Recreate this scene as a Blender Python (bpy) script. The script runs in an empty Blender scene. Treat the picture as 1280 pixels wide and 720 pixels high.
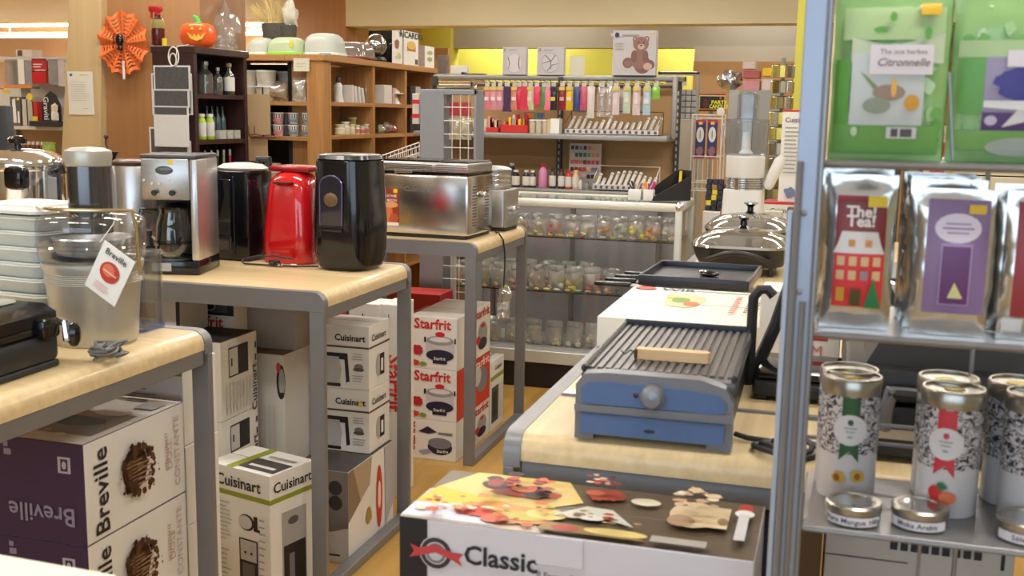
import bpy, bmesh, math, random
from math import sin, cos, pi, atan, sqrt
from mathutils import Vector, Matrix, noise
random.seed(7)
SC = bpy.context.scene
C = bpy.data.collections.new('shop'); SC.collection.children.link(C)

# ---------------------------------------------------------------- camera
F, YAW, PITCH, ROLL, EYE = 1350.0, atan(400/1350), atan(218/1350), .017, 1.4
FW = Vector((-sin(YAW)*cos(PITCH), cos(YAW)*cos(PITCH), -sin(PITCH)))
_r = Vector((cos(YAW), sin(YAW), 0)); _u = _r.cross(FW)
RT = _r*cos(ROLL)+_u*sin(ROLL); UP = -_r*sin(ROLL)+_u*cos(ROLL)
cam_d = bpy.data.cameras.new('camera'); cam = bpy.data.objects.new('camera', cam_d); SC.collection.objects.link(cam)
cam_d.sensor_width = 36; cam_d.lens = F/1280*36; cam_d.clip_end = 200; cam_d.clip_start = .05
m = Matrix((RT, UP, -FW)).transposed().to_4x4(); m.translation = (0, 0, EYE); cam.matrix_world = m
cam_d.dof.use_dof = True; cam_d.dof.focus_distance = 4.2; cam_d.dof.aperture_fstop = 9.0
SC.camera = cam

# ---------------------------------------------------------------- world, exposure, lamps
w = bpy.data.worlds.new('world'); SC.world = w; w.use_nodes = True
w.node_tree.nodes['Background'].inputs[0].default_value = (.75, .87, 1, 1)
w.node_tree.nodes['Background'].inputs[1].default_value = 1.0
SC.view_settings.view_transform = 'Standard'; SC.view_settings.look = 'None'
SC.view_settings.gamma = 1; SC.view_settings.use_curve_mapping = False; SC.view_settings.exposure = -0.08

def area(name, loc, size, sizey, power, col, rot=(0, 0, 0)):
    l = bpy.data.lights.new(name, 'AREA'); l.shape = 'RECTANGLE'; l.size = size; l.size_y = sizey
    l.energy = power; l.color = col
    o = bpy.data.objects.new(name, l); o.location = loc; o.rotation_euler = rot; C.objects.link(o); return o
WARM = (1, .965, .91)
DAY_POWER = 84; TUBE_POWER = 24
area('window_daylight', (-.6, -2.9, 1.65), 5.6, 1.7, DAY_POWER, (.66, .82, 1), (pi/2, 0, 0))

# ---------------------------------------------------------------- pixel -> point on a real plane
def ray(px, py): return FW+RT*((px-640)/F)-UP*((py-360)/F)
def atY(px, py, Y): d = ray(px, py); return Vector((0, 0, EYE))+d*(Y/d.y)
def atZ(px, py, Z): d = ray(px, py); return Vector((0, 0, EYE))+d*((Z-EYE)/d.z)
def atX(px, py, X): d = ray(px, py); return Vector((0, 0, EYE))+d*(X/d.x)

# ---------------------------------------------------------------- materials
_m = {}
def new_mat(name):
    m = bpy.data.materials.new(name); m.use_nodes = True; return m, m.node_tree.nodes, m.node_tree.links
def mat(col, rough=.5, metal=0., var=.06, scale=30, name=None, coat=0., emit=0., bump=0., brushed=None):
    key = (tuple(col), rough, metal, var, scale, name, coat, emit, bump, brushed)
    if key in _m: return _m[key]
    m, N, L = new_mat(name or 'surface'); b = N['Principled BSDF']
    b.inputs['Roughness'].default_value = rough; b.inputs['Metallic'].default_value = metal
    b.inputs['Coat Weight'].default_value = coat
    t = N.new('ShaderNodeTexCoord'); n = N.new('ShaderNodeTexNoise'); n.inputs['Scale'].default_value = scale
    n.inputs['Detail'].default_value = 3
    if brushed:
        mp = N.new('ShaderNodeMapping'); mp.inputs['Scale'].default_value = brushed; L.new(t.outputs['Object'], mp.inputs[0]); L.new(mp.outputs[0], n.inputs[0])
    else: L.new(t.outputs['Object'], n.inputs[0])
    r = N.new('ShaderNodeMixRGB'); c = list(col)
    r.inputs[1].default_value = [max(0, x*(1-var)) for x in c]+[1]; r.inputs[2].default_value = [min(1, x*(1+var)) for x in c]+[1]
    L.new(n.outputs[0], r.inputs[0]); L.new(r.outputs[0], b.inputs['Base Color'])
    if brushed:
        mr = N.new('ShaderNodeMapRange'); mr.inputs[3].default_value = rough*.7; mr.inputs[4].default_value = rough*1.4
        L.new(n.outputs[0], mr.inputs[0]); L.new(mr.outputs[0], b.inputs['Roughness'])
    if bump:
        bp = N.new('ShaderNodeBump'); bp.inputs['Strength'].default_value = bump; bp.inputs['Distance'].default_value = .01
        L.new(n.outputs[0], bp.inputs['Height']); L.new(bp.outputs[0], b.inputs['Normal'])
    if emit:
        b.inputs['Emission Color'].default_value = list(col)+[1]; b.inputs['Emission Strength'].default_value = emit
    _m[key] = m; return m
def wood(c1, c2, name, axis='X', rough=.38, scale=1.0, coat=.2):
    key = (name, axis)
    if key in _m: return _m[key]
    m, N, L = new_mat(name); b = N['Principled BSDF']; b.inputs['Roughness'].default_value = rough; b.inputs['Coat Weight'].default_value = coat
    t = N.new('ShaderNodeTexCoord'); mp = N.new('ShaderNodeMapping')
    s = {'X': (1.2, 26, 26), 'Y': (26, 1.2, 26), 'Z': (26, 26, 1.2)}[axis]; mp.inputs['Scale'].default_value = [q*scale for q in s]
    n = N.new('ShaderNodeTexNoise'); n.inputs['Scale'].default_value = 2.0; n.inputs['Detail'].default_value = 5
    r = N.new('ShaderNodeValToRGB'); r.color_ramp.elements[0].position = .3; r.color_ramp.elements[1].position = .72
    r.color_ramp.elements[0].color = list(c1)+[1]; r.color_ramp.elements[1].color = list(c2)+[1]
    L.new(t.outputs['Object'], mp.inputs[0]); L.new(mp.outputs[0], n.inputs[0]); L.new(n.outputs[0], r.inputs[0]); L.new(r.outputs[0], b.inputs['Base Color'])
    bp = N.new('ShaderNodeBump'); bp.inputs['Strength'].default_value = .05; L.new(n.outputs[0], bp.inputs['Height']); L.new(bp.outputs[0], b.inputs['Normal'])
    _m[key] = m; return m
def glass(name, tint=(1, 1, 1), gloss=.12, rough=.03, haze=0., hcol=(.8, .8, .8)):
    key = (name, tint, gloss, haze)
    if key in _m: return _m[key]
    m, N, L = new_mat(name); N.remove(N['Principled BSDF']); out = N['Material Output']
    tr = N.new('ShaderNodeBsdfTransparent'); tr.inputs[0].default_value = list(tint)+[1]
    g = N.new('ShaderNodeBsdfGlossy'); g.inputs['Roughness'].default_value = rough
    lw = N.new('ShaderNodeLayerWeight'); lw.inputs[0].default_value = .35
    mr = N.new('ShaderNodeMapRange'); mr.inputs[3].default_value = gloss*.4; mr.inputs[4].default_value = min(1, gloss*3)
    L.new(lw.outputs['Facing'], mr.inputs[0]); mx = N.new('ShaderNodeMixShader'); L.new(mr.outputs[0], mx.inputs[0])
    L.new(tr.outputs[0], mx.inputs[1]); L.new(g.outputs[0], mx.inputs[2]); last = mx
    if haze:
        d = N.new('ShaderNodeBsdfDiffuse'); d.inputs[0].default_value = list(hcol)+[1]
        m2 = N.new('ShaderNodeMixShader'); m2.inputs[0].default_value = haze; L.new(mx.outputs[0], m2.inputs[1]); L.new(d.outputs[0], m2.inputs[2]); last = m2
    L.new(last.outputs[0], out.inputs[0]); _m[key] = m; return m
def hx(r, g, b): # 0-255 sRGB -> linear
    f = lambda v: (v/255/12.92) if v/255 <= .04045 else ((v/255+.055)/1.055)**2.4
    return (f(r), f(g), f(b))

STEEL = mat((.50, .495, .49), .30, .92, .08, 3, 'brushed_steel', brushed=(2, 2, 60))
STEELV = mat((.60, .595, .59), .30, .9, .1, 3, 'brushed_steel_upright', brushed=(60, 60, 2))
CHROME = mat((.80, .80, .80), .10, .95, .03, 5, 'chrome')
SILVER = mat(hx(186, 184, 174), .34, .45, .04, 6, 'satin_silver')
FRAME = mat(hx(132, 133, 136), .42, .45, .05, 14, 'grey_metal_paint')
BLACK = mat((.006, .006, .008), .14, 0, .2, 9, 'gloss_black', coat=.15)
MBLACK = mat((.018, .018, .02), .5, 0, .2, 40, 'matt_black')
WHITE = mat(hx(222, 220, 214), .45, 0, .03, 12, 'white_plastic')
BIRCH = wood(hx(208, 182, 136), hx(226, 203, 158), 'birch_laminate')
BIRCHY = wood(hx(214, 186, 140), hx(230, 208, 165), 'birch_laminate', 'Y')
OAK = wood(hx(156, 110, 62), hx(182, 134, 80), 'honey_oak', 'Z')
OAKX = wood(hx(160, 114, 66), hx(186, 138, 84), 'honey_oak', 'X')
OAKY = wood(hx(160, 114, 66), hx(186, 138, 84), 'honey_oak', 'Y')
ESPR = wood(hx(48, 28, 26), hx(62, 37, 33), 'espresso_wood', 'Z')
ESPRY = wood(hx(48, 28, 26), hx(62, 37, 33), 'espresso_wood', 'Y')
CARD = mat(hx(224, 222, 216), .5, 0, .03, 8, 'white_carton')
BROWNC = mat(hx(172, 136, 92), .7, 0, .06, 20, 'brown_board')
KRAFT = mat(hx(178, 150, 112), .75, 0, .05, 20, 'kraft_board')
GLASS = glass('clear_glass', (.93, .95, .94), .14)
CLEAR = glass('clear_plastic', (.84, .86, .88), .16, .06, .02)
BAG = glass('cellophane', (.93, .93, .93), .30, .12, .10, (.9, .9, .88))

# ---------------------------------------------------------------- mesh building
class MB:
    def __init__(s): s.v = []; s.f = []; s.mi = []; s.mats = []; s.cur = 0; s.M = Matrix()
    def use(s, m):
        if m not in s.mats: s.mats.append(m)
        s.cur = s.mats.index(m); return s
    def at(s, x=0, y=0, z=0, rz=0, rx=0, ry=0):
        s.M = Matrix.Translation((x, y, z)) @ Matrix.Rotation(rz, 4, 'Z') @ Matrix.Rotation(ry, 4, 'Y') @ Matrix.Rotation(rx, 4, 'X'); return s
    def add(s, vs, fs):
        o = len(s.v); s.v += [s.M @ Vector(p) for p in vs]; s.f += [[i+o for i in f] for f in fs]; s.mi += [s.cur]*len(fs); return s
    def box(s, x0, x1, y0, y1, z0, z1, b=0.):
        if b <= 0:
            return s.add([(x0,y0,z0),(x1,y0,z0),(x1,y1,z0),(x0,y1,z0),(x0,y0,z1),(x1,y0,z1),(x1,y1,z1),(x0,y1,z1)],
                  [(0,3,2,1),(4,5,6,7),(0,1,5,4),(1,2,6,5),(2,3,7,6),(3,0,4,7)])
        bm = bmesh.new(); bmesh.ops.create_cube(bm, size=1)
        bmesh.ops.scale(bm, vec=(x1-x0, y1-y0, z1-z0), verts=bm.verts); bmesh.ops.translate(bm, vec=((x0+x1)/2, (y0+y1)/2, (z0+z1)/2), verts=bm.verts)
        b = min(b, .45*min(x1-x0, y1-y0, z1-z0))
        bmesh.ops.bevel(bm, geom=bm.edges[:], offset=b, segments=2 if b > .003 else 1, affect='EDGES', profile=.5)
        bm.verts.index_update(); s.add([v.co.copy() for v in bm.verts], [[v.index for v in f.verts] for f in bm.faces]); bm.free(); return s
    def lathe(s, prof, n=24, sx=1., sy=1., a0=0., a1=2*pi):
        full = abs(a1-a0-2*pi) < 1e-6; k = n if full else n+1; vs = []; fs = []
        for r, z in prof:
            for i in range(k):
                a = a0+(a1-a0)*i/n; vs.append((r*cos(a)*sx, r*sin(a)*sy, z))
        for j in range(len(prof)-1):
            for i in range(n):
                i2 = (i+1) % k if full else i+1
                fs.append((j*k+i, j*k+i2, (j+1)*k+i2, (j+1)*k+i))
        if full:
            if prof[0][0] > 1e-5: fs.append(tuple(reversed(range(k))))
            if prof[-1][0] > 1e-5: fs.append(tuple((len(prof)-1)*k+i for i in range(k)))
        return s.add(vs, fs)
    def rlathe(s, prof, hx_, hy_, r, n=5):
        """rounded-rectangle section lofted along z; prof = [(inset, z)]"""
        vs = []; fs = []; k = 4*(n+1)
        for ins, z in prof:
            a, b = hx_-ins, hy_-ins; rr = max(.001, min(r, a, b))
            for q in range(4):
                cx = (a-rr)*(1 if q in (0, 3) else -1); cy = (b-rr)*(1 if q in (0, 1) else -1)
                for i in range(n+1):
                    t = q*pi/2+i*pi/2/n; vs.append((cx+rr*cos(t), cy+rr*sin(t), z))
        for j in range(len(prof)-1):
            for i in range(k): fs.append((j*k+i, j*k+(i+1) % k, (j+1)*k+(i+1) % k, (j+1)*k+i))
        fs.append(tuple(reversed(range(k)))); fs.append(tuple((len(prof)-1)*k+i for i in range(k)))
        return s.add(vs, fs)
    def tube(s, pts, r, n=6, closed=False):
        pts = [Vector(p) for p in pts]; vs = []; fs = []; up = None; m = len(pts)
        for i, p in enumerate(pts):
            a = pts[(i-1) % m] if (closed or i > 0) else p; b = pts[(i+1) % m] if (closed or i < m-1) else p
            t = (b-a).normalized() if (b-a).length > 1e-9 else Vector((0, 0, 1))
            if up is None: up = Vector((0, 0, 1)) if abs(t.z) < .9 else Vector((1, 0, 0))
            u = (up-t*up.dot(t)); u = u.normalized() if u.length > 1e-6 else t.orthogonal().normalized(); up = u; w_ = t.cross(u)
            rr = r[i] if isinstance(r, (list, tuple)) else r
            for k in range(n): vs.append(p+(u*cos(2*pi*k/n)+w_*sin(2*pi*k/n))*rr)
        for i in range(m if closed else m-1):
            j = (i+1) % m
            for k in range(n): fs.append((i*n+k, i*n+(k+1) % n, j*n+(k+1) % n, j*n+k))
        if not closed: fs.append(tuple(reversed(range(n)))); fs.append(tuple((m-1)*n+k for k in range(n)))
        return s.add(vs, fs)
    def prism(s, poly, a, b, axis='Y'):
        """poly in the plane normal to axis, extruded from a to b"""
        f = {'Y': lambda u, v, w_: (u, w_, v), 'X': lambda u, v, w_: (w_, u, v), 'Z': lambda u, v, w_: (u, v, w_)}[axis]
        n = len(poly); vs = [f(u, v, a) for u, v in poly]+[f(u, v, b) for u, v in poly]
        return s.add(vs, [tuple(range(n)), tuple(reversed(range(n, 2*n)))]+[(i, i+n, (i+1) % n+n, (i+1) % n) for i in range(n)])
    def poly(s, pts): return s.add(pts, [tuple(range(len(pts)))])
    def pouch(s, w_, h, t, nx=8, ny=10, crump=.0, seam=.06, seed=0, e=.5):
        """stuffed pouch standing in XZ, bottom at z=0, flat sealed ends"""
        vs = []; fs = []
        for side in (-1, 1):
            for j in range(ny+1):
                for i in range(nx+1):
                    u, v = i/nx, j/ny; vv = min(1, max(0, (v-seam)/(1-2*seam)))
                    th = t/2*(max(0, sin(pi*u))**e)*(max(0, sin(pi*vv))**e)+.0006
                    x = (u-.5)*w_; z = v*h
                    c = crump*noise.noise(Vector((x*34+seed, z*34, side*.7+seed)))
                    vs.append((x+c*.3, side*th+c*(.6 if th > .001 else .35), z))
        k = (nx+1)*(ny+1)
        for j in range(ny):
            for i in range(nx):
                a = j*(nx+1)+i
                fs.append((a, a+1, a+nx+2, a+nx+1)); fs.append((k+a+nx+1, k+a+nx+2, k+a+1, k+a))
        for i in range(nx): fs.append((i+1, i, k+i, k+i+1)); a = ny*(nx+1)+i; fs.append((a, a+1, k+a+1, k+a))
        for j in range(ny): a = j*(nx+1); fs.append((a, a+nx+1, k+a+nx+1, k+a)); a += nx; fs.append((a+nx+1, a, k+a, k+a+nx+1))
        return s.add(vs, fs)
    def ball(s, c, rx, ry, rz, n=8, m=6, jit=0., seed=0):
        vs = []; fs = []; c = Vector(c)
        for j in range(m+1):
            for i in range(n):
                a, b = 2*pi*i/n, -pi/2+pi*j/m; d = Vector((cos(b)*cos(a), cos(b)*sin(a), sin(b)))
                k = 1+jit*noise.noise(d*2.3+Vector((seed, seed*.7, 0))); vs.append(c+Vector((d.x*rx*k, d.y*ry*k, d.z*rz*k)))
        for j in range(m):
            for i in range(n): fs.append((j*n+i, j*n+(i+1) % n, (j+1)*n+(i+1) % n, (j+1)*n+i))
        return s.add(vs, fs)
    def build(s, name, material=None, parent=None, smooth=True, loc=None, rz=0):
        me = bpy.data.meshes.new(name); me.from_pydata([tuple(p) for p in s.v], [], s.f)
        ms = s.mats or [material]
        for q in ms: me.materials.append(q)
        if s.mats and len(s.mi) == len(me.polygons): me.polygons.foreach_set('material_index', s.mi)
        me.validate(); me.update()
        if smooth: me.polygons.foreach_set('use_smooth', [True]*len(me.polygons)); me.set_sharp_from_angle(angle=math.radians(35))
        o = bpy.data.objects.new(name, me); C.objects.link(o)
        if parent: o.parent = parent
        if loc is not None: o.location = loc
        if rz: o.rotation_euler = (0, 0, rz)
        return o
def tag(o, label=None, cat=None, group=None, kind=None):
    if label: o['label'] = label
    if cat: o['category'] = cat
    if group: o['group'] = group
    if kind: o['kind'] = kind
    return o
def thing(name, label, cat, loc=(0, 0, 0), rz=0, group=None):
    o = bpy.data.objects.new(name, None); C.objects.link(o); o.location = loc; o.rotation_euler = (0, 0, rz); o.empty_display_size = .05
    return tag(o, label, cat, group)
def struct(name, mb, m=None, parent=None): 
    o = mb.build(name, m, parent)
    if not parent: o['kind'] = 'structure'
    return o
_kids = {}
def dup(o, loc=None, rz=None, label=None, parent=None, group=None):
    c = o.copy(); C.objects.link(c)
    if parent: c.parent = parent
    if loc is not None: c.location = loc
    if rz is not None: c.rotation_euler = (0, 0, rz)
    if label: c['label'] = label
    if group: c['group'] = group
    for ch in list(o.children): dup(ch, parent=c)
    return c
ORD = ['leftmost', 'second from left', 'third from left', 'fourth from left', 'fifth from left', 'sixth from left', 'seventh from left', 'eighth from left', 'ninth from left', 'tenth from left', 'eleventh from left', 'twelfth from left', 'thirteenth from left', 'fourteenth from left', 'fifteenth from left', 'sixteenth from left']
# ---------------------------------------------------------------- flat print on faces: frame = (origin, u, v) with full face size
def frame(w_, d, h, side, e=.0006):
    return {'front': (Vector((-w_/2, -d/2-e, 0)), Vector((w_, 0, 0)), Vector((0, 0, h))),
            'right': (Vector((w_/2+e, -d/2, 0)), Vector((0, d, 0)), Vector((0, 0, h))),
            'left': (Vector((-w_/2-e, d/2, 0)), Vector((0, -d, 0)), Vector((0, 0, h))),
            'top': (Vector((-w_/2, -d/2, h+e)), Vector((w_, 0, 0)), Vector((0, d, 0)))}[side]
def blot(it, k, n=34):
    r = [1+.30*noise.noise(Vector((cos(2*pi*i/n)*1.6+k, sin(2*pi*i/n)*1.6, it[1]*7)))+.22*noise.noise(Vector((cos(2*pi*i/n)*6+k, sin(2*pi*i/n)*6, it[2]*9))) for i in range(n)]
    return [(it[1]+it[3]*cos(2*pi*i/n)*r[i], it[2]+it[4]*sin(2*pi*i/n)*r[i]) for i in range(n)]
def prn(parent, fr, items, name='printed_panel', rough=.45):
    o, u, v = fr; n = u.cross(v).normalized(); mb = MB()
    for k, it in enumerate(items):
        off = n*(.0003*(k+1)); col = it[-1]; mb.use(col if isinstance(col, bpy.types.Material) else mat(col, rough, 0, .02, 10, 'print_ink'))
        if it[0] == 'r': pts = [(it[1], it[2]), (it[3], it[2]), (it[3], it[4]), (it[1], it[4])]
        elif it[0] == 'e': pts = [(it[1]+it[3]*cos(2*pi*i/18), it[2]+it[4]*sin(2*pi*i/18)) for i in range(18)]
        elif it[0] == 'b': pts = blot(it, k)
        else: pts = it[1]
        mb.poly([o+u*a+v*b+off for a, b in pts])
    return mb.build(name, None, parent, smooth=False)
_txt = {}
def text(parent, fr, s, a, b, size, col, rot=0, bold=.0, align='CENTER', e=.0016, shear=0., name='lettering', xs=1.):
    """text centred at face fraction (a, b); size in metres"""
    key = (s, bold, align, shear)
    if key not in _txt:
        cu = bpy.data.curves.new('lettering', 'FONT'); cu.body = s; cu.size = 1; cu.align_x = align; cu.align_y = 'CENTER'; cu.offset = bold; cu.resolution_u = 2; cu.shear = shear
        ob = bpy.data.objects.new('lettering', cu); SC.collection.objects.link(ob)
        me = bpy.data.meshes.new_from_object(ob.evaluated_get(bpy.context.evaluated_depsgraph_get())); bpy.data.objects.remove(ob)
        _txt[key] = me
    me = _txt[key].copy(); o, u, v = fr; U = u.normalized(); V = v.normalized(); n = U.cross(V)
    me.materials.clear(); me.materials.append(mat(col, .45, 0, .02, 10, 'print_ink'))
    M = Matrix((U, V, n)).transposed().to_4x4(); M.translation = o+u*a+v*b+n*e
    me.transform(M @ Matrix.Rotation(rot, 4, 'Z') @ Matrix.Diagonal((size*xs, size, size, 1)))
    ob = bpy.data.objects.new(name, me); C.objects.link(ob); ob.parent = parent; return ob
def ring(cu, cv, ru, rv, n, cols, r0, r1, asp, seed):
    rnd = random.Random(seed); out = []
    for i in range(n): a = rnd.uniform(0, 2*pi); q = rnd.uniform(.92, 1.12) if i % 5 else rnd.uniform(1.1, 1.35); r = rnd.uniform(r0, r1)*(1 if i % 5 else .4); out.append(('b', cu+ru*q*cos(a), cv+rv*q*sin(a), r, r*asp, rnd.choice(cols)))
    return out
def scatter(u0, u1, v0, v1, n, cols, r0, r1, asp=1.0, seed=0):
    rnd = random.Random(seed); out = []
    for i in range(n): r = rnd.uniform(r0, r1); out.append(('b', rnd.uniform(u0, u1), rnd.uniform(v0, v1), r, r*asp*rnd.uniform(.6, 1.3), rnd.choice(cols)))
    return out
def lines(u0, u1, v0, v1, n, col, t=.25):
    """rows of fine unreadable print"""
    r = []; h = (v1-v0)/n
    for i in range(n): r.append(('r', u0, v1-h*(i+1)+h*(1-t)*.5, u0+(u1-u0)*random.uniform(.7, 1), v1-h*(i+1)+h*(1-t)*.5+h*t, col))
    return r
def carton(label, x0, x1, y0, y1, z0, z1, col=CARD, side=None, top=None, group=None, name='product_carton', cat='box', rz=0, bev=.0015):
    """one cardboard carton with flap seams, origin at base centre"""
    w_, d, h = x1-x0, y1-y0, z1-z0; mb = MB(); mats = [col, side or col, top or col]
    mb.use(mats[0]).box(-w_/2, w_/2, -d/2, d/2, 0, h, bev)
    for m_ in mats:
        if m_ not in mb.mats: mb.mats.append(m_)
    for i, f in enumerate(mb.f):
        p = [mb.v[k] for k in f]; n = (p[1]-p[0]).cross(p[2]-p[0]).normalized()
        if n.z > .8: mb.mi[i] = mb.mats.index(mats[2])
        elif n.x > .8: mb.mi[i] = mb.mats.index(mats[1])
    o = mb.build(name, None, None, smooth=False, loc=((x0+x1)/2, (y0+y1)/2, z0), rz=rz); tag(o, label, cat, group)
    MB().box(-w_/2+.002, w_/2-.002, -.0008, .0008, h, h+.0004).build('flap_seam', mat(hx(120, 115, 105), .8), o)
    return o, (lambda s: frame(w_, d, h, s))
# ================================================================ the setting
WALLC = mat(hx(196, 190, 160), .8, 0, .03, 4, 'cream_paint'); GREYC = mat(hx(160, 154, 140), .8, 0, .03, 4, 'grey_paint')
YEL = mat(hx(198, 194, 84), .8, 0, .03, 4, 'yellow_paint'); PINKW = mat(hx(226, 208, 196), .8, 0, .03, 4, 'pale_paint')
CEIL = mat(hx(232, 226, 218), .9, 0, .03, 8, 'ceiling_tile_paint')
ORANGE = wood(hx(150, 108, 68), hx(160, 117, 76), 'orange_veneer', 'Z', .5, .5, .05)
PALEV = wood(hx(186, 162, 118), hx(198, 174, 130), 'pale_veneer', 'Z', .5, .5, .05)
FLOORM = wood(hx(172, 132, 62), hx(196, 154, 80), 'floor_laminate', 'Y', .35, .35, .15)
ZC = 2.95
struct('floor', MB().box(-21, 4, -3.2, 27, -.1, 0), FLOORM)
struct('ceiling', MB().box(-21, 4, -3.2, 27, ZC, ZC+.1), CEIL)
struct('wall_left', MB().box(-21.1, -21, -3.2, 27, 0, ZC), PINKW)
struct('wall_right', MB().box(3.5, 3.6, -3.2, 27, 0, ZC), WALLC)
struct('wall_back', MB().box(-21, -6.2, 21.4, 21.5, 0, ZC), PINKW)
struct('wall_rear', MB().box(-6.2, 3.5, 13.6, 13.75, 0, ZC), YEL)
struct('wall_front', MB().box(-21, 3.5, -3.2, -3.1, 0, .75).box(-21, 3.5, -3.2, -3.1, 2.5, ZC).box(-21, -3.5, -3.2, -3.1, .75, 2.5).box(2.3, 3.5, -3.2, -3.1, .75, 2.5), WALLC)
wn = struct('window_1', MB().box(-3.5, 2.3, -3.19, -3.12, .75, .8).box(-3.5, 2.3, -3.19, -3.12, 2.45, 2.5).box(-3.5, -3.45, -3.19, -3.12, .8, 2.45).box(2.25, 2.3, -3.19, -3.12, .8, 2.45).box(-.65, -.6, -3.19, -3.12, .8, 2.45), FRAME)
MB().box(-3.45, 2.25, -3.16, -3.155, .8, 2.45).build('pane', GLASS, wn)
struct('trim_1', MB().box(-5.19, 3.5, 11, 11.3, 2.305, ZC), WALLC)       # main bulkhead
struct('trim_2', MB().box(-21, -5.87, 11, 11.3, 2.39, ZC), mat(hx(222, 216, 196), .8, 0, .03, 4, 'white_paint'))
struct('trim_3', MB().box(-4.53, 3.5, 12.5, 12.7, 2.165, ZC), GREYC)
struct('column', MB().box(-5.86, -5.19, 11, 11.6, 0, ZC, .004), ORANGE)
def colbox(name, px0, px1, Y, D, m_, zt=ZC):
    x0, x1 = atY(px0, 100, Y).x, atY(px1, 100, Y).x
    return struct(name, MB().box(x0, x1, Y, Y+D, 0, zt, .004), m_)
colbox('column', 126, 252, 5.5, .5, ORANGE)
p = [atY(79, 0, 5.45), atY(64, 180, 5.45), atY(126, 180, 5.45), atY(127, 0, 5.45)]
q = lambda a, b, z: (a.x+(b.x-a.x)*(z-a.z)/(b.z-a.z))
struct('column', MB().prism([(q(p[0], p[1], .8)-.0, 0), (q(p[3], p[2], 0), 0), (q(p[3], p[2], ZC), ZC), (q(p[0], p[1], ZC), ZC)], 5.45, 5.6), PALEV)
colbox('column', 992, 1012, 8.0, .2, YEL)
colbox('column', 525, 563, 12.4, .3, mat(hx(190, 184, 70), .8, 0, .03, 4, 'dull_yellow_paint'))
x0, x1 = atY(452, 100, 12.8).x, atY(526, 100, 12.8).x
struct('trim_4', MB().box(x0, x1, 12.8, 13.0, 0, 2.75), mat(hx(200, 192, 176), .8, 0, .03, 4, 'beige_paint'))
# grey upper wall and brown board partition beyond the candle stand
x0, x1 = atY(868, 70, 12.2).x, 3.5
struct('trim_5', MB().box(x0, x1, 12.2, 12.35, atY(900, 77, 12.2).z, 2.165), mat(hx(176, 170, 156), .8, 0, .03, 4, 'grey_paint_light'))
struct('trim_6', MB().box(x0, x1, 12.15, 12.3, 0, atY(900, 77, 12.2).z), BROWNC)
# low brown partition left of the yellow wall
x0, x1 = atY(541, 60, 11.8).x, atY(560, 60, 11.8).x
struct('trim_7', MB().box(x0, x1, 11.8, 11.9, 0, atY(550, 60, 11.8).z), BROWNC)

# ceiling lamps: housings with tubes, each carrying its own light
TUBE = mat((1, .93, .82), .4, 0, 0, 5, 'lit_tube', emit=9)
HOUS = mat(hx(235, 232, 225), .5, 0, .02, 5, 'lamp_housing')
def ceiling_lamp(x, y, label, lx=1.25, rz=0, power=None, z=ZC, up=0):
    t = thing('ceiling_lamp', label, 'lamp', (x, y, z), rz, 'fluorescent ceiling lamps')
    MB().box(-lx/2, lx/2, -.11, .11, -.05, -.001, .004).build('housing', HOUS, t)
    for s in (-.05, .05):
        mb = MB(); mb.tube([(-lx/2+.03, s, -.075), (lx/2-.03, s, -.075)], .016, 8); mb.build('tube', TUBE, t)
    o = area('lamp_light', (0, 0, -.1), lx, .24, power or TUBE_POWER, WARM); o.parent = t
    if up: o = area('lamp_uplight', (0, 0, .01), lx, .2, up, WARM, (pi, 0, 0)); o.parent = t; t.location.z -= .22; MB().box(-lx*.3, -lx*.3+.01, -.005, .005, 0, .22).box(lx*.3, lx*.3+.01, -.005, .005, 0, .22).build('hanger', HOUS, t)
    return t
k = 0
for i, y in enumerate((.9, 2.9, 4.9, 7.2, 9.6)):
    for j, x in enumerate((-3.6, -1.6, .7)):
        ceiling_lamp(x, y, f'fluorescent lamp above the aisle, out of view overhead, {["left","middle","right"][j]} of row {["nearest the window","second from the window","third from the window","fourth from the window","fifth from the window"][i]}')
a = atZ(53, 46, ZC-.30); ceiling_lamp(a.x, a.y, 'lower long glowing fluorescent lamp on the far left ceiling', 2.4, 0, 140, up=240)
a = atZ(75, 32, ZC-.30); ceiling_lamp(a.x, a.y, 'upper glowing fluorescent lamp on the far left ceiling, cut by the pale column', 2.4, 0, 140, up=240)
a = atZ(285, 32, ZC-.30); ceiling_lamp(a.x, a.y, 'glowing fluorescent lamp seen above the plastic pumpkin', 2.4, 0, 140, up=240)
a = atZ(349, 42, ZC-.30); ceiling_lamp(a.x, a.y, 'far glowing fluorescent lamp beside the orange column', 1.6, 0, 100, up=160)
for x in (-4.0, -1.5, 1.5): ceiling_lamp(x, 13.15, f'unseen added lamp before the yellow wall, hidden by the bulkhead, {"left" if x<-3 else "middle" if x<0 else "right"} one', 1.25, 0, 24, up=8)  # unseen lamps put behind the bulkhead to light the yellow wall
for x in (-3.3, -.8): ceiling_lamp(x, 11.9, f'unseen added lamp between the two bulkheads, {"left" if x<-2 else "right"} one', 1.25, 0, 14)  # extra unseen lamps, added to brighten the grey bulkhead
for x in (-7.5, -11): ceiling_lamp(x, 9.2, f'unseen added lamp before the far left bulkhead, {"nearer" if x>-9 else "farther"} one', 1.25, 0, 60, up=20)  # unseen pair added to brighten the white left bulkhead
for x in (-10.5, -14): ceiling_lamp(x, 19.6, f'unseen added lamp near the far back wall, {"nearer" if x>-12 else "farther"} one', 2.4, 0, 150)  # hidden lamps added so the far back wall gets light
for x in (-8, -12): ceiling_lamp(x, 6, f'fluorescent lamp over the far left department, {"nearer" if x>-9 else "farther"} one', 1.25, 0, 70)

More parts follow.
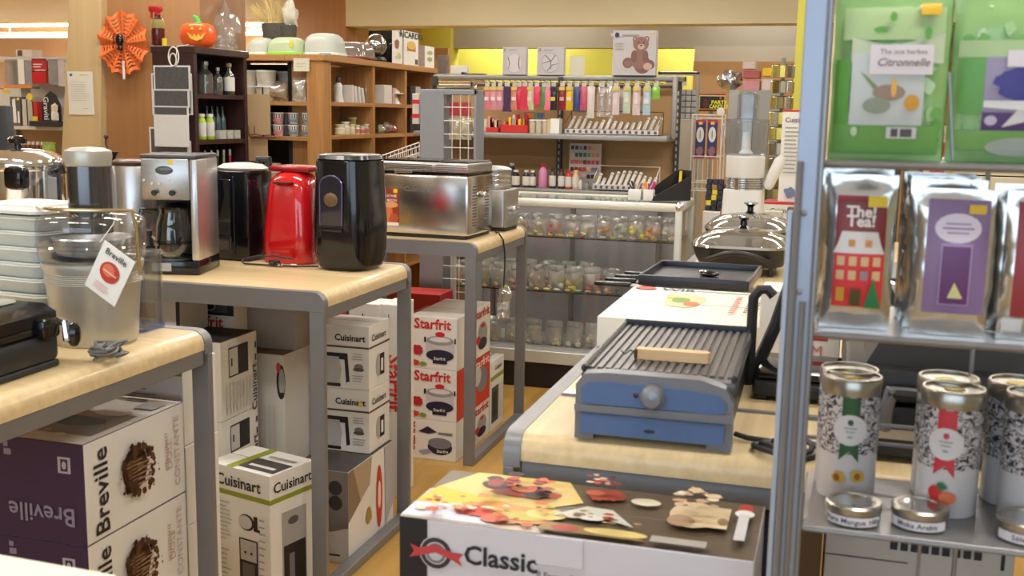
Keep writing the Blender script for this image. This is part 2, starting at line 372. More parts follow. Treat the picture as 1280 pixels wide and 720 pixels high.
# ================================================================ display tables
def rr_end(x0, x1, z0, z1, r, n=5):
    p = [(x0, z0)]
    for i in range(n+1): t = pi-i*pi/2/n; p.append((x0+r+r*cos(t), z1-r+r*sin(t)))
    for i in range(n+1): t = pi/2-i*pi/2/n; p.append((x1-r+r*cos(t), z1-r+r*sin(t)))
    return p+[(x1, z0)]
def display_table(label, x0, x1, y0, y1, h=.9, axis='X'):
    """wood wraps over the two ends; flat metal frames along the long sides"""
    cx, cy = (x0+x1)/2, (y0+y1)/2; W, D = x1-x0, y1-y0
    if axis == 'Y': W, D = D, W
    t = thing('display_table', label, 'table', (cx, cy, 0), 0 if axis == 'X' else pi/2, 'birch topped display tables'); w_, d = W/2, D/2
    prof = rr_end(-w_+.004, w_-.004, h-.045, h-.001, .03)
    MB().prism(prof, -d+.028, d-.028).build('tabletop', BIRCH if axis == 'X' else BIRCH, t)
    for s in (-1, 1):
        ya, yb = (s*d, s*(d-.028)); ya, yb = min(ya, yb), max(ya, yb)
        MB().prism(rr_end(-w_, w_, h-.055, h, .034), ya, yb).build('top_bar', FRAME, t)
        MB().box(-w_+.006 if s < 0 else w_-.036, -w_+.036 if s < 0 else w_-.006, -d+.028, d-.028, h-.08, h-.045, .002).build('side_rail', FRAME, t)
        MB().box(-w_ if s < 0 else w_-.04, -w_+.04 if s < 0 else w_, -d+.018, d-.018, 0, .03, .002).build('floor_rail', FRAME, t)
        for q in (-1, 1):
            MB().box(q*w_-(.046 if q > 0 else 0), q*w_+(.046 if q < 0 else 0), ya if s < 0 else yb-.018, ya+.018 if s < 0 else yb, 0, h-.055, .002).build('leg', FRAME, t)
    return t
XR = -1.335
display_table('near left birch display table carrying the juicer and the black grill', -2.82, -1.352, 1.22, 2.14)
display_table('middle left birch display table carrying the coffee maker and black pod machine', -2.82, -1.338, 2.68, 3.33)
display_table('far left birch display table carrying the steel bread maker', -2.82, -1.318, 3.95, 4.68)
rt = display_table('right birch display table carrying the blue grill and griddles', -.48, .34, 1.585, 2.86, .9, 'Y')
MB().box(-.38, -.37, -.38, .38, .899, .903).build('cross_strip', FRAME, rt)
display_table('far right birch display table carrying the lidded skillets', -.48, .34, 2.88, 4.78, .9, 'Y')
# ================================================================ appliances on the left tables
TB = .9
INK = hx(28, 26, 28); RED = hx(196, 34, 36); GREEN = hx(136, 150, 40); DGREY = hx(90, 88, 86); LGREY = hx(160, 158, 154)
YLAB = mat(hx(236, 206, 40), .5, 0, .02, 10, 'yellow_sticker')
# ---- juicer with chute
t = thing('juicer', 'silver juice extractor with clear bowl and steel chute on near left table', 'juicer', (-1.512, 1.94, TB))
MB().lathe([(.082, 0), (.088, .012), (.090, .05), (.096, .125), (.098, .13), (.098, .155), (.104, .165), (.104, .175), (.095, .178), (.02, .178)], 40).build('motor_base', SILVER, t)
mb = MB()
for k in range(6): mb.lathe([(.0975, .132+k*.004), (.0992, .1335+k*.004), (.0975, .135+k*.004)], 40)
mb.build('vent_ribs', SILVER, t)
MB().lathe([(.100, .178), (.106, .182), (.110, .192), (.111, .25), (.110, .262), (.104, .270), (.09, .277), (.05, .284)], 40).build('bowl', CLEAR, t)
MB().lathe([(.110, .206), (.1125, .21), (.110, .214)], 40).build('bowl_rim', CLEAR, t)
MB().lathe([(.02, .18), (.07, .19), (.082, .225), (.08, .228), (.02, .2)], 30).build('strainer', STEEL, t)
MB().lathe([(.044, .235), (.044, .380)], 30).build('feed_chute', mat((.13, .13, .14), .15, .85, .1, 4, 'smoked_steel', brushed=(60, 60, 2)), t)
MB().lathe([(.042, .374), (.046, .378), (.049, .398), (.047, .408), (.033, .414), (.005, .416)], 30).build('food_pusher', SILVER, t)
a = []
for k in range(13): a.append((-.117+.234*k/12, -.075*sin(pi*k/12)-.02, .288+.003*sin(pi*k/12)))
MB().tube([(-.117, 0, .16), (-.119, -.01, .25)]+a+[(.119, -.01, .25), (.116, 0, .15)], .0042, 8).build('locking_arm', mat(hx(206, 190, 150), .25, .9, .03, 5, 'warm_chrome'), t)
mb = MB().use(mat(hx(236, 236, 232), .5, 0, .02, 10, 'white_card')); mb.at(.140, -.13, .172, 0, .05, math.radians(31)); mb.box(-.04, .04, -.0008, .0008, -.055, .055, .0006)
tg = mb.build('hang_tag', None, t)
M0 = mb.M; fr = (M0 @ Vector((-.04, -.0016, -.055)), M0.to_3x3() @ Vector((.08, 0, 0)), M0.to_3x3() @ Vector((0, 0, .11)))
prn(tg, fr, [('e', .5, .52, .3, .2, hx(190, 66, 52)), ('e', .45, .55, .18, .12, hx(220, 120, 90)), ('r', .3, .5, .72, .53, hx(235, 190, 170))]+lines(.22, .78, .1, .26, 4, hx(220, 150, 140)), 'printed_tag')
text(tg, fr, 'Breville', .5, .86, .018, INK, 0, .012)
MB().tube([(.112, -.12, .232), (.10, -.06, .262), (.08, -.02, .277)], .001, 4).build('tag_string', WHITE, t)
# ---- juice jug
t = thing('juice_jug', 'clear plastic juice jug right behind the silver juicer', 'jug', (-1.513, 2.088, TB))
MB().rlathe([(.006, 0), (0, .008), (0, .17), (.002, .171), (.003, .01)], .045, .05, .02).build('jug_body', CLEAR, t)
MB().rlathe([(.0, 0), (0, .008), (.004, .009)], .046, .051, .02).build('jug_foot', glass('blue_plastic', (.45, .6, .9), .2, .05, .1, (.2, .35, .8)), t)
MB().rlathe([(.0, .171), (0, .178), (.004, .179)], .047, .052, .02).build('jug_lid', CLEAR, t)
# ---- contact grill
t = thing('contact_grill', 'black contact grill with chromed handle on the near left table corner', 'grill', (-1.575, 1.62, TB), math.radians(2))
MB().box(-.15, .15, -.10, .10, .012, .068, .012).build('lower_housing', MBLACK, t)
MB().box(-.148, .148, -.098, .098, .071, .085, .004).build('plate_rim', BLACK, t)
mb = MB().prism([(-.145, .086), (.148, .086), (.148, .108), (.12, .122), (-.12, .128), (-.145, .115)], -.096, .096); mb.build('lid', BLACK, t)
MB().prism([(-.12, .129), (.08, .125), (.078, .13), (-.12, .134)], -.07, .07).build('lid_plate', SILVER, t)
for s in (-1, 1): MB().box(.11 if s > 0 else -.15, .15 if s > 0 else -.11, -.098, .098, 0, .013, .003).build('foot', MBLACK, t)
pts = [(.02+.12*sin(k*pi/2/8)*1.0, -.106, .155-.055*(1-cos(k*pi/2/8))) for k in range(9)]
MB().tube([(-.13, -.08, .10), (-.12, -.104, .145), (-.06, -.106, .16)]+pts, .0095, 10).build('handle', CHROME, t)
MB().box(.135, .163, .04, .09, .06, .1, .008).build('hinge_block', BLACK, t)
MB().tube([(.10, .10, .10), (.165, .1, .085), (.168, .1, .05)], .009, 8).build('hinge_arm', CHROME, t)
MB().ball((.175, .11, .06), .014, .014, .025).build('knob', BLACK, t)
mb = MB(); pts = []
for k in range(90): a = k*2*pi/15; pts.append((-1.375+.012*sin(k*.9)+.018*cos(a), 1.80+.038*sin(a), TB+.006+.0045*(k/15)+.003*sin(k)))
tag(MB().tube(pts, .0032, 6).build('coiled_cord', mat(hx(110, 110, 108), .5, 0, .05, 10, 'grey_cable')), 'grey coiled power cord between black contact grill and juicer', 'cord')
# ---- stacked translucent food tubs
TUBW = glass('milky_plastic', (.8, .82, .8), .18, .15, .84, hx(228, 229, 222))
for k in range(8):
    t = thing('food_tub', f'milky plastic tub left of the juicer, {["bottom","second lowest","third lowest","fourth lowest","fourth from top","third from top","second from top","topmost"][k]} of the nested stack', 'tub', (-1.70, 1.99, TB+.001+.0335*k), math.radians(-6), 'nested milky plastic tubs')
    MB().rlathe([(.014, 0), (.006, .030), (.0, .0305), (0, .0330), (.008, .0332), (.016, .004)], .115, .10, .03).build('tub', TUBW, t)
    MB().rlathe([(-.004, .026), (-.006, .0275), (-.004, .029)], .115, .10, .03).build('rim', TUBW, t)
t = thing('tub_lid', 'flat clear lid lying on the stack of milky tubs', 'lid', (-1.70, 1.99, TB+.272), math.radians(-6))
MB().rlathe([(0, 0), (-.006, .002), (-.006, .008), (.01, .012), (.02, .0122)], .115, .10, .03).build('lid', TUBW, t)
MB().rlathe([(.03, .0125), (.032, .017), (.04, .0172)], .115, .10, .03).build('raised_panel', TUBW, t)
# ---- pressure cooker on middle table
t = thing('pressure_cooker', 'polished steel pressure cooker with black handles at the left edge', 'cooker', (-2.575, 2.98, TB))
MB().lathe([(.12, 0), (.125, .01), (.125, .29), (.13, .296), (.13, .305), (.12, .306)], 40).build('pot', CHROME, t)
MB().lathe([(.131, .300), (.133, .312), (.125, .33), (.09, .35), (.04, .358), (.0, .36)], 40).build('lid', CHROME, t)
MB().at(-.02).lathe([(.012, .355), (.012, .37), (.030, .376), (.033, .39), (.022, .40), (0, .402)], 20, 1, .8).build('lid_knob', BLACK, t)
mb = MB().box(.055, .125, -.165, -.112, .235, .31, .018); mb.build('front_handle', BLACK, t)
MB().tube([(.12, 0, .29), (.15, 0, .30), (.155, 0, .28)], .010, 8).build('side_handle', BLACK, t)
# ---- black and silver appliance with coffee mill on top
t = thing('drip_coffee_machine', 'black coffee machine with silver front panel, partly behind the juicer chute', 'coffee maker', (-2.335, 3.10, TB), math.radians(-4))
MB().box(-.09, .09, -.08, .08, 0, .03, .006).build('base', MBLACK, t)
MB().box(-.09, .09, -.08, .08, .03, .325, .006).build('body', MBLACK, t)
MB().box(-.078, .078, -.084, -.079, .07, .262, .002).build('front_panel', mat(hx(176, 176, 178), .35, .5, .04, 6, 'silver_panel'), t)
MB().box(-.078, .078, -.083, -.079, .275, .32, .002).build('display', mat(hx(60, 70, 92), .1, 0, .03, 6, 'display_glass'), t)
MB().box(-.03, .03, -.0855, -.0835, .10, .115, .001).build('badge', WHITE, t)
t = thing('coffee_mill', 'small dark hand coffee mill with crank standing on the black coffee machine', 'coffee mill', (-2.33, 3.09, TB+.326))
MB().lathe([(.0, 0), (.022, 0), (.024, .004), (.032, .02), (.036, .026), (.033, .026), (.02, .01)], 20).build('bowl', mat(hx(58, 36, 30), .35, .3, .1, 20, 'dark_brass'), t)
MB().tube([(0, 0, .01), (0, 0, .04), (-.006, 0, .052), (-.004, 0, .07)], .0035, 6).ball((-.004, 0, .076), .008, .008, .009).build('crank', mat(hx(70, 40, 30), .4, 0, .1, 20, 'dark_knob'), t)
# ---- steel canister kettle behind
t = thing('steel_kettle', 'tall brushed steel kettle behind the juicer chute', 'kettle', (-2.175, 3.02, TB))
MB().lathe([(.07, 0), (.073, .01), (.073, .31), (.07, .318)], 32).build('body', STEELV, t)
MB().lathe([(.074, .315), (.076, .325), (.06, .334), (0, .336)], 32).build('lid', mat(hx(70, 52, 44), .3, .2, .1, 9, 'brown_lid'), t)
MB().tube([(.07, 0, .28), (.115, -.005, .285), (.12, -.005, .2), (.10, 0, .12)], .011, 8).build('handle', MBLACK, t)
t = thing('coffee_grinder', 'black narrow grinder standing left of the steel coffee maker', 'grinder', (-2.205+.09, 3.19, TB))
MB().box(-.04, .04, -.05, .05, 0, .24, .01).build('body', MBLACK, t)
MB().box(-.035, .035, -.045, .045, .24, .342, .006).build('hopper', mat(hx(30, 31, 34), .12, 0, .1, 9, 'smoked_plastic', coat=.5), t)
MB().box(-.038, .038, -.048, .048, .342, .35, .003).build('cap', mat(hx(90, 96, 104), .3, .2, .1, 9, 'grey_cap'), t)
MB().box(-.045, .045, -.085, -.045, .225, .245, .006).build('spout', MBLACK, t)
t = thing('steel_carafe', 'small steel milk jug between juicer jug and coffee maker', 'jug', (-2.07, 2.90, TB))
MB().lathe([(.035, 0), (.038, .01), (.036, .06), (.028, .1), (.031, .12)], 24).build('body', STEEL, t)
MB().tube([(.035, 0, .1), (.06, -.01, .09), (.055, -.01, .03), (.036, 0, .02)], .005, 6).build('handle', STEEL, t)
# ---- steel drip coffee maker
t = thing('coffee_maker', 'brushed steel drip coffee maker with glass carafe and yellow sticker', 'coffee maker', (-1.937, 2.912, TB), math.radians(14))
W, D, H = .086, .10, .362
MB().box(-W, W, -D, D, 0, .042, .004).build('base', BLACK, t)
MB().box(-W+.004, .066, .012, D, .042, H-.012, .004).build('rear_column', MBLACK, t)
MB().box(.062, W, -D+.004, D, .042, H-.012, .006).build('tank_column', STEELV, t)
MB().box(-W+.002, .062, -D, D-.004, .225, H-.012, .005).build('brew_head', STEEL, t)
MB().box(-W, W, -D-.001, D, H-.012, H, .004).build('top_lid', mat(hx(88, 88, 92), .35, .6, .1, 9, 'dark_steel'), t)
mb = MB().at(-.012, -D-.001, .315, 0, pi/2); mb.lathe([(.0, 0), (.026, 0), (.026, .004), (.021, .005), (.0, .005)], 24, 1, .5); mb.build('clock_display', mat((.08, .09, .09), .1, 0, 0, 9, 'lcd'), t)
for q in (-.04, .014):
    mb = MB().at(q-.002, -D-.001, .248, 0, pi/2); mb.lathe([(.009, 0), (.009, .01), (.007, .012), (0, .012)], 14); mb.build('knob', BLACK, t)
for q, z in ((-.075, .285), (-.05, .275), (-.028, .275), (.0, .288), (-.035, .243)):
    mb = MB().at(q, -D-.001, z, 0, pi/2); mb.lathe([(.004, 0), (.004, .003), (0, .0035)], 10); mb.build('button', WHITE, t)
MB().box(.0, .014, -D-.0016, -D-.0004, .333, .347).build('price_sticker', YLAB, t)
MB().box(-.06, .0, -D-.0016, -D-.0004, .010, .034).build('spec_sticker', mat(hx(170, 172, 176), .5, 0, .1, 60, 'grey_sticker'), t)
MB().lathe([(.05, 0), (.057, .01), (.060, .05), (.055, .10), (.043, .14), (.045, .15)], 28).build('carafe', glass('carafe_glass', (.55, .58, .6), .3), t, loc=(-.008, -.038, .045))
MB().lathe([(.046, .15), (.048, .156), (.03, .168), (0, .17)], 28).lathe([(.061, .045), (.0618, .05), (.061, .055)], 28).build('carafe_lid', BLACK, t, loc=(-.008, -.038, .045))
MB().tube([(-.05, -.05, .145), (-.085, -.075, .15), (-.098, -.08, .1), (-.088, -.07, .035), (-.06, -.05, .03)], .009, 8).build('carafe_handle', BLACK, t, loc=(.002, -.028, .045))
MB().lathe([(.0, 0), (.058, 0), (.058, .004), (0, .004)], 28).build('warming_plate', mat((.2, .2, .2), .3, .6, 0, 9, 'hot_plate'), t, loc=(-.008, -.038, .041))
# ---- black coffee maker behind
t = thing('black_coffee_maker', 'glossy black coffee maker with pale lid behind the steel one', 'coffee maker', (-1.928, 3.235, TB), math.radians(-3))
MB().box(-.088, .088, -.075, .075, 0, .30, .01).build('body', BLACK, t)
MB().box(-.075, .02, -.079, -.074, .03, .27, .004).build('window', mat(hx(22, 24, 34), .06, 0, .05, 6, 'dark_window', coat=.6), t)
MB().box(.03, .034, -.080, -.074, .02, .28, .001).build('trim_strip', mat(hx(80, 82, 92), .2, .8, 0, 6, 'dark_chrome'), t)
mb = MB().at(.02, 0, 0); mb.lathe([(.086, .30), (.09, .306), (.07, .318), (.03, .323), (0, .324)], 28, 1, .8); mb.build('lid', mat(hx(196, 196, 192), .35, .2, .05, 9, 'pale_lid'), t)
MB().tube([(.05, .05, .30), (.05, .05, .335), (.09, .05, .335), (.09, .05, .30)], .012, 8).build('lid_handle', MBLACK, t)
# ---- red appliance
GR = mat(hx(196, 22, 30), .16, 0, .04, 4, 'glossy_red', coat=.8)
t = thing('red_toaster', 'glossy red upright appliance with a slot, between two black ones', 'toaster', (-1.718, 3.24, TB), math.radians(-3))
MB().rlathe([(.004, 0), (0, .01), (.002, .1), (.008, .19), (.014, .25), (.022, .275), (.036, .292), (.055, .300)], .092, .085, .045, 8).build('body', GR, t)
MB().box(-.075, .075, -.04, .085, .298, .318, .009).build('top_cap', mat(hx(150, 18, 24), .25, 0, .04, 4, 'dark_red'), t)
MB().box(-.035, .035, -.085, -.06, .262, .268, .002).build('slot', mat(hx(70, 8, 12), .4, 0, .04, 4, 'slot_red'), t)
MB().box(.09, .104, -.05, .06, .03, .27, .006).build('clear_side_cover', CLEAR, t)
# ---- black pod machine
t = thing('black_pod_machine', 'tall glossy black pod machine with blue lit window near table corner', 'coffee maker', (-1.482, 3.165, TB), math.radians(-6))
MB().rlathe([(.02, 0), (.008, .012), (.0, .06), (-.002, .14), (.002, .25), (.006, .345), (.012, .352)], .10, .10, .06, 8).build('body', BLACK, t)
MB().rlathe([(.006, .350), (.010, .362), (.02, .366)], .10, .10, .06, 8).build('top_cap', mat(hx(58, 60, 62), .25, .3, .05, 5, 'graphite_cap', coat=.3), t)
mb = MB(); 
z0 = .145; arch = [(-.048, z0), (.032, z0)]+[(-.008+.04*cos(pi*k/10), .27+.03*sin(pi*k/10)) for k in range(11)]
mb.prism(arch, -.1035, -.098); mb.build('window', mat(hx(26, 28, 48), .07, 0, .1, 9, 'blue_dark_window', coat=.8), t)
mb = MB(); mb.tube([(x, -.1045, z) for x, z in arch[1:]+arch[:1]], .0022, 6); mb.build('window_frame', mat(hx(120, 120, 170), .2, .7, 0, 9, 'violet_chrome'), t)
mb = MB(); mb.ball((-.008, -.1045, .225), .026, .004, .022); mb.build('pod_cup', mat(hx(110, 84, 56), .4, .2, .1, 9, 'amber_cup'), t)
MB().box(-.05, .034, -.108, -.1, .125, .143, .004).build('drip_tray', BLACK, t)
MB().box(.01, .025, -.02, 0, .366, .3668).build('price_sticker', YLAB, t)
# ---- cord with plug on table
pts = []
for k in range(20): a = k/19; pts.append((-1.60-.26*a, 3.06-.03*a+.05*sin(pi*a)*-.5, TB+.004))
c0 = atZ(345, 325, TB+.004); pts = []
for px, py in ((398, 333), (372, 333), (345, 334), (322, 333), (306, 331), (302, 327), (306, 323), (322, 320), (345, 320), (366, 324)):
    p_ = atY(px, py, 3.085 if py > 325 else 3.10); p_.z = max(p_.z, TB+.004); pts.append(p_)
cr = thing('cord_with_plug', 'black power cord with plug lying before the red appliance', 'cord', (0, 0, 0))
sm = []
for i in range(len(pts)-1):
    for k in range(3): sm.append(pts[i].lerp(pts[i+1], k/3))
sm.append(pts[-1]); MB().tube(sm, .003, 6).build('cable', MBLACK, cr)
p0 = atY(343, 328, 3.09); MB().at(p0.x, p0.y, TB+.012, .6).box(-.018, .018, -.011, .011, -.009, .009, .004).build('plug_body', BLACK, cr)
MB().at(p0.x+.022, p0.y-.02, TB+.010, -.7).box(-.012, .012, -.002, .002, -.004, .004).at(p0.x+.026, p0.y-.008, TB+.010, -.7).box(-.012, .012, -.002, .002, -.004, .004).build('plug_pins', CHROME, cr)
MB().at(pts[-1].x, pts[-1].y, TB+.006, -.2).box(-.008, .014, -.005, .005, -.004, .004, .002).build('white_tip', WHITE, cr)

# ---- bread maker on far left table
t = thing('bread_maker', 'brushed steel bread maker with a pastry picture label', 'bread maker', (-1.575, 4.185, TB), math.radians(-3))
MB().box(-.19, .19, -.13, .13, 0, .012, .004).build('base_foot', MBLACK, t)
MB().box(-.20, .20, -.14, .14, .012, .255, .012).build('body', mat((.60, .58, .55), .2, 1, .1, 3, 'steel_body', brushed=(7, 7, 1)), t)
MB().box(-.198, .198, -.138, .138, .262, .302, .010).build('lid', STEEL, t)
MB().box(-.197, .197, -.137, .137, .254, .263, .001).build('lid_seam', BLACK, t)
MB().box(-.19, .055, -.1, .13, .301, .309, .003).build('lid_window', BLACK, t)
MB().box(.07, .19, -.12, .13, .301, .308, .003).build('control_panel', mat(hx(40, 42, 46), .3, .2, .1, 9, 'control_panel'), t)
mb = MB()
for k in range(4): mb.box(.06, .195, -.1402, -.137, .267+k*.008, .271+k*.008, .001).box(-.195, .045, -.1402, -.137, .267+k*.008, .271+k*.008, .001)
mb.build('lid_ribs', CHROME, t)
MB().box(-.12, -.04, -.148, -.139, .258, .268, .003).build('lid_lip', CHROME, t)
MB().box(.2, .226, -.02, .035, .165, .185, .006).build('side_handle', CHROME, t)
for q in (-.09, .05):
    mb = MB()
    for k in range(14): mb.box(.1995, .2012, q, q+.04, .05+k*.012, .055+k*.012)
    mb.build('vent_slots', mat((.1, .1, .1), .5, 0, 0, 9, 'vent_dark'), t)
fr = frame(.40, .28, .255, 'front'); lab = prn(t, fr, [('r', .03, .17, .25, .75, hx(150, 58, 40)), ('b', .12, .33, .07, .12, hx(210, 120, 70)), ('b', .19, .28, .05, .08, hx(184, 86, 50)), ('e', .16, .5, .08, .05, hx(225, 160, 110)), ('r', .03, .17, .25, .22, hx(232, 226, 216)), ('r', .19, .69, .235, .75, YLAB)], 'picture_label')
text(lab, fr, 'MADE AT HOME', .14, .64, .0145, hx(240, 236, 228), 0, .01, e=.003, xs=.66); text(lab, fr, 'À LA MAISON', .14, .57, .0145, hx(240, 236, 228), 0, .01, e=.003, xs=.8)
text(t, fr, 'Cuisinart', .45, .76, .028, hx(120, 118, 112), 0, .01, xs=1.1)
# ---- steel cooker behind it
t = thing('slow_cooker', 'squat steel cooker with round steel pan on top, right of bread maker', 'cooker', (-1.415, 4.50, TB), math.radians(-3))
MB().box(-.075, .075, -.08, .08, 0, .015, .004).build('foot', MBLACK, t)
MB().rlathe([(.004, .015), (0, .02), (0, .172), (.004, .178)], .078, .09, .015).build('body', STEEL, t)
for k in range(3): MB().box(-.076+k*.008, -.073+k*.008, -.0925, -.089, .03, .165, .001).build('rib', STEEL, t)
MB().lathe([(.06, .178), (.065, .18), (.066, .25), (.07, .254), (.07, .262), (.05, .272), (.02, .276), (0, .276)], 28).build('pan', STEEL, t)
for k in range(3): MB().lathe([(.0665, .19+k*.02), (.068, .195+k*.02), (.0665, .2+k*.02)], 28).build('pan_ring', CHROME, t)
mb = MB().box(.076, .102, -.03, .03, .085, .105, .006); mb.build('side_handle', CHROME, t)
t = thing('power_lead', 'black power cord hanging over the table side with bagged plug end', 'cord', (0, 0, 0))
a0 = Vector((-1.37, 4.36, .905)); pts = [a0, Vector((-1.345, 4.30, .906))]
b_ = [atX(px, py, -1.318) for px, py in ((623, 291), (629, 300), (631, 315), (631, 335), (630, 352))]
MB().tube(pts+b_, .0035, 6).build('cable', MBLACK, t)
c1 = atX(628, 362, -1.318); mb = MB().at(c1.x+.01, c1.y, c1.z-.06, 1.2); mb.pouch(.075, .07, .05, 8, 8, .02, .1, 3); mb.at(c1.x+.01, c1.y-.015, c1.z-.12, .9); mb.pouch(.065, .07, .045, 8, 8, .02, .1, 8); mb.build('plastic_bag', BAG, t)
mb = MB(); mb.tube([b_[-1]]+[Vector((c1.x, c1.y+.012*cos(k), c1.z-.02-.010*k)) for k in range(8)], .003, 6); mb.build('coiled_plug_end', MBLACK, t)

# ---------------------------------------------------------------- pale counter edge at the bottom left, near the camera
a = atZ(-30, 684, .93); b2 = atZ(152, 716, .93)
t = tag(MB().at(a.x, a.y, 0, math.atan2(b2.y-a.y, b2.x-a.x)).box(-.16, (b2-a).length, -.3, 0, .905, .93, .008).build('white_counter_top', mat(hx(226, 222, 206), .4, 0, .02, 6, 'white_laminate')), 'white counter corner at the bottom left in front of the boxes', 'counter')
ctr = (a+b2)/2
MB().at(a.x, a.y, 0, math.atan2(b2.y-a.y, b2.x-a.x)).box(-.14, (b2-a).length-.03, -.28, -.03, 0, .905, .004).build('counter_body', WHITE, t)
# ================================================================ cartons under the left tables
PURP = mat(hx(60, 38, 74), .45, 0, .04, 8, 'purple_carton'); CARD2 = mat(hx(208, 205, 198), .5, 0, .03, 8, 'pale_carton'); GREYCARD = mat(hx(160, 154, 148), .6, 0, .04, 8, 'grey_carton')
def coffee_blot(mx):
    DB = [hx(74, 44, 28), hx(84, 52, 32), hx(64, 38, 26)]
    return [('e', .47, .53, .125, .225, DB[0])]+ring(.47, .53, .125, .225, 70, DB, .008, .028, 1.7, 5)+[('r', .41, .60-.05*k, .41+.12+.02*(k % 2), .615-.05*k, hx(150, 120, 94)) for k in range(5)]
def grinder_box(label, z0, z1):
    x0, x1, y0, y1 = -1.85, -1.412, 1.755, 2.105
    o, fr = carton(label, x0, x1, y0, y1, z0, z1, PURP, CARD, CARD2, 'purple and white grinder cartons')
    r = fr('right'); prn(o, r, coffee_blot(0), 'coffee_print')
    prn(o, r, lines(.38, .58, .40, .66, 7, hx(150, 120, 90), .3), 'fine_print', )
    prn(o, r, lines(.78, .82, .35, .75, 12, hx(190, 170, 160), .5), 'fine_print')
    text(o, r, 'Breville', .15, .47, .062, hx(34, 24, 44), pi/2, .012)
    text(o, r, 'DOSE', .83, .5, .028, hx(196, 170, 160), pi/2); text(o, r, 'CONSTANTE', .91, .5, .028, hx(196, 170, 160), pi/2)
    f = fr('front'); text(o, f, 'Breville', .76, .28, .055, hx(150, 140, 160), pi, .012)
    prn(o, f, [('r', .86, .70, .93, .86, hx(190, 184, 196)), ('r', .875, .72, .915, .84, PURP), ('e', .895, .78, .012, .04, hx(190, 184, 196))], 'outlet_icon')
    prn(o, f, [('r', .56, .82, .60, .88, hx(150, 140, 160)), ('r', .56, .90, .585, .95, hx(150, 140, 160))], 'small_mark')
    return o, fr
o, fr = grinder_box('purple and white grinder carton, top of its stack under near left table', .515, .73)
tp = fr('top'); prn(o, tp, [('r', .28, .15, .95, .60, hx(120, 108, 96)), ('e', .72, .40, .16, .10, INK), ('b', .62, .55, .08, .07, hx(160, 90, 60)), ('e', .8, .62, .1, .08, hx(190, 184, 176)), ('r', .7, .9, .82, .95, INK), ('e', .80, .12, .025, .03, WHITE), ('e', .70, .17, .02, .02, hx(200, 150, 90)), ('r', .84, .74, .96, .90, hx(150, 144, 140))], 'grinder_picture')
grinder_box('purple and white grinder carton, directly under the topmost one', .299, .514)
grinder_box('purple and white grinder carton, lowest of its stack', .083, .298)
tag(MB().box(-1.84, -1.42, 1.76, 2.1, 0, .0825, .002).build('wooden_riser', BROWNC), 'low wooden riser under the purple cartons', 'riser')
# narrow upright white cartons with green bands behind
def plain_tall(label, x0, x1, y0, y1, z0, z1, tx, band=True):
    o, fr = carton(label, x0, x1, y0, y1, z0, z1, CARD, CARD, CARD2, 'white cartons with green bands')
    f = fr('front')
    if band: prn(o, f, [('r', 0, .86, 1, .95, GREEN)]+lines(.2, .85, .2, .7, 8, DGREY, .15), 'green_band')
    else: prn(o, f, [('r', .72, .80, .82, .86, GREEN)], 'green_patch')
    if tx: text(o, f, 'Cuisinart', .82, .45, .05, INK, pi/2, .012)
    return o
plain_tall('white carton with green band seen above the purple cartons', -1.80, -1.452, 2.165, 2.31, .60, .80, False)
plain_tall('white carton with upright black lettering, upper one beside table leg', -1.80, -1.45, 2.165, 2.31, .40, .598, True, False)
plain_tall('white carton with upright black lettering, lower one beside table leg', -1.80, -1.45, 2.165, 2.31, .20, .398, True, False)
plain_tall('white carton at the floor behind the near left table leg', -1.80, -1.45, 2.165, 2.31, 0, .198, False, False)
# small window stripes glimpsed
# ---- group under the middle table
def mwbox(label, x1, y0, y1, z0, z1, wv):
    o, fr = carton(label, x1-.42, x1, y0, y1, z0, z1, CARD2, CARD, mat(hx(48, 46, 44), .6, 0, .1, 8, 'dark_carton_top'), 'white oven cartons')
    r = fr('right'); prn(o, r, [('r', .20, .52, .74, .90, INK), ('r', .215, .54, .45, .88, hx(200, 198, 192)), ('r', .26, .66, .30, .76, INK), ('r', .46, .54, .73, .88, hx(36, 34, 36)), ('r', .93, .78, .965, .86, INK), ('r', .93, .62, .965, .70, INK)]+[('r', .12+.09*k, .06, .15+.09*k, .45, hx(205, 200, 194)) for k in range(8)], 'oven_picture')
    text(o, r, 'Cuisinart', .90, .27, .04, INK, pi/2, .012); return o
mwbox('white carton with a black oven picture, upper of two behind the leg', -1.68, 2.70, 2.905, .490, .728, 1)
mwbox('white carton with a black oven picture, lower of two behind the leg', -1.68, 2.70, 2.905, .270, .489, 1)
o, fr = carton('plain white carton at floor level under the oven cartons', -2.10, -1.68, 2.70, 2.905, 0, .269, CARD2, CARD2, group='white oven cartons')
# coffee maker carton, turned
o, fr = carton('tall white coffee maker carton with green band, turned to the aisle', -1.665, -1.425, 2.58, 2.76, 0, .402, CARD, CARD, CARD, rz=math.radians(-15))
o.location = (-1.535, 2.665, 0)
for s in ('front', 'right'):
    f = fr(s); prn(o, f, [('r', 0, .79, 1, .825, GREEN)], 'green_band'); text(o, f, 'Cuisinart', .5, .895, .047 if s == 'front' else .042, INK, 0, .014)
f = fr('front'); prn(o, f, [('e', .62, .62, .13, .06, INK), ('e', .60, .62, .11, .05, hx(190, 190, 188)), ('r', .74, .57, .80, .68, INK), ('r', .78, .57, .84, .59, INK), ('r', .50, .15, .80, .50, INK), ('r', .52, .34, .78, .49, hx(176, 176, 174)), ('r', .55, .17, .75, .32, hx(90, 88, 90)), ('e', .6, .40, .02, .01, INK), ('e', .7, .40, .02, .01, INK)]+lines(.06, .4, .45, .75, 10, LGREY, .25)+lines(.06, .4, .05, .4, 10, LGREY, .25)+lines(.86, .96, .1, .7, 12, LGREY, .25), 'coffee_maker_picture')
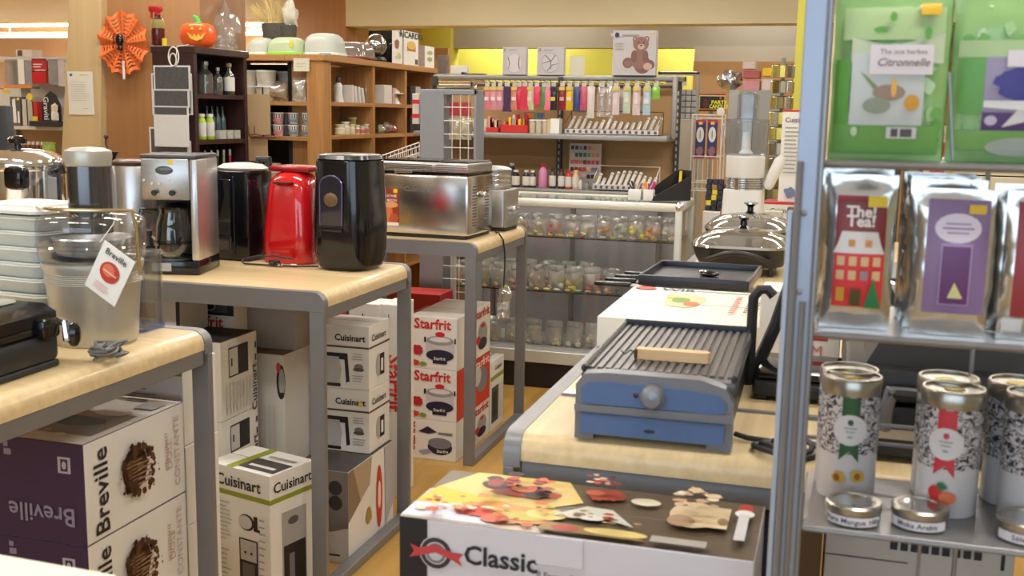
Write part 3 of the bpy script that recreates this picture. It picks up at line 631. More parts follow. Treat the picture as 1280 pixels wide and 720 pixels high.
f = fr('right'); prn(o, f, [('r', .25, .02, .80, .70, hx(160, 158, 156)), ('r', .28, .02, .78, .45, INK), ('r', .4, .05, .52, .38, hx(110, 108, 110)), ('e', .5, .62, .12, .03, hx(80, 80, 80))], 'machine_picture')
f = fr('top'); prn(o, f, [('r', .30, 0, .42, 1, GREEN), ('r', .42, .10, .98, .55, hx(66, 64, 64)), ('r', .50, .22, .9, .30, hx(210, 208, 204)), ('r', .5, .66, .92, .74, LGREY)], 'top_print')
# plain grey carton above, large white kettle carton
carton('plain taupe carton pushed up under the middle table top', -1.785, -1.608, 3.02, 3.27, .645, .842, GREYCARD, GREYCARD)
o, fr = carton('large white carton with a round kettle picture under the taupe one', -1.768, -1.612, 2.95, 3.27, .312, .644, CARD2, CARD2, mat(hx(128, 100, 78), .6, 0, .05, 8, 'brown_top'))
f = fr('front'); prn(o, f, [('e', .93, .74, .10, .17, INK), ('e', .95, .74, .07, .13, hx(170, 165, 160)), ('e', .88, .88, .05, .05, hx(190, 70, 50)), ('r', .87, .6, 1.0, .64, INK)]+[('r', .1+.11*k, .05, .13+.11*k, .5, hx(196, 192, 190)) for k in range(7)], 'kettle_picture')
carton('white carton beneath the kettle picture carton', -1.768, -1.612, 2.96, 3.27, 0, .311, CARD2, CARD2)
o, fr = carton('white carton with red lettering under dark appliance picture', -1.99, -1.772, 2.93, 3.01, .62, .832, CARD, CARD)
f = fr('front'); prn(o, f, [('r', .0, .66, 1, 1, hx(30, 28, 32)), ('r', .1, .7, .9, .9, hx(70, 68, 72)), ('e', .62, .80, .09, .08, hx(150, 150, 150)), ('e', .62, .80, .07, .06, INK)], 'appliance_picture'); text(o, f, 'Starfrit', .5, .55, .05, RED, 0, .02)
carton('white carton under the red lettered one', -1.99, -1.772, 2.93, 3.01, .312, .619, CARD2, CARD2); carton('low white carton at the floor under the red lettered one', -1.99, -1.772, 2.93, 3.01, 0, .311, CARD2, CARD2)
o, fr = carton('dark framed pale carton with orange patch behind the juicer', -2.18, -1.845, 2.75, 2.90, .7285, .832, mat(hx(196, 192, 184), .5, 0, .03, 8, 'ivory_carton'), CARD2)
f = fr('front'); prn(o, f, [('r', 0, 0, .04, 1, INK), ('r', .96, 0, 1, 1, INK), ('r', .55, .45, .75, .9, hx(170, 84, 30))], 'orange_patch')
o, fr = carton('pale carton beneath the one with an orange patch', -2.40, -2.11, 2.75, 2.95, .50, .729, CARD2, CARD2)
carton('pale carton low under the middle table at left', -2.40, -2.11, 2.75, 2.95, .25, .499, CARD2, CARD2); carton('pale carton on the floor under the middle table at left', -2.40, -2.11, 2.75, 2.95, 0, .249, CARD2, CARD2)
# ---- right side of the middle table: two carafe cartons on a tea maker carton
def carafe_box(label, z0, z1, y0, stick):
    o, fr = carton(label, -1.572, -1.393, y0, y0+.165, z0, z1, CARD, CARD, CARD2, 'white carafe cartons')
    f = fr('front'); prn(o, f, [('r', 0, .645, 1, .675, hx(96, 60, 60)), ('p', [(.12, .06), (.42, .06), (.46, .3), (.40, .52), (.16, .52)], hx(176, 176, 176)), ('p', [(.40, .56), (.58, .56), (.62, .12), (.55, .10), (.52, .46), (.42, .46)], INK), ('r', .12, .50, .44, .56, INK), ('r', .14, .03, .44, .08, INK), ('e', .80, .36, .09, .05, hx(120, 118, 118)), ('e', .80, .32, .11, .03, hx(80, 80, 80))]+lines(.68, .93, .46, .58, 3, LGREY, .3)+lines(.68, .93, .12, .24, 3, LGREY, .3)+([('r', .80, .765, .87, .82, YLAB)] if stick else []), 'carafe_picture')
    text(o, f, 'Cuisinart', .63, .80, .029, INK, 0, .028)
    r = fr('right'); prn(o, r, [('r', 0, .645, 1, .675, hx(96, 60, 60)), ('e', .45, .33, .14, .18, hx(170, 170, 170)), ('r', .5, .16, .72, .5, INK), ('r', .55, .22, .66, .42, CARD)], 'carafe_side'); text(o, r, 'Cuisinart', .45, .80, .03, INK, 0, .016); return o
carafe_box('white carafe carton, upper of two on the grey tea maker carton', .512, .722, 3.106, False)
carafe_box('white carafe carton with small yellow sticker, lower of two', .301, .511, 3.106, True)
o, fr = carton('tea maker carton with grey and brown photo print on the floor', -1.575, -1.381, 2.918, 3.275, 0, .300, mat(hx(188, 182, 176), .45, 0, .04, 8, 'tea_carton'), CARD, mat(hx(66, 62, 62), .4, 0, .05, 8, 'dark_glossy_top'))
f = fr('front'); prn(o, f, [('p', [(0, .40), (.3, .34), (.7, .34), (1, .40), (1, 1), (0, 1)], hx(112, 104, 100)), ('e', .35, .56, .22, .12, hx(170, 162, 156)), ('e', .2, .75, .16, .14, hx(150, 142, 138)), ('e', .78, .82, .12, .08, hx(40, 38, 40)), ('e', .78, .66, .12, .08, hx(40, 38, 40)), ('e', .2, .31, .10, .05, hx(190, 80, 40)), ('e', .5, .26, .08, .04, hx(60, 44, 30)), ('e', .5, .2, .09, .04, hx(210, 160, 60))], 'tea_photo'); prn(o, f, [('r', .5, .08, .85, .10, INK), ('r', .71, .81, .85, .83, LGREY), ('r', .71, .65, .85, .67, LGREY)], 'small_print')
r = fr('right'); prn(o, r, [('p', [(0, .45), (.3, .62), (.3, 1), (0, 1)], hx(130, 110, 90)), ('p', [(.1, 1), (.25, .6), (.45, .7), (.5, 1)], hx(168, 150, 128)), ('e', .66, .48, .07, .36, hx(186, 44, 40)), ('e', .66, .5, .035, .16, hx(226, 200, 196)), ('p', [(.8, .1), (1, .3), (1, 1), (.78, 1)], hx(176, 172, 178)), ('b', .42, .36, .06, .1, hx(160, 130, 60))], 'kettle_photo')
# ---- white and red cartons seen above the carafe cartons
def upright(label, px0, px1, py1, Y, z0, dep, top_red=False, tx='Starfrit'):
    a, b = atY(px0, py1, Y), atY(px1, py1, Y)
    o, fr = carton(label, a.x, b.x, Y, Y+dep, z0, a.z, CARD, CARD if not top_red else mat(hx(190, 44, 40), .5, 0, .03, 8, 'red_side'), CARD, 'tall cartons with red lettering')
    f = fr('front'); text(o, f, tx, .72, .6, .075, RED, -pi/2, .02); prn(o, f, [('p', [(.05, .45), (.4, .75), (.5, .45)], INK), ('r', .44, .6, .48, .95, INK)], 'black_picture'); return o
upright('tall white carton with red side lettering above the carafe cartons', 436, 474, 378, 3.50, 0, .12)
upright('tall white carton with a red flap beside the middle table rear leg', 475, 499, 380, 3.52, 0, .14)
a = atY(550, 369, 4.72)
o, fr = carton('dark red carton with dark lid picture standing behind the three pan cartons', a.x-.26, a.x, 4.72, 4.90, 0, a.z, mat(hx(170, 36, 34), .45, 0, .05, 8, 'red_carton'), top=mat(hx(190, 50, 44), .45, 0, .1, 8, 'red_carton'))
o, fr = carton('small orange and red food carton left of the tall white ones', -1.90, -1.705, 3.45, 3.60, 0, .68, mat(hx(190, 50, 36), .5, 0, .08, 8, 'red_food_carton'), top=mat(hx(196, 110, 56), .5, 0, .2, 8, 'food_top'))
f = fr('front'); prn(o, f, [('r', 0, .88, 1, .95, hx(150, 100, 60)), ('e', .4, .91, .2, .03, hx(220, 160, 80)), ('r', 0, .80, 1, .83, CARD)], 'food_print')
# ---- pan cartons under far table
def pan_box(label, z0, z1, style):
    o, fr = carton(label, -1.607, -1.402, 3.975, 4.405, z0, z1, CARD, CARD, CARD2, 'fondue and pan cartons with red lettering')
    f = fr('front')
    if style < 2:
        text(o, f, 'Starfrit', .49, .86, .056, RED, 0, .022)
        prn(o, f, [('r', .36, .32, .95, .56, hx(196, 194, 192)), ('e', .65, .56, .29, .09, hx(150, 148, 150)), ('e', .65, .58, .22, .05, hx(214, 212, 210)), ('e', .65, .68, .10, .05, RED), ('e', .65, .28, .29, .11, hx(36, 34, 60)), ('r', .50, .12, .80, .22, hx(36, 34, 60)), ('r', .32, .52, .36, .62, INK), ('r', .95, .52, .98, .62, INK), ('b', .18, .36, .13, .09, hx(180, 40, 44)), ('b', .14, .12, .09, .05, hx(200, 60, 40)), ('b', .3, .1, .07, .04, hx(120, 150, 60))], 'pan_picture')
        text(o, f, 'Starfrit', .65, .22, .018, WH, 0, .01, e=.0055)
    else:
        text(o, f, 'Starfrit', .07, .58, .042, RED, pi/2, .022)
        prn(o, f, [('e', .66, .34, .26, .2, hx(40, 38, 62)), ('e', .66, .44, .25, .14, hx(120, 118, 130)), ('r', .62, .66, .92, .72, hx(120, 118, 124)), ('p', [(.2, .7), (.4, .85), (.6, .72), (.42, .66)], hx(40, 36, 60)), ('p', [(.2, .2), (.42, .28), (.5, .2), (.3, .12)], hx(150, 152, 170)), ('e', .05, .1, .04, .05, RED)], 'pan_picture')
        text(o, f, 'Starfrit', .72, .24, .018, WH, 0, .01, e=.004)
    r = fr('right')
    if style == 1: prn(o, r, [('r', 0, 0, 1, 1, hx(200, 50, 34)), ('e', .75, .5, .18, .26, hx(120, 124, 140)), ('e', .6, .62, .12, .2, hx(200, 198, 196))], 'red_side_print')
    else: prn(o, r, [('e', .76, .42, .15, .26, hx(160, 158, 160)), ('e', .76, .24, .14, .12, hx(40, 36, 60)), ('e', .62, .34, .06, .09, RED), ('e', .76, .6, .06, .04, RED)], 'side_picture')
    text(o, r, 'Starfrit', .72, .86, .050, RED if style != 1 else hx(240, 220, 210), 0, .02, xs=1.5); return o
WH = hx(226, 224, 222)
pan_box('white pan carton with red lettering, top of the three under far table', .378, .592, 0)
pan_box('white pan carton with red lettering, middle of the three under far table', .166, .377, 1)
pan_box('white carton showing a dark pan and lid, lowest of the three', 0, .165, 2)
o, fr = carton('tall red and white carton edge left of the three pan cartons', -1.66, -1.612, 3.98, 4.30, 0, .575, mat(hx(176, 30, 36), .5, 0, .05, 8, 'red_edge'))
o, fr = carton('white oven carton with green stripe at far table rear leg', -1.80, -1.402, 4.425, 4.62, 0, .315, CARD, CARD, CARD)
r = fr('right'); prn(o, r, [('r', 0, .72, 1, .78, GREEN), ('r', .08, .1, .6, .62, hx(80, 80, 78)), ('r', .16, .18, .5, .55, INK), ('r', .66, .1, .95, .62, hx(206, 204, 196))], 'oven_side'); text(o, r, 'Cuisinart', .55, .88, .028, INK, 0, .012)
f = fr('top'); prn(o, f, [('r', .86, 0, .9, 1, LGREY)], 'top_print')
# ================================================================ print that follows curved surfaces: fn(u, v, off) -> point
def sprn(parent, fn, items, name='printed_label', rough=.4, metal=0.):
    mb = MB()
    for k, it in enumerate(items):
        off = .0005+(.0004*k if len(items) < 30 else .00008*k+.0002); col = it[-1]; mb.use(col if isinstance(col, bpy.types.Material) else mat(col, rough, metal, .02, 10, 'print_ink'))
        if it[0] == 'r':
            n = 8; vs = [fn(it[1]+(it[3]-it[1])*i/n, it[2]+(it[4]-it[2])*j/n, off) for j in range(n+1) for i in range(n+1)]
            mb.add(vs, [(j*(n+1)+i, j*(n+1)+i+1, (j+1)*(n+1)+i+1, (j+1)*(n+1)+i) for j in range(n) for i in range(n)])
        else:
            if it[0] == 'p': pts = it[1]
            else:
                pts = blot(it, k) if it[0] == 'b' else [(it[1]+it[3]*cos(2*pi*i/18), it[2]+it[4]*sin(2*pi*i/18)) for i in range(18)]
            cu, cv = sum(p[0] for p in pts)/len(pts), sum(p[1] for p in pts)/len(pts); q = []
            for i, (a, b) in enumerate(pts):
                c, d = pts[(i+1) % len(pts)]; m_ = max(1, int(sqrt((a-c)**2+(b-d)**2)/.05)); q += [(a+(c-a)*j/m_, b+(d-b)*j/m_) for j in range(m_)]
            n = len(q); vs = [fn(cu, cv, off)]; fs = [(0, i+1, (i+1) % n+1) for i in range(n)]
            for r_ in (1, 2, 3): vs += [fn(cu+(a-cu)*r_/3, cv+(b-cv)*r_/3, off) for a, b in q]
            for r_ in (0, 1): fs += [(r_*n+i+1, (r_+1)*n+i+1, (r_+1)*n+(i+1) % n+1, r_*n+(i+1) % n+1) for i in range(n)]
            mb.add(vs, fs)
    return mb.build(name, None, parent)
def stext(parent, fn, W, H, s, a, b, size, col, rot=0, bold=.0, off=.004, shear=0., xs=1.):
    t = text(parent, (Vector((0, 0, 0)), Vector((1, 0, 0)), Vector((0, 0, 1))), s, 0, 0, size, col, rot, bold, 'CENTER', 0, shear, 'lettering', xs)
    for v in t.data.vertices: v.co = fn(a+v.co.x/W, b+v.co.z/H, off)
    return t
def pouch_fn(W, H, T, seam=.06, e=.5):
    def f(u, v, off=0.):
        vv = min(1, max(0, (v-seam)/(1-2*seam)))
        return Vector(((u-.5)*W, -(T/2*(max(0, sin(pi*min(1, max(0, u))))**e)*(max(0, sin(pi*vv))**e)+.0006)-off, v*H))
    return f
def cyl_fn(r, h, a_front=0.):
    def f(u, v, off=0.): # u in radians/pi around the front, 0.5 = facing -Y
        a = -pi/2+a_front+(u-.5)*pi; return Vector(((r+off)*cos(a), (r+off)*sin(a), v*h))
    return f
# ================================================================ carton in front of the right table
WCARD = mat(hx(214, 212, 220), .42, 0, .03, 8, 'white_gloss_carton')
X0, X1, Y0, Y1 = -.553, -.068, 1.335, 1.545
for k, (z0, z1) in enumerate(((.56, .843), (.28, .559), (0, .279))):
    o, fr = carton(['raclette set carton with food photo top and round seal, in front of right table', 'white carton directly beneath the raclette set carton', 'white carton on the floor, two below the raclette set carton'][k], X0, X1, Y0, Y1, z0, z1, WCARD, WCARD, mat(hx(98, 84, 66), .35, 0, .08, 8, 'dark_photo_top'), 'big white cartons in front of right table')
    f = fr('front'); prn(o, f, [('r', 0, 0, .085, 1, hx(26, 26, 32)), ('e', .112, .835, .050, .086, hx(206, 204, 208)), ('e', .112, .835, .047, .080, hx(52, 50, 56)), ('e', .112, .835, .034, .058, hx(206, 204, 208)), ('e', .112, .835, .030, .052, hx(120, 118, 122)), ('e', .112, .835, .022, .038, hx(196, 194, 198)), ('p', [(.032, .80), (.062, .815), (.112, .84), (.165, .81), (.192, .785), (.182, .82), (.196, .85), (.165, .85), (.112, .88), (.062, .855), (.034, .87), (.046, .835)], hx(196, 66, 70))], 'round_seal'); prn(o, f, [('e', .885, .75, .055, .095, hx(52, 50, 56)), ('e', .885, .75, .040, .069, hx(214, 212, 216)), ('e', .885, .75, .033, .057, hx(120, 118, 122)), ('p', [(.80, .70), (.885, .74), (.97, .70), (.97, .76), (.885, .80), (.80, .76)], hx(196, 66, 70))], 'round_seal')
    text(o, f, 'Classic', .305, .845, .038, hx(38, 36, 40), 0, .022); text(o, f, '8 Person Raclette', .50, .80, .012, hx(90, 88, 92))
    if k == 0:
        tp = fr('top'); prn(o, tp, [('p', [(0, 0), (0, .55), (.22, 1), (.30, .55), (.42, .0)], hx(206, 190, 170)), ('p', [(.02, .62), (.10, 1), (.40, 1), (.48, .62), (.36, .40), (.12, .52)], hx(222, 196, 120)),
            ('p', [(.0, .3), (.02, .62), (.30, .42), (.2, .3)], hx(222, 186, 40)), ('p', [(0, .02), (0, .28), (.2, .32), (.28, .02)], hx(204, 208, 222)),
            ('b', .28, .70, .11, .12, hx(180, 60, 36)), ('e', .19, .78, .05, .09, hx(44, 36, 34)), ('e', .33, .66, .04, .08, hx(46, 34, 40)), ('e', .28, .74, .04, .07, hx(220, 120, 60)),
            ('p', [(.14, .34), (.24, .44), (.44, .34), (.42, .14), (.30, .06), (.2, .16)], hx(210, 150, 84)), ('b', .20, .22, .06, .09, hx(196, 60, 36)), ('e', .33, .22, .08, .08, hx(190, 180, 80)), ('e', .40, .30, .06, .10, hx(220, 200, 120)), ('b', .27, .12, .04, .08, hx(214, 90, 50)),
            ('b', .53, .78, .06, .12, hx(176, 70, 54)), ('e', .50, .80, .03, .05, hx(210, 110, 90)), ('p', [(.42, .30), (.50, .52), (.58, .50), (.66, .24), (.56, .34), (.48, .28)], hx(196, 198, 186)), ('e', .53, .32, .04, .05, hx(210, 208, 200)), ('e', .66, .72, .045, .07, hx(222, 212, 190)),
            ('p', [(.40, .02), (.42, .16), (.60, .14), (.72, .02)], hx(150, 120, 70)), ('e', .62, .10, .09, .06, hx(226, 206, 130)), ('e', .48, .08, .04, .05, hx(176, 60, 40)),
            ('e', .81, .58, .07, .24, hx(226, 206, 170)), ('r', .81, .38, .91, .76, hx(222, 200, 160)), ('e', .78, .44, .04, .10, hx(180, 150, 120)), ('e', .895, .5, .015, .06, hx(150, 120, 90)),
            ('r', .72, .02, .87, .12, hx(170, 166, 158)), ('e', .95, .78, .022, .09, hx(190, 50, 50)), ('e', .95, .68, .028, .07, hx(226, 226, 228)), ('r', .935, .2, .965, .66, hx(206, 206, 210))], 'food_photo'); prn(o, tp, scatter(.03, .42, .05, .42, 46, [hx(206, 96, 50), hx(222, 140, 70), hx(200, 190, 90), hx(226, 206, 150), hx(180, 70, 44), hx(216, 200, 170)], .006, .022, 1.6, 3)+scatter(.18, .38, .56, .86, 22, [hx(176, 50, 34), hx(60, 34, 34), hx(206, 90, 50), hx(150, 44, 36)], .01, .028, 2, 5)+scatter(.45, .70, .03, .2, 20, [hx(214, 190, 120), hx(176, 130, 80), hx(160, 60, 44), hx(120, 96, 70)], .006, .018, 1.6, 7)+scatter(.47, .58, .70, .9, 12, [hx(200, 90, 70), hx(120, 50, 44), hx(220, 190, 170)], .008, .02, 2, 9)+scatter(.76, .88, .42, .72, 14, [hx(214, 190, 150), hx(226, 214, 190), hx(196, 160, 130)], .01, .025, 2, 11), 'food_details')['kind'] = 'stuff'
        MB().box(-.082, -.017, -.0025, .001, .245, .2865, .0008).build('front_tab', WCARD, o, loc=(.037, -.105, -.004))
# ================================================================ blue grill
BLUE = mat(hx(78, 106, 150), .32, 0, .08, 90, 'blue_enamel', coat=.2); GREYP = mat(hx(118, 120, 126), .38, .2, .04, 20, 'grey_plastic')
NONST = mat(hx(96, 96, 98), .32, .35, .08, 60, 'nonstick_plate')
t = thing('ribbed_grill', 'blue and grey tabletop grill with ribbed plate and wooden tool', 'grill', (-.250, 1.815, TB), math.radians(1.0))
w2, d2 = .121, .215
MB().prism([(-w2, 0), (-w2+.03, 0), (-w2+.03, .008), (w2-.038, .008), (w2-.038, 0), (w2, 0), (w2, .075), (w2-.012, .097), (w2-.05, .108), (-w2+.05, .108), (-w2+.012, .104), (-w2, .086)], -d2, -d2+.03).build('front_housing', GREYP, t)
mb = MB().prism([(-w2+.014, .058), (w2-.018, .058), (w2-.011, .064), (w2-.011, .076), (w2-.022, .086), (w2-.06, .091), (-w2+.05, .094), (-w2+.020, .091), (-w2+.010, .082), (-w2+.010, .063)], -d2-.004, -d2+.001); mb.build('upper_blue_panel', BLUE, t)
MB().prism([(-w2+.010, .011), (w2-.016, .011), (w2-.012, .015), (w2-.012, .042), (-w2+.010, .042)], -d2-.004, -d2+.001).build('lower_blue_panel', BLUE, t)
mb = MB(); mb.prism([(-w2+.0, .046), (w2, .046), (w2, .058), (-w2, .056)], -d2-.007, -d2+.001); mb.build('grey_band', GREYP, t)
mb = MB().at(.0, -d2-.004, .077, 0, pi/2); mb.lathe([(.0195, 0), (.0195, .003), (.0175, .004), (.0175, .012), (.013, .018), (0, .020)], 26); mb.build('control_knob', mat(hx(128, 130, 136), .3, .3, .04, 20, 'knob_grey'), t)
mb = MB().at(-.026, -d2-.004, .077, 0, pi/2); mb.lathe([(.004, 0), (.004, .001), (0, .0015)], 12); mb.build('pilot_lamp', mat(hx(60, 20, 30), .2, 0, 0, 9, 'lamp_red'), t)
mb = MB().at(-.003, -d2-.004, .022, 0, pi/2); mb.lathe([(.009, 0), (.009, .001), (0, .001)], 16, 1, .3); mb.build('drawer_slot', MBLACK, t)
MB().box(-w2+.006, w2-.006, -d2+.03, d2, .006, .082, .006).build('housing', mat(hx(40, 40, 44), .4, 0, .1, 20, 'housing_black'), t)
MB().box(-w2+.002, w2+.002, -d2+.026, d2+.004, .082, .101, .005).build('plate_tray', NONST, t)
mb = MB()
for k in range(17): x = -w2+.014+k*(2*w2-.024)/16; mb.prism([(x-.0048, .101), (x+.0048, .101), (x+.0036, .1045), (x-.0036, .1045)], -d2+.05, d2-.012)
mb.build('ribs', NONST, t)
MB().box(-w2+.002, -w2+.010, -d2+.026, d2+.004, .10, .112, .003).box(w2-.006, w2+.002, -d2+.026, d2+.004, .10, .112, .003).box(-w2+.002, w2+.002, d2-.006, d2+.004, .10, .113, .003).build('plate_rim', mat(hx(56, 60, 70), .25, .3, .08, 60, 'rim_dark'), t)
mb = MB()
for k in range(26): x = -w2+.03+k*.0066; mb.box(x, x+.004, d2+.004, d2+.016, .104, .110, .001)
mb.build('rear_guard', mat(hx(150, 170, 200), .25, .6, .05, 20, 'blue_grey_metal'), t)
pts = [(w2, -.14, .008), (w2+.02, -.15, .006), (w2+.05, -.155, .006), (w2+.10, -.17, .005)]
for k in range(34): a = k*2*pi/13-.9; pts.append((w2+.080+(.050-.012*(k//13))*cos(a), -.185+(.040-.010*(k//13))*sin(a), .006+.005*(k//13)+.004*sin(a*2)))
MB().tube(pts, .0045, 6).build('power_cord', MBLACK, t)
t = thing('wooden_scraper', 'wooden handled scraper with string lying on the ribbed grill plate', 'kitchen tool', (-.238, 1.735, TB+.1052), math.radians(2))
mb = MB().prism([(-.058, -.009), (-.04, -.011), (0, -.010), (.03, -.012), (.058, -.009), (.062, 0), (.056, .010), (.02, .012), (-.02, .009), (-.058, .010)], 0, .017, 'Z'); mb.build('wooden_handle', wood(hx(206, 168, 120), hx(224, 190, 146), 'raw_wood', 'X', .5, 2, 0), t)
MB().box(-.062, -.056, -.011, .011, 0, .017, .002).build('ferrule', mat(hx(80, 50, 36), .4, .3, .1, 20, 'brown_ferrule'), t)
MB().tube([(-.058, .004, .006), (-.07, .008, .01), (-.078, .002, .004), (-.086, .01, .008)], .0012, 5).build('string', MBLACK, t)
# ---- white food carton behind grill
o, fr = carton('flat white carton with food picture lying behind the blue grill', -.478, -.115, 2.27, 2.72, TB, TB+.068, CARD, CARD, mat(hx(220, 218, 210), .35, 0, .04, 8, 'white_top'))
tp = fr('top'); prn(o, tp, [('b', .42, .62, .14, .2, hx(196, 196, 150)), ('e', .40, .60, .06, .08, hx(120, 150, 70)), ('e', .48, .50, .05, .07, hx(190, 110, 60)), ('e', .33, .7, .04, .06, hx(220, 200, 100)), ('b', .1, .93, .07, .05, hx(190, 50, 46)), ('r', .92, .30, .98, .38, YLAB)]+lines(.74, .78, .25, .8, 9, hx(200, 110, 90), .5)+lines(.83, .86, .25, .8, 9, DGREY, .5)+lines(.90, .93, .45, .8, 6, DGREY, .5), 'food_picture')
text(o, tp, 'WIR', .33, .92, .045, INK, 0, .02); prn(o, tp, [('r', .45, .92, .85, .945, LGREY)], 'small_print')
# ---- black raclette with chrome pans
t = thing('black_raclette', 'black raclette with flat tray on a blue base and pan handles sticking out left', 'grill', (-.350, 3.10, TB), math.radians(-2))
MB().box(-.13, .13, -.14, .16, 0, .022, .006).build('base', BLACK, t)
MB().box(-.11, .14, -.142, -.138, .004, .036, .001).build('blue_panel', BLUE, t)
MB().box(-.03, .045, -.150, -.142, .002, .038, .003).build('pale_panel', mat(hx(150, 176, 222), .35, 0, .04, 9, 'pale_blue'), t)
MB().box(-.148, .148, -.158, .17, .040, .048, .006).build('tray', mat(hx(64, 66, 72), .45, .2, .08, 60, 'tray_graphite'), t)
TR = mat(hx(46, 50, 60), .32, .2, .08, 60, 'tray_edge')
MB().box(-.152, .152, -.165, -.153, .036, .066, .004).box(-.152, .152, .163, .175, .036, .066, .004).box(-.152, -.142, -.16, .17, .036, .066, .004).box(.142, .152, -.16, .17, .036, .066, .004).build('tray_edge', TR, t)
for x, y in ((-.1, -.1), (.1, -.1), (-.1, .12), (.1, .12)): MB().box(x-.01, x+.01, y-.01, y+.01, .02, .041, .003).build('tray_post', BLACK, t)
MB().ball((.02, .0, .056), .03, .02, .009, 12, 8).build('tray_knob', BLACK, t)
MB().ball((.004, -.004, .063), .012, .008, .004, 10, 6).build('knob_modelled_glint', CHROME, t)  # chrome blob modelled to imitate a glint on the black knob
for k in range(4):
    y = -.12+k*.075; MB().box(-.18, -.10, y-.018, y+.018, .026, .029, .001).build('raclette_pan', mat(hx(150, 146, 138), .3, .8, .05, 9, 'pan_metal'), t)
    MB().box(-.285+.012*k, -.18, y-.013, y+.013, .022, .034, .004).build('pan_handle', BLACK, t)
for k in range(4): MB().tube([(.145, -.14+k*.012, .010+.007*k), (.06, -.143+k*.012, .010+.007*k)], .003, 6).build('chrome_rod', CHROME, t)
MB().ball((.062, -.146, .022), .012, .010, .017).build('rod_knob', BLACK, t)
# ---- skillets
LIDG = glass('lid_glass', (.78, .79, .78), .30, .05, .10, (.5, .5, .48))
def skillet(label, x, y, z, s=1.0, arch=True):
    t = thing('electric_skillet', label, 'skillet', (x, y, z), 0, 'lidded electric skillets')
    MB().rlathe([(.04, 0), (.02, .004), (.008, .03), (.0, .058), (-.004, .064), (0, .066), (.004, .064), (.012, .03), (.05, .012)], .155*s, .155*s, .09).build('pan', MBLACK, t)
    MB().rlathe([(-.004, .064), (-.002, .072), (.004, .072), (.004, .064)], .155*s, .155*s, .09).build('lid_rim', CHROME, t)
    MB().rlathe([(.004, .070), (.018, .090), (.05, .108), (.10, .116), (.14, .118)], .155*s, .155*s, .09).build('glass_lid', LIDG, t)
    MB().lathe([(.024, .117), (.020, .120), (.012, .126), (.011, .14), (.02, .152), (.026, .154)], 20).build('lid_knob', BLACK, t)
    MB().lathe([(.0265, .153), (.026, .158), (.015, .160), (0, .161)], 20).build('knob_cap', CHROME, t)
    if arch:
        pts = [(-.095*s+.19*s*k/12, -.155*s-.045*sin(pi*k/12)-.01, .028+.030*sin(pi*k/12)) for k in range(13)]
        MB().tube([(-.09*s, -.13*s, .03)]+pts+[(.09*s, -.13*s, .03)], .0085, 8).build('front_handle', MBLACK, t)
    for q in ((-.1, -.1), (.1, -.1), (-.1, .1), (.1, .1)): MB().box(q[0]-.008, q[0]+.008, q[1]-.008, q[1]+.008, -.025, .008, .002).build('foot', BLACK, t)
    return t
skillet('front electric skillet with glass lid, nearest of two before the food processor', -.278, 3.60, TB+.0255)
skillet('rear electric skillet with glass lid, close against food processor base', -.30, 4.17, TB+.0255, 1.02, False)
# ---- food processor
cartn, fr = carton('low white carton raising the food processor', -.455, -.265, 4.42, 4.62, TB, TB+.08, CARD)
t = thing('food_processor', 'tall white food processor with clear bowl and chute behind skillets', 'food processor', (-.355, 4.52, TB+.081), 0)
MB().rlathe([(.0, 0), (.004, .12), (.005, .13)], .082, .08, .02).build('motor_base', WHITE, t)
MB().lathe([(.074, .13), (.074, .178)], 32).build('chrome_ring', CHROME, t)
mb = MB()
for k in range(5): mb.lathe([(.0745, .136+k*.009), (.076, .138+k*.009), (.0745, .14+k*.009)], 32)
mb.build('ring_ribs', mat((.25, .25, .25), .2, .8, 0, 9, 'rib_dark'), t)
MB().lathe([(.076, .178), (.078, .182), (.078, .262), (.074, .266)], 32).build('white_collar', WHITE, t)
MB().lathe([(.07, .266), (.086, .275), (.088, .40), (.09, .402)], 32).build('bowl', CLEAR, t)
MB().lathe([(.02, .27), (.03, .275), (.018, .29), (.016, .36)], 16).build('blade_hub', WHITE, t)
MB().lathe([(.09, .402), (.09, .412), (.03, .416)], 32).build('bowl_lid', CLEAR, t)
MB().rlathe([(0, .41), (0, .51)], .042, .036, .02).build('feed_tube', CLEAR, t)
MB().rlathe([(.008, .42), (.006, .52), (.004, .525)], .042, .036, .02).build('pusher', CLEAR, t)
mb = MB(); mb.at(.118, -.02, .20, 0, .0, .38); mb.rlathe([(.014, -.07), (.003, -.055), (0, 0), (.002, .055), (.012, .072)], .024, .03, .02); mb.build('bowl_handle', WHITE, t)
mb = MB(); mb.tube([(-.088, 0, .40), (-.1, 0, .36), (-.088, 0, .31)], .006, 6); mb.build('safety_latch', CLEAR, t)
# ---- black press with loop handle beside
t = thing('sandwich_press', 'black sandwich press with a tall looped handle beside the blue grill', 'grill', (-.075, 2.03, TB), 0)
MB().box(-.045, .12, -.10, .10, .006, .035, .01).build('base', MBLACK, t)
MB().box(-.04, .115, -.09, .09, .036, .05, .008).build('lid', BLACK, t)
for q in (-.03, .1): MB().box(q-.012, q+.012, -.09, .09, 0, .008, .002).build('foot', MBLACK, t)
a = [atY(px, py, 2.02)-Vector((-.075, 2.03, TB)) for px, py in ((936, 478), (938, 440), (940, 400), (942, 372), (950, 362), (960, 362), (967, 370))]
b2 = [atY(px, py, 2.05)-Vector((-.075, 2.03, TB)) for px, py in ((932, 480), (952, 445), (970, 405), (986, 360), (989, 350))]
MB().tube(a, .0095, 8).build('loop_handle', MBLACK, t); MB().tube(b2, .012, 8).build('hinge_arm', MBLACK, t)
o, fr = carton('upright white carton with red patch and letter M behind the press', -.13, .03, 2.22, 2.34, TB, 1.055, CARD)
f = fr('front'); prn(o, f, [('r', .55, .38, .85, .62, RED), ('r', .58, .46, .66, .54, CARD)], 'red_patch'); text(o, f, 'M', .72, .24, .03, hx(200, 120, 110))
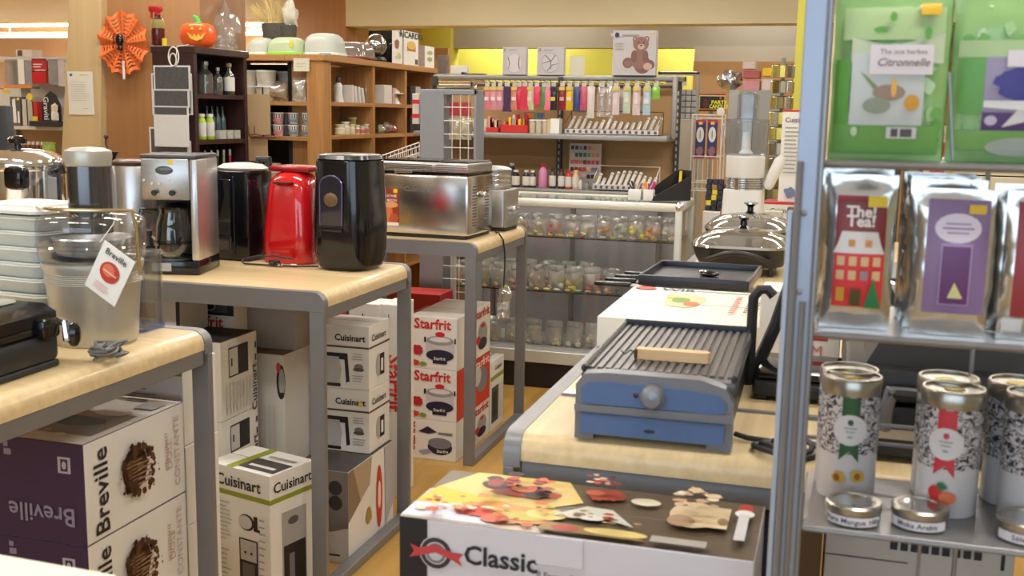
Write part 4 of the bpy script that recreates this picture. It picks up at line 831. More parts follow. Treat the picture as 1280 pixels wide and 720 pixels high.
# ---- black grills seen through the rack
def dark_grill(label, x, y, rz, w_, d, h, g='black grills seen through the wire rack'):
    t = thing('black_grill', label, 'grill', (x, y, TB), rz, g)
    MB().box(-w_/2, w_/2, -d/2, d/2, .008, h*.48, .012).build('base', MBLACK, t)
    MB().box(-w_/2, w_/2, -d/2, d/2, h*.5, h*.8, .014).build('lid', mat(hx(38, 38, 40), .4, .1, .1, 30, 'charcoal_lid'), t)
    MB().prism([(-w_*.4, h*.8), (w_*.4, h*.8), (w_*.34, h), (-w_*.34, h)], -d*.4, d*.4).build('lid_panel', mat(hx(60, 59, 58), .4, .1, .1, 30, 'grey_lid_panel'), t)
    for s in (-1, 1): MB().tube([(s*w_*.3, -d*.5, h*.3), (s*w_*.3, -d*.56, h*.5), (s*w_*.28, -d*.56, h*.66)], .010, 8).build('handle_arm', GREYP, t)
    MB().tube([(-w_*.3, -d*.56, h*.62), (w_*.3, -d*.56, h*.62)], .010, 8).build('handle_bar', MBLACK, t)
    MB().box(-w_*.45, w_*.45, -d*.503, -d*.49, h*.2, h*.3, .002).build('chrome_strip', STEEL, t)
    for s in (-1, 1): MB().box(s*w_*.4-.015, s*w_*.4+.015, -d*.4, d*.4, 0, .012, .003).build('foot', MBLACK, t)
    return t
dark_grill('black contact grill with cellophane on top, seen between tins through the rack', .185, 1.78, 0, .31, .30, .178)
dark_grill('black grill hidden behind the cellophane topped one, through the rack', .185, 2.19, 0, .30, .30, .215)
mb = MB().at(.22, 1.70, TB+.180, .2, -1.1); mb.pouch(.2, .14, .05, 12, 12, .04, .05, 5); tag(mb.build('crumpled_cellophane', BAG), 'crumpled clear cellophane on the black grill behind the tins', 'plastic wrap')
# carton below the rack shelf
o, fr = carton('large pale carton with black print under the rack bottom shelf, beneath table', .02, .285, 1.64, 1.95, 0, .80, mat(hx(190, 182, 172), .5, 0, .04, 8, 'beige_carton'))
f = fr('front'); prn(o, f, [('r', .35+.055*k, .955, .39+.055*k, .975, INK) for k in range(9)], 'printed_marks'); prn(o, f, [('r', 0, .93, .45, .933, DGREY), ('r', .93, .94, .95, .99, INK)], 'fine_line')
o, fr = carton('dark blue carton beside the pale one under right table', -.13, .015, 1.66, 1.9, 0, .78, mat(hx(36, 38, 70), .5, 0, .1, 8, 'navy_carton'))
f = fr('front'); prn(o, f, [('r', .7, .8, 1, 1, hx(110, 80, 44))], 'brown_patch')
# ================================================================ wire rack on the right, close to the camera
RK = mat(hx(150, 160, 178), .38, .45, .05, 20, 'rack_aluminium'); RK2 = mat(hx(136, 136, 138), .35, .6, .05, 20, 'rack_steel')
t = thing('display_rack', 'grey metal rack of small shelves with tea pouches and tins at right', 'rack', (.13, 1.32, 0))
ox, oy = .13, 1.32
def rb(name, x0, x1, y0, y1, z0, z1, m_=RK, b=.001): return MB().box(x0-ox, x1-ox, y0-oy, y1-oy, z0, z1, b).build(name, m_, t)
rb('front_post', -.0405, -.0185, 1.195, 1.217, 0, 1.75); rb('front_post', .40, .422, 1.195, 1.217, 0, 1.75)
rb('rear_post', -.0405, -.0185, 1.43, 1.452, 0, 1.75); rb('rear_post', .40, .422, 1.43, 1.452, 0, 1.75)
rb('shelf_channel', -.0175, -.0125, 1.20, 1.206, 0, 1.75, RK2); rb('shelf_channel', -.0175, -.0125, 1.24, 1.246, 0, 1.75, RK2)
mb = MB(); mb.tube([(-.036-ox, 1.190-oy, .02), (-.036-ox, 1.190-oy, 1.355)], .0032, 8); mb.build('front_rod', RK2, t)
mb = MB(); mb.tube([(-.0255-ox, 1.190-oy, .02), (-.0255-ox, 1.190-oy, 1.205)], .0032, 8); mb.build('front_rod', RK2, t)
rb('side_blade', -.0475, -.0415, 1.198, 1.235, 0, 1.30, mat(hx(176, 186, 200), .4, .3, .04, 20, 'pale_aluminium'))
for z in (1.30, 1.215): 
    mb = MB().at(-.030-ox, 1.1945-oy, z, 0, pi/2); mb.lathe([(.0035, 0), (.0035, .002), (0, .003)], 12); mb.build('screw', RK2, t)
for z, th in ((1.356, .007), (1.168, .007), (.942, .006), (.62, .006), (.30, .006)):
    sh = MB().box(-.012-ox, .40-ox, 1.222-oy, 1.425-oy, z-th*.5, z, .002).build('shelf', mat(hx(150, 148, 148), .33, .5, .05, 20, 'shelf_steel'), t)
    mb = MB(); mb.tube([(-.012-ox, 1.222-oy, z-.004), (.40-ox, 1.222-oy, z-.004)], .0042 if z > 1 else .003, 8); mb.build('front_rail', RK2, sh)
for z in (.985, 1.01): 
    mb = MB(); mb.tube([(-.03-ox, 1.434-oy, z), (.41-ox, 1.434-oy, z)], .0028, 6); mb.build('rear_wire', RK2, t)
for x, zb in ((atY(1215, 450, 1.438).x, .1), (atY(1133, 215, 1.438).x, 1.17)):
    mb = MB(); mb.tube([(x-ox, 1.438-oy, zb), (x-ox, 1.438-oy, 1.75)], .003, 6); mb.build('rear_rod', RK2, t)
for z in (.08, 1.73):
    rb('side_bar', -.037, -.022, 1.21, 1.44, z-.008, z+.008); rb('side_bar', .403, .418, 1.21, 1.44, z-.008, z+.008)
mb = MB(); mb.tube([(atY(1148, 715, 1.225).x-ox, 1.226-oy, .62), (atY(1150, 680, 1.225).x-ox, 1.226-oy, .935)], .002, 6); mb.build('hook_rod', RK2, t)
# ---- tea pouches (silver) on the middle shelf
FOIL = mat((.62, .62, .60), .2, .9, .1, 16, 'silver_foil', bump=.35)
def foil_pouch(label, x, y, W_, H_, T_, items, texts, rz=0, seed=0, tilt=0, zs=1.168, m_=None, grp='silver foil tea pouches'):
    t = thing('tea_pouch', label, 'tea pouch', (x, y, zs+.0005), rz, grp)
    mb = MB(); mb.pouch(W_, H_, T_, 14, 22, .004, .05, seed); mb.build('pouch', m_ or FOIL, t)
    fn = pouch_fn(W_, H_, T_+.004, .05)
    if items: sprn(t, fn, items)
    for a in texts: stext(t, fn, W_, H_, *a)
    t.rotation_euler.x = tilt; return t
xa = (atY(1033, 300, 1.25).x+atY(1116, 300, 1.25).x)/2; W1 = atY(1119, 300, 1.25).x-atY(1031, 300, 1.25).x
LR = hx(222, 54, 56); WD = hx(214, 178, 130); DR = hx(128, 30, 30)
house = [('r', .15, .15, .86, .86, DR), ('r', .15, .15, .86, .50, LR), ('p', [(.13, .50), (.19, .56), (.24, .64), (.75, .64), (.80, .56), (.86, .50)], hx(222, 216, 214))]
for r_, v in enumerate((.42, .33)):
    for c_ in range(4): house.append(('r', .19+c_*.17, v, .30+c_*.17, v+.06, WD if not (r_ == 1 and c_ == 2) else hx(150, 130, 140)))
house += [('r', .34, .545, .43, .59, hx(200, 130, 50)), ('r', .58, .545, .67, .59, hx(200, 130, 50)), ('r', .20, .19, .32, .28, hx(210, 150, 50)), ('r', .40, .16, .55, .27, hx(80, 70, 30)), ('p', [(.60, .15), (.72, .35), (.85, .15)], hx(40, 120, 70)), ('r', .58, .80, .85, .87, hx(226, 196, 30)), ('r', .15, .845, .58, .87, hx(150, 30, 40))]
foil_pouch('silver tea pouch with a red house and green tree picture', xa, 1.252, W1, .172, .022, house, [('The!', .50, .765, .017, hx(236, 226, 220), 0, .03), ('Tea!', .50, .705, .017, hx(236, 226, 220), 0, .03)], math.radians(2), 1, 0)
for k in range(3): foil_pouch(f'plain back of a silver tea pouch, {["next","third","rearmost"][k]} behind the red house one', xa-.004-.002*k, 1.285+.033*k, W1, .178+.002*k, .020, [], [], math.radians(2+k), 5+k, 0)
xb = (atY(1146, 300, 1.25).x+atY(1244, 300, 1.25).x)/2-.002; W2 = .078
purple = [('r', .14, .16, .94, .93, hx(136, 110, 152)), ('e', .54, .74, .30, .10, hx(222, 212, 226)), ('r', .38, .765, .70, .775, hx(150, 120, 160)), ('r', .34, .735, .74, .745, hx(130, 100, 150)), ('r', .40, .705, .68, .715, hx(150, 120, 160)), ('r', .34, .22, .74, .64, hx(170, 140, 190)), ('r', .36, .23, .72, .62, hx(98, 52, 108)), ('p', [(.46, .27), (.54, .38), (.66, .27)], hx(214, 210, 150)), ('r', .66, .84, .88, .90, hx(226, 186, 40))]
foil_pouch('silver tea pouch with purple label and white oval', xb, 1.248, W2, .160, .022, purple, [], math.radians(-3), 11)
for k in range(3): foil_pouch(f'plain back of a silver tea pouch, {["next","third","rearmost"][k]} behind the purple one', xb-.006-.002*k, 1.281+.033*k, W2, .168+.002*k, .020, [], [], math.radians(-4+k), 15+k)
xc = atY(1248, 300, 1.25).x+.045
redl = [('r', .14, .16, .94, .93, hx(150, 44, 50)), ('e', .54, .74, .30, .10, hx(222, 212, 216)), ('r', .34, .22, .74, .62, hx(170, 30, 30)), ('r', .05, .05, .3, .15, WH)]
foil_pouch('silver tea pouch with dark red label cut by right frame edge', xc, 1.25, W2, .160, .022, redl, [], math.radians(-2), 21)
foil_pouch('plain silver tea pouch behind the dark red one', xc-.008, 1.29, W2, .165, .020, [], [], math.radians(-2), 22)
# ---- green bags on the top shelf
GB = mat(hx(146, 188, 120), .3, .1, .25, 14, 'green_foil', coat=.4)
def green_bag(label, px0, px1, Y, items, texts, seed, rz):
    a, b = atY(px0, 100, Y).x, atY(px1, 100, Y).x; W_ = b-a; H_ = .172
    t = thing('tea_bag_pack', label, 'tea pouch', ((a+b)/2, Y, 1.3565), rz, 'green tea packs on the top shelf')
    mb = MB(); mb.pouch(W_, H_, .03, 16, 20, .004, .04, seed); mb.build('pouch', GB, t); fn = pouch_fn(W_, H_, .034, .04)
    sprn(t, fn, scatter(.06, .94, .05, .95, 40, [hx(160, 198, 140), hx(112, 172, 88), hx(184, 210, 168)], .02, .06, .8, seed), 'mottled_print')['kind'] = 'stuff'
    sprn(t, lambda u, v, off=0: fn(u, v, off+.004), items)
    for q in texts: stext(t, fn, W_, H_, *q)
    return t
LG = hx(168, 194, 140); G2 = hx(96, 160, 70)
g1 = [('r', .08, .74, .95, .94, LG), ('r', .03, .22, .16, .62, G2), ('r', .03, .04, .95, .22, hx(112, 166, 84)), ('p', [(.16, .76), (.5, .70), (.95, .78), (.95, .60), (.16, .60)], hx(190, 202, 170)), ('r', .17, .22, .80, .66, hx(196, 202, 198)), ('p', [(.24, .55), (.30, .52), (.52, .38), (.46, .36)], hx(120, 140, 60)), ('e', .50, .42, .14, .05, hx(150, 126, 104)), ('e', .40, .34, .12, .05, hx(140, 150, 130)), ('e', .54, .45, .025, .06, hx(226, 170, 70)), ('e', .70, .36, .065, .05, hx(206, 150, 40)), ('r', .32, .53, .86, .71, hx(220, 212, 216)), ('r', .50, .14, .76, .21, hx(214, 212, 214)), ('r', .54, .15, .60, .20, DGREY), ('r', .62, .15, .72, .20, DGREY), ('e', .50, .88, .03, .03, G2), ('e', .8, .78, .03, .04, G2), ('b', .4, .8, .06, .02, G2), ('r', .73, .89, .90, .96, hx(226, 180, 40)), ('e', .22, .18, .03, .03, hx(190, 214, 180))]
green_bag('green and white tea pack with a white paper label, left on top shelf', 1040, 1184, 1.255, g1, [('The aux herbes', .60, .665, .0075, DGREY, 0, 0, .014), ('Citronnelle', .60, .60, .0115, hx(60, 54, 56), 0, .005, .0145, .3)], 31, math.radians(0))
g2 = [('r', .04, .64, .95, .74, LG), ('r', .06, .30, .26, .64, G2), ('r', .26, .26, .98, .64, hx(150, 140, 170)), ('r', .26, .20, .98, .31, hx(86, 56, 120)), ('p', [(.42, .22), (.52, .30), (.70, .22), (.8, .30), (.98, .21), (.98, .27), (.8, .36), (.55, .34)], WH), ('e', .33, .26, .05, .03, hx(200, 190, 210)), ('b', .62, .48, .25, .09, hx(50, 40, 130)), ('p', [(.26, .34), (.98, .30), (.98, .38), (.26, .38)], WH), ('r', .42, .58, .98, .68, hx(214, 208, 214)), ('r', .05, .08, .98, .2, hx(122, 172, 92)), ('e', .6, .10, .3, .06, hx(170, 180, 170))]
green_bag('green tea pack with a blue flower, cut by the right frame edge', 1188, 1345, 1.262, g2, [], 41, math.radians(1))
for k, (px0, px1) in enumerate(((1042, 1186), (1192, 1346))):
    a, b = atY(px0, 100, 1.30).x, atY(px1, 100, 1.30).x
    t2 = thing('tea_bag_pack', f'green tea pack hidden behind the {["white paper labelled","blue flower"][k]} one', 'tea pouch', ((a+b)/2, 1.305, 1.3565), 0, 'green tea packs on the top shelf')
    MB().pouch(b-a, .18, .03, 12, 14, .004, .04, 50+k).build('pouch', mat(hx(70, 150, 50), .3, .1, .2, 14, 'green_foil_dark', coat=.3), t2)
mb = MB(); mb.tube([(atY(1183, 120, 1.24).x, 1.228, 1.45), (atY(1190, 193, 1.24).x, 1.228, 1.36)], .0016, 6); x_ = mb.build('price_rail_wire', RK2); x_.parent = bpy.data.objects['display_rack']; x_.location = (-.13, -1.32, 0)
# ---- printed tall tins
def scroll_mat():
    m, N, L = new_mat('scroll_print'); b = N['Principled BSDF']; b.inputs['Roughness'].default_value = .35; b.inputs['Coat Weight'].default_value = .3
    t = N.new('ShaderNodeTexCoord'); n = N.new('ShaderNodeTexNoise'); n.inputs['Scale'].default_value = 90; n.inputs['Detail'].default_value = 1
    mx = N.new('ShaderNodeMixRGB'); mx.inputs[0].default_value = .45; L.new(t.outputs['Object'], n.inputs[0]); L.new(t.outputs['Object'], mx.inputs[1])
    s = N.new('ShaderNodeVectorMath'); s.operation = 'SCALE'; s.inputs['Scale'].default_value = .022; L.new(n.outputs['Color'], s.inputs[0])
    a = N.new('ShaderNodeVectorMath'); L.new(t.outputs['Object'], a.inputs[0]); L.new(s.outputs[0], a.inputs[1])
    v = N.new('ShaderNodeTexWave'); v.wave_type = 'RINGS'; v.inputs['Scale'].default_value = 38; v.inputs['Distortion'].default_value = 14; v.inputs['Detail'].default_value = 1.5; v.inputs['Detail Scale'].default_value = 2.2
    L.new(a.outputs[0], v.inputs[0]); r = N.new('ShaderNodeValToRGB'); r.color_ramp.interpolation = 'LINEAR'
    r.color_ramp.elements[0].position = .36; r.color_ramp.elements[0].color = (*hx(52, 50, 56), 1); r.color_ramp.elements[1].position = .52; r.color_ramp.elements[1].color = (*hx(200, 196, 198), 1)
    L.new(v.outputs[0], r.inputs[0]); L.new(r.outputs[0], b.inputs['Base Color']); return m
SCROLL = scroll_mat(); TINW = mat(hx(206, 202, 202), .35, .1, .03, 9, 'tin_white', coat=.3); LIDM = mat(hx(170, 166, 156), .28, .85, .05, 9, 'tin_lid_metal')
def tall_tin(label, x, y, rib, fruit, rz=0, plain=False):
    r, h = .0345, .150
    t = thing('tea_tin', label, 'tin', (x, y, .9425), rz, 'tall scroll printed tea tins')
    MB().lathe([(r-.001, 0), (r, .002), (r, h-.018), (r-.001, h-.016)], 36).build('body', TINW, t)
    MB().lathe([(r+.0003, .058), (r+.0004, .0585), (r+.0004, h-.020), (r+.0003, h-.0195)], 36).build('scroll_band', SCROLL, t)
    MB().lathe([(r+.0012, h-.020), (r+.0016, h-.018), (r+.0016, h-.003), (r, h), (r-.002, h), (r-.003, h-.003), (r-.012, h-.004), (0, h-.004)], 36).build('lid', LIDM, t)
    MB().at(.0, .004, h-.0036).lathe([(0, 0), (.012, 0), (.012, .0004), (0, .0005)], 16).build('yellow_sticker', YLAB, t)
    if not plain:
        fn = cyl_fn(r+.0006, h)
        sprn(t, fn, [('r', .41, .68, .60, .86, rib), ('p', [(.40, .34), (.505, .42), (.61, .33), (.60, .52), (.41, .52)], rib), ('e', .505, .595, .18, .128, hx(212, 208, 210)), ('e', .505, .66, .03, .025, rib), ('e', .505, .54, .03, .012, hx(150, 170, 150))]+fruit, 'ribbon_label')
        sprn(t, cyl_fn(r+.003, h), [('r', .44, .61, .57, .62, hx(150, 146, 150)), ('r', .46, .58, .55, .59, hx(150, 146, 150))], 'fine_print')
    return t
GRN = hx(38, 84, 44); RBN = hx(196, 50, 60)
p1 = atZ(1056, 628, .942); p2 = atZ(1184, 650, .942); 
fr1 = [('b', .42, .20, .07, .05, hx(190, 150, 60)), ('e', .40, .20, .03, .03, hx(140, 80, 30)), ('b', .60, .22, .07, .05, hx(200, 160, 60)), ('e', .60, .22, .03, .03, hx(150, 90, 30))]
fr2 = [('e', .44, .20, .07, .06, hx(190, 40, 40)), ('e', .56, .17, .08, .05, hx(214, 110, 70)), ('b', .50, .26, .05, .03, hx(40, 110, 60)), ('e', .5, .10, .05, .025, hx(60, 100, 60))]
tall_tin('scroll printed tea tin with a green ribbon label', p1.x, p1.y+.037, GRN, fr1)
tall_tin('scroll printed tea tin behind the green ribbon one', p1.x-.003, 1.39, GRN, fr1, 2.0, True)
tall_tin('scroll printed tea tin with a red ribbon label and strawberry', p2.x, p2.y+.037, RBN, fr2, math.radians(-14))
tall_tin('scroll printed tea tin behind the red ribbon one', p2.x-.001, 1.39-.005, RBN, fr2, 2.0, True)
tall_tin('scroll printed tea tin cut by the right frame edge, front one', p2.x+.092, p2.y+.042, RBN, fr2, 2.2, True)
tall_tin('scroll printed tea tin at the right frame edge, rear one', p2.x+.080, 1.392, RBN, fr2, 1.2, True)
def flat_tin(label, px, py, s, rz=0):
    p = atZ(px, py, .942); r, h = .0305, .024
    t = thing('flat_tin', label, 'tin', (p.x, p.y+r*.6, .9425), rz, 'small round window lidded tins')
    MB().lathe([(r-.002, 0), (r, .003), (r, h-.008)], 32).build('body', LIDM, t)
    MB().lathe([(r+.001, h-.009), (r+.0014, h-.002), (r-.001, h), (r-.006, h), (r-.0065, h-.0015)], 32).build('lid_ring', LIDM, t)
    MB().lathe([(0, h-.0025), (r-.006, h-.002), (r-.0061, h-.001), (0, h-.0008)], 32).build('window', glass('tin_window', (.8, .8, .82), .3, .05, .1, (.4, .4, .4)), t)
    fn = cyl_fn(r+.0012, h); sprn(t, fn, [('r', .16, .12, .84, .56, hx(220, 216, 220))], 'paper_label'); stext(t, fn, r*pi, h, s, .5, .34, .0085, hx(60, 58, 66), 0, .01, .001); return t
flat_tin('small round tin with paper label, front of green ribbon tin', 1066, 657, 'Pure Mangue 100g')
flat_tin('small round tin with paper label, between the ribbon tins', 1150, 663, 'Moka Arabic', math.radians(-8))
flat_tin('small round tin with paper label at the right frame edge', 1284, 680, 'Sélection', math.radians(-4))
# ================================================================ dark bookcase at the left
def bx(px0, px1, pyt, pyb, Y): # extents on a plane of constant Y
    a, b = atY(px0, pyb, Y), atY(px1, pyt, Y); return a.x, b.x, a.z, b.z
def bookcase(name_label, x0, x1, y0, y1, shelves, h, m_side, m_shelf, th=.03, divs=(), face='X', back_m=None, cat='shelf', nm='bookcase'):
    """open side faces +X (face X) or -Y (face Y)"""
    t = thing(nm, name_label, cat, ((x0+x1)/2, (y0+y1)/2, 0)); w_, d = (x1-x0)/2, (y1-y0)/2
    if face == 'X':
        MB().box(-w_, w_, -d, -d+th, 0, h, .002).build('side_panel', m_side, t); MB().box(-w_, w_, d-th, d, 0, h, .002).build('side_panel', m_side, t)
        MB().box(-w_, -w_+.01, -d+th, d-th, 0, h-.01).build('back_panel', back_m or m_side, t)
        for q in divs: MB().box(-w_+.01, w_-.002, q-y0-d-th/2, q-y0-d+th/2, .05, h-.02, .001).build('divider', m_side, t)
        for z in shelves: MB().box(-w_+.01, w_-.004, -d+th, d-th, z-.022, z, .001).build('shelf', m_shelf, t)
        MB().box(-w_-.005, w_+.012, -d-.005, d+.005, h-.035, h, .003).build('top_board', m_shelf, t)
    else:
        MB().box(-w_, -w_+th, -d, d, 0, h, .002).build('side_panel', m_side, t); MB().box(w_-th, w_, -d, d, 0, h, .002).build('side_panel', m_side, t)
        MB().box(-w_+th, w_-th, d-.01, d, 0, h-.01).build('back_panel', back_m or m_side, t)
        for z in shelves: MB().box(-w_+th, w_-th, -d+.004, d-.01, z-.022, z, .001).build('shelf', m_shelf, t)
        MB().box(-w_-.004, w_+.004, -d-.008, d+.002, h-.035, h, .003).build('top_board', m_shelf, t)
    return t
DX1, DY0 = -3.03, 4.70
bookcase('dark brown bookcase holding glass bottles, spray bottle and pumpkin on top', -3.265, DX1, DY0, 5.20, (.3, .62, .90, 1.243, 1.47), 1.70, ESPR, ESPRY)
# hanging slate boards on the end panel
SL = mat(hx(84, 86, 88), .35, .1, .35, 60, 'slate_grey', coat=.3)
t = thing('board_display', 'hanging grey slate boards in white frames on the dark bookcase end', 'display', (0, 0, 0))
def hanging_board(px0, px1, pyt, pyb, m_, Y, name='board', tilt=0):
    x0, x1, z0, z1 = bx(px0, px1, pyt, pyb, Y); f = MB().box(x0, x1, Y-.004, Y, z0, z1, .001).build(name, mat(hx(205, 206, 206), .4, 0, .03, 9, 'white_frame'), t)
    MB().box(x0+.010, x1-.010, Y-.0052, Y-.0035, z0+.008, z1-.008).build('board_face', m_, f)
hanging_board(193, 238, 82, 113, SL, 4.60); hanging_board(192, 237, 112, 134, SL, 4.604); hanging_board(192, 236, 132, 145, SL, 4.608)
hanging_board(194, 236, 144, 183, mat(hx(206, 208, 208), .25, 0, .05, 9, 'glossy_white_board', coat=.5), 4.603)
hanging_board(191, 240, 92, 143, SL, 4.625); hanging_board(188, 236, 160, 192, SL, 4.63); hanging_board(196, 239, 176, 198, SL, 4.64)
a = atY(217, 76, 4.59); pts = [(a.x+.028*cos(q), 4.59, a.z+.02+.045*sin(q)) for q in [pi+pi*2*k/20 for k in range(20)]]
mb = MB(); mb.tube(pts, .0035, 6, True); pts = [(a.x+.018*cos(q), 4.585, a.z+.005+.03*sin(q)) for q in [2*pi*k/16 for k in range(16)]]; mb.tube(pts, .0035, 6, True); mb.build('white_rings', WHITE, t)
mb = MB(); mb.tube([(a.x+.012, 4.59, a.z), (a.x+.014, 4.6, 1.69), (a.x+.014, 4.70, 1.705)], .002, 6); mb.build('hook', WHITE, t)
# glass bottles and others on its shelves
def bottle(label, x, y, z, r, h, m_, cap, group, neck=.35, labm=None, ring=False, cat='bottle', sh=.6):
    t = thing('bottle', label, cat, (x, y, z), 0, group)
    MB().lathe([(r*.9, 0), (r, .004), (r, h*sh), (r*.8, h*(sh+.06)), (r*neck, h*(sh+.16)), (r*neck, h*.9)], 16).build('body', m_, t)
    MB().lathe([(r*neck*1.25, h*.88), (r*neck*1.25, h*.99), (0, h)], 12).build('cap', cap, t)
    if labm: MB().lathe([(r*1.02, h*.12), (r*1.03, h*.13), (r*1.03, h*(sh-.05)), (r*1.02, h*(sh-.04))], 16).build('label', labm, t)
    return t
BG = glass('bottle_glass', (.70, .72, .72), .30, .05, .12, (.3, .3, .3)); WIRE = mat((.5, .5, .5), .3, .8, 0, 9, 'clip_wire')
for i, (py_, r, h) in enumerate(((.05, .034, .16), (.11, .05, .185), (.18, .05, .165), (.24, .04, .15), (.295, .034, .14))):
    bottle(f'clear swing top glass bottle, {ORD[i]} on the upper dark shelf', DX1-.07-.05*(i % 2), DY0+.03+py_, 1.471, r*.75, h, BG, WIRE, 'swing top bottles on the dark bookcase')
bottle('clear bottle with white label at the right end of upper dark shelf', DX1-.045, DY0+.395, 1.471, .028, .165, BG, KRAFT, None, .4, WHITE)
bottle('short clear jar at the left end of upper dark shelf', DX1-.04, DY0+.045, 1.471, .022, .11, BG, mat(hx(190, 196, 90), .4, 0, .1, 9, 'lime_cap'), None, .8)
LIME = mat(hx(170, 200, 40), .4, 0, .05, 9, 'lime'); WHL = mat(hx(206, 208, 204), .5, 0, .05, 40, 'label_white')
for i in range(3): bottle(f'white labelled bottle with {["red","lime","lime"][i]} neck, {ORD[i]} on second dark shelf', DX1-.05, DY0+.055+.075*i, 1.244, .024, .13, LIME if i else mat(hx(170, 150, 130), .4, 0, .05, 9, 'amber_label'), mat(hx(110, 60, 50), .4, 0, .05, 9, 'brown_cap') if not i else WHITE, 'labelled bottles on second dark shelf', .6, WHL, sh=.7)
for i in range(4): bottle(f'slim blue grey bottle, {ORD[i]} at the back of second dark shelf', DX1-.10, DY0+.26+.05*i, 1.244, .018, .17, mat(hx(64, 84, 92), .2, 0, .1, 9, 'blue_grey_glass', coat=.5), BLACK, 'slim bottles on second dark shelf', .4)
for i in range(3): tag(MB().box(-.035, .035, -.028, .028, 0, .045, .002).build('small_carton', mat(hx(176, 178, 168), .5, 0, .35, 60, 'printed_small_carton'), loc=(DX1-.045, DY0+.27+.07*i, 1.244)), f'small printed carton, {ORD[i]} before the slim bottles', 'box', 'small cartons on second dark shelf')
for i, c in enumerate((hx(40, 30, 30), hx(40, 36, 30), hx(30, 30, 30), hx(120, 150, 40), hx(160, 30, 36))): bottle(f'{["dark","dark","black","olive green","red"][i]} slim oil bottle, {ORD[i]} on third dark shelf', DX1-.05, DY0+.15+.06*i, .901+.10, .018, .20, mat(c, .2, 0, .05, 9, 'oil', coat=.5), CHROME, 'oil bottles on third dark shelf', .4)
for o in list(C.objects):
    if o.get('group') == 'oil bottles on third dark shelf': o.location.z = .901; o.scale.z = 1.45
# spray bottle on top
t = thing('spray_bottle', 'dark red spray bottle standing on the dark bookcase', 'bottle', (atY(198, 50, 4.745).x, 4.745, 1.701))
MB().lathe([(.028, 0), (.032, .006), (.032, .11), (.026, .13), (.014, .14), (.014, .15)], 20).build('body', mat(hx(90, 24, 30), .2, 0, .1, 9, 'dark_red_plastic', coat=.4), t)
MB().lathe([(.0325, .085), (.033, .09), (.033, .115), (.028, .128)], 20).build('label', mat(hx(150, 140, 70), .5, 0, .1, 9, 'gold_label'), t)
MB().box(-.045, .025, -.012, .012, .165, .195, .006).box(-.04, -.03, -.006, .006, .135, .17, .002).box(-.012, .012, -.011, .011, .145, .17, .003).build('trigger_head', mat(hx(196, 40, 44), .3, 0, .05, 9, 'red_trigger'), t)
MB().lathe([(.012, 0), (.012, .035), (0, .036)], 12).build('tiny_gold_jar', YLAB, t, loc=(.055, -.03, 0))
# pumpkin
PK = glass('orange_plastic', (1, .5, .25), .2, .1, .72, hx(246, 112, 56))
t = thing('plastic_pumpkin', 'translucent orange pumpkin lantern with a yellow grin on the dark bookcase', 'decoration', (atY(248, 50, 4.87).x, 4.87, 1.701))
vs = []; mb = MB()
N_ = 40; M_ = 10
for j in range(M_+1):
    b_ = -pi/2+pi*j/M_
    for i in range(N_): a_ = 2*pi*i/N_; rr_ = .092*(max(.0, cos(b_))**.42)*(1+.05*cos(a_*8)); vs.append((rr_*cos(a_), rr_*sin(a_)*.85, .06+.060*sin(b_)))
mb.add(vs, [(j*N_+i, j*N_+(i+1) % N_, (j+1)*N_+(i+1) % N_, (j+1)*N_+i) for j in range(M_) for i in range(N_)]); mb.build('shell', PK, t)
MB().tube([(0, 0, .11), (.004, 0, .125), (-.008, 0, .145), (-.025, 0, .155)], [.022, .014, .012, .006], 8).build('stem', mat(hx(90, 200, 80), .4, 0, .1, 9, 'green_stem'), t)
YG = mat(hx(236, 196, 40), .4, 0, .05, 9, 'yellow_face')
mb = MB().at(.034, -.070, .06, .4); mb.prism([(-.045, .01), (-.03, -.02), (0, -.032), (.03, -.02), (.045, .01), (.03, .0), (.02, -.012), (.01, .002), (0, -.014), (-.01, .002), (-.02, -.012), (-.03, .0)], -.006, .004); mb.prism([(-.03, .022), (-.012, .022), (-.02, .04)], -.006, .004); mb.prism([(.03, .022), (.012, .022), (.02, .04)], -.006, .004); mb.build('grinning_face', YG, t)
# spider web fan on the orange column
OR = mat(hx(226, 110, 50), .6, 0, .06, 20, 'orange_paper')
t = thing('paper_fan', 'round orange paper fan with spider web cut-outs hung on the orange column', 'decoration', (-3.97, 5.44, 1.762)); mb = MB(); n = 18; R_ = .172
def pt(i, r, sag=0): a_ = 2*pi*i/n+.1; return (r*cos(a_)*.97, .012*(1 if i % 2 else -1)*r/R_*1.2, r*sin(a_)*1.06)
def strip(a, b, wd):
    a, b = Vector(a), Vector(b); d = (b-a); p = Vector((d.z, 0, -d.x)).normalized()*wd/2; f_ = Vector((0, .003, 0))
    mb.add([a-p, b-p, b+p, a+p, a-p+f_, b-p+f_, b+p+f_, a+p+f_], [(0, 1, 2, 3), (7, 6, 5, 4), (0, 4, 5, 1), (1, 5, 6, 2), (2, 6, 7, 3), (3, 7, 4, 0)])
for i in range(n):
    strip(pt(i, .03), pt(i, R_), .011)
    for r_, wd in ((.045, .010), (.066, .010), (.088, .011), (.110, .012), (.133, .012), (.160, .020)):
        m_ = [(pt(i, r_)[k]+pt(i+1, r_)[k])/2*(.93 if k != 1 else 1) for k in range(3)]; strip(pt(i, r_), m_, wd); strip(m_, pt(i+1, r_), wd)
mb.build('web_fan', OR, t); MB().at(0, 0, 0, 0, pi/2).lathe([(.0, 0), (.035, 0), (.035, .004), (0, .005)], 20).build('centre_disc', OR, t)
mb = MB(); mb.ball((-.004, -.022, .015), .024, .016, .038, 12, 8).ball((0, -.024, -.03), .016, .012, .016, 10, 6); mb.build('spider', BLACK, t)
mb = MB()
for s in (-1, 1):
    for k in range(4): mb.tube([(0, -.02, -.01+.012*k), (s*.03, -.032, .01+.014*k), (s*.05, -.02, -.03+.02*k)], .002, 5)
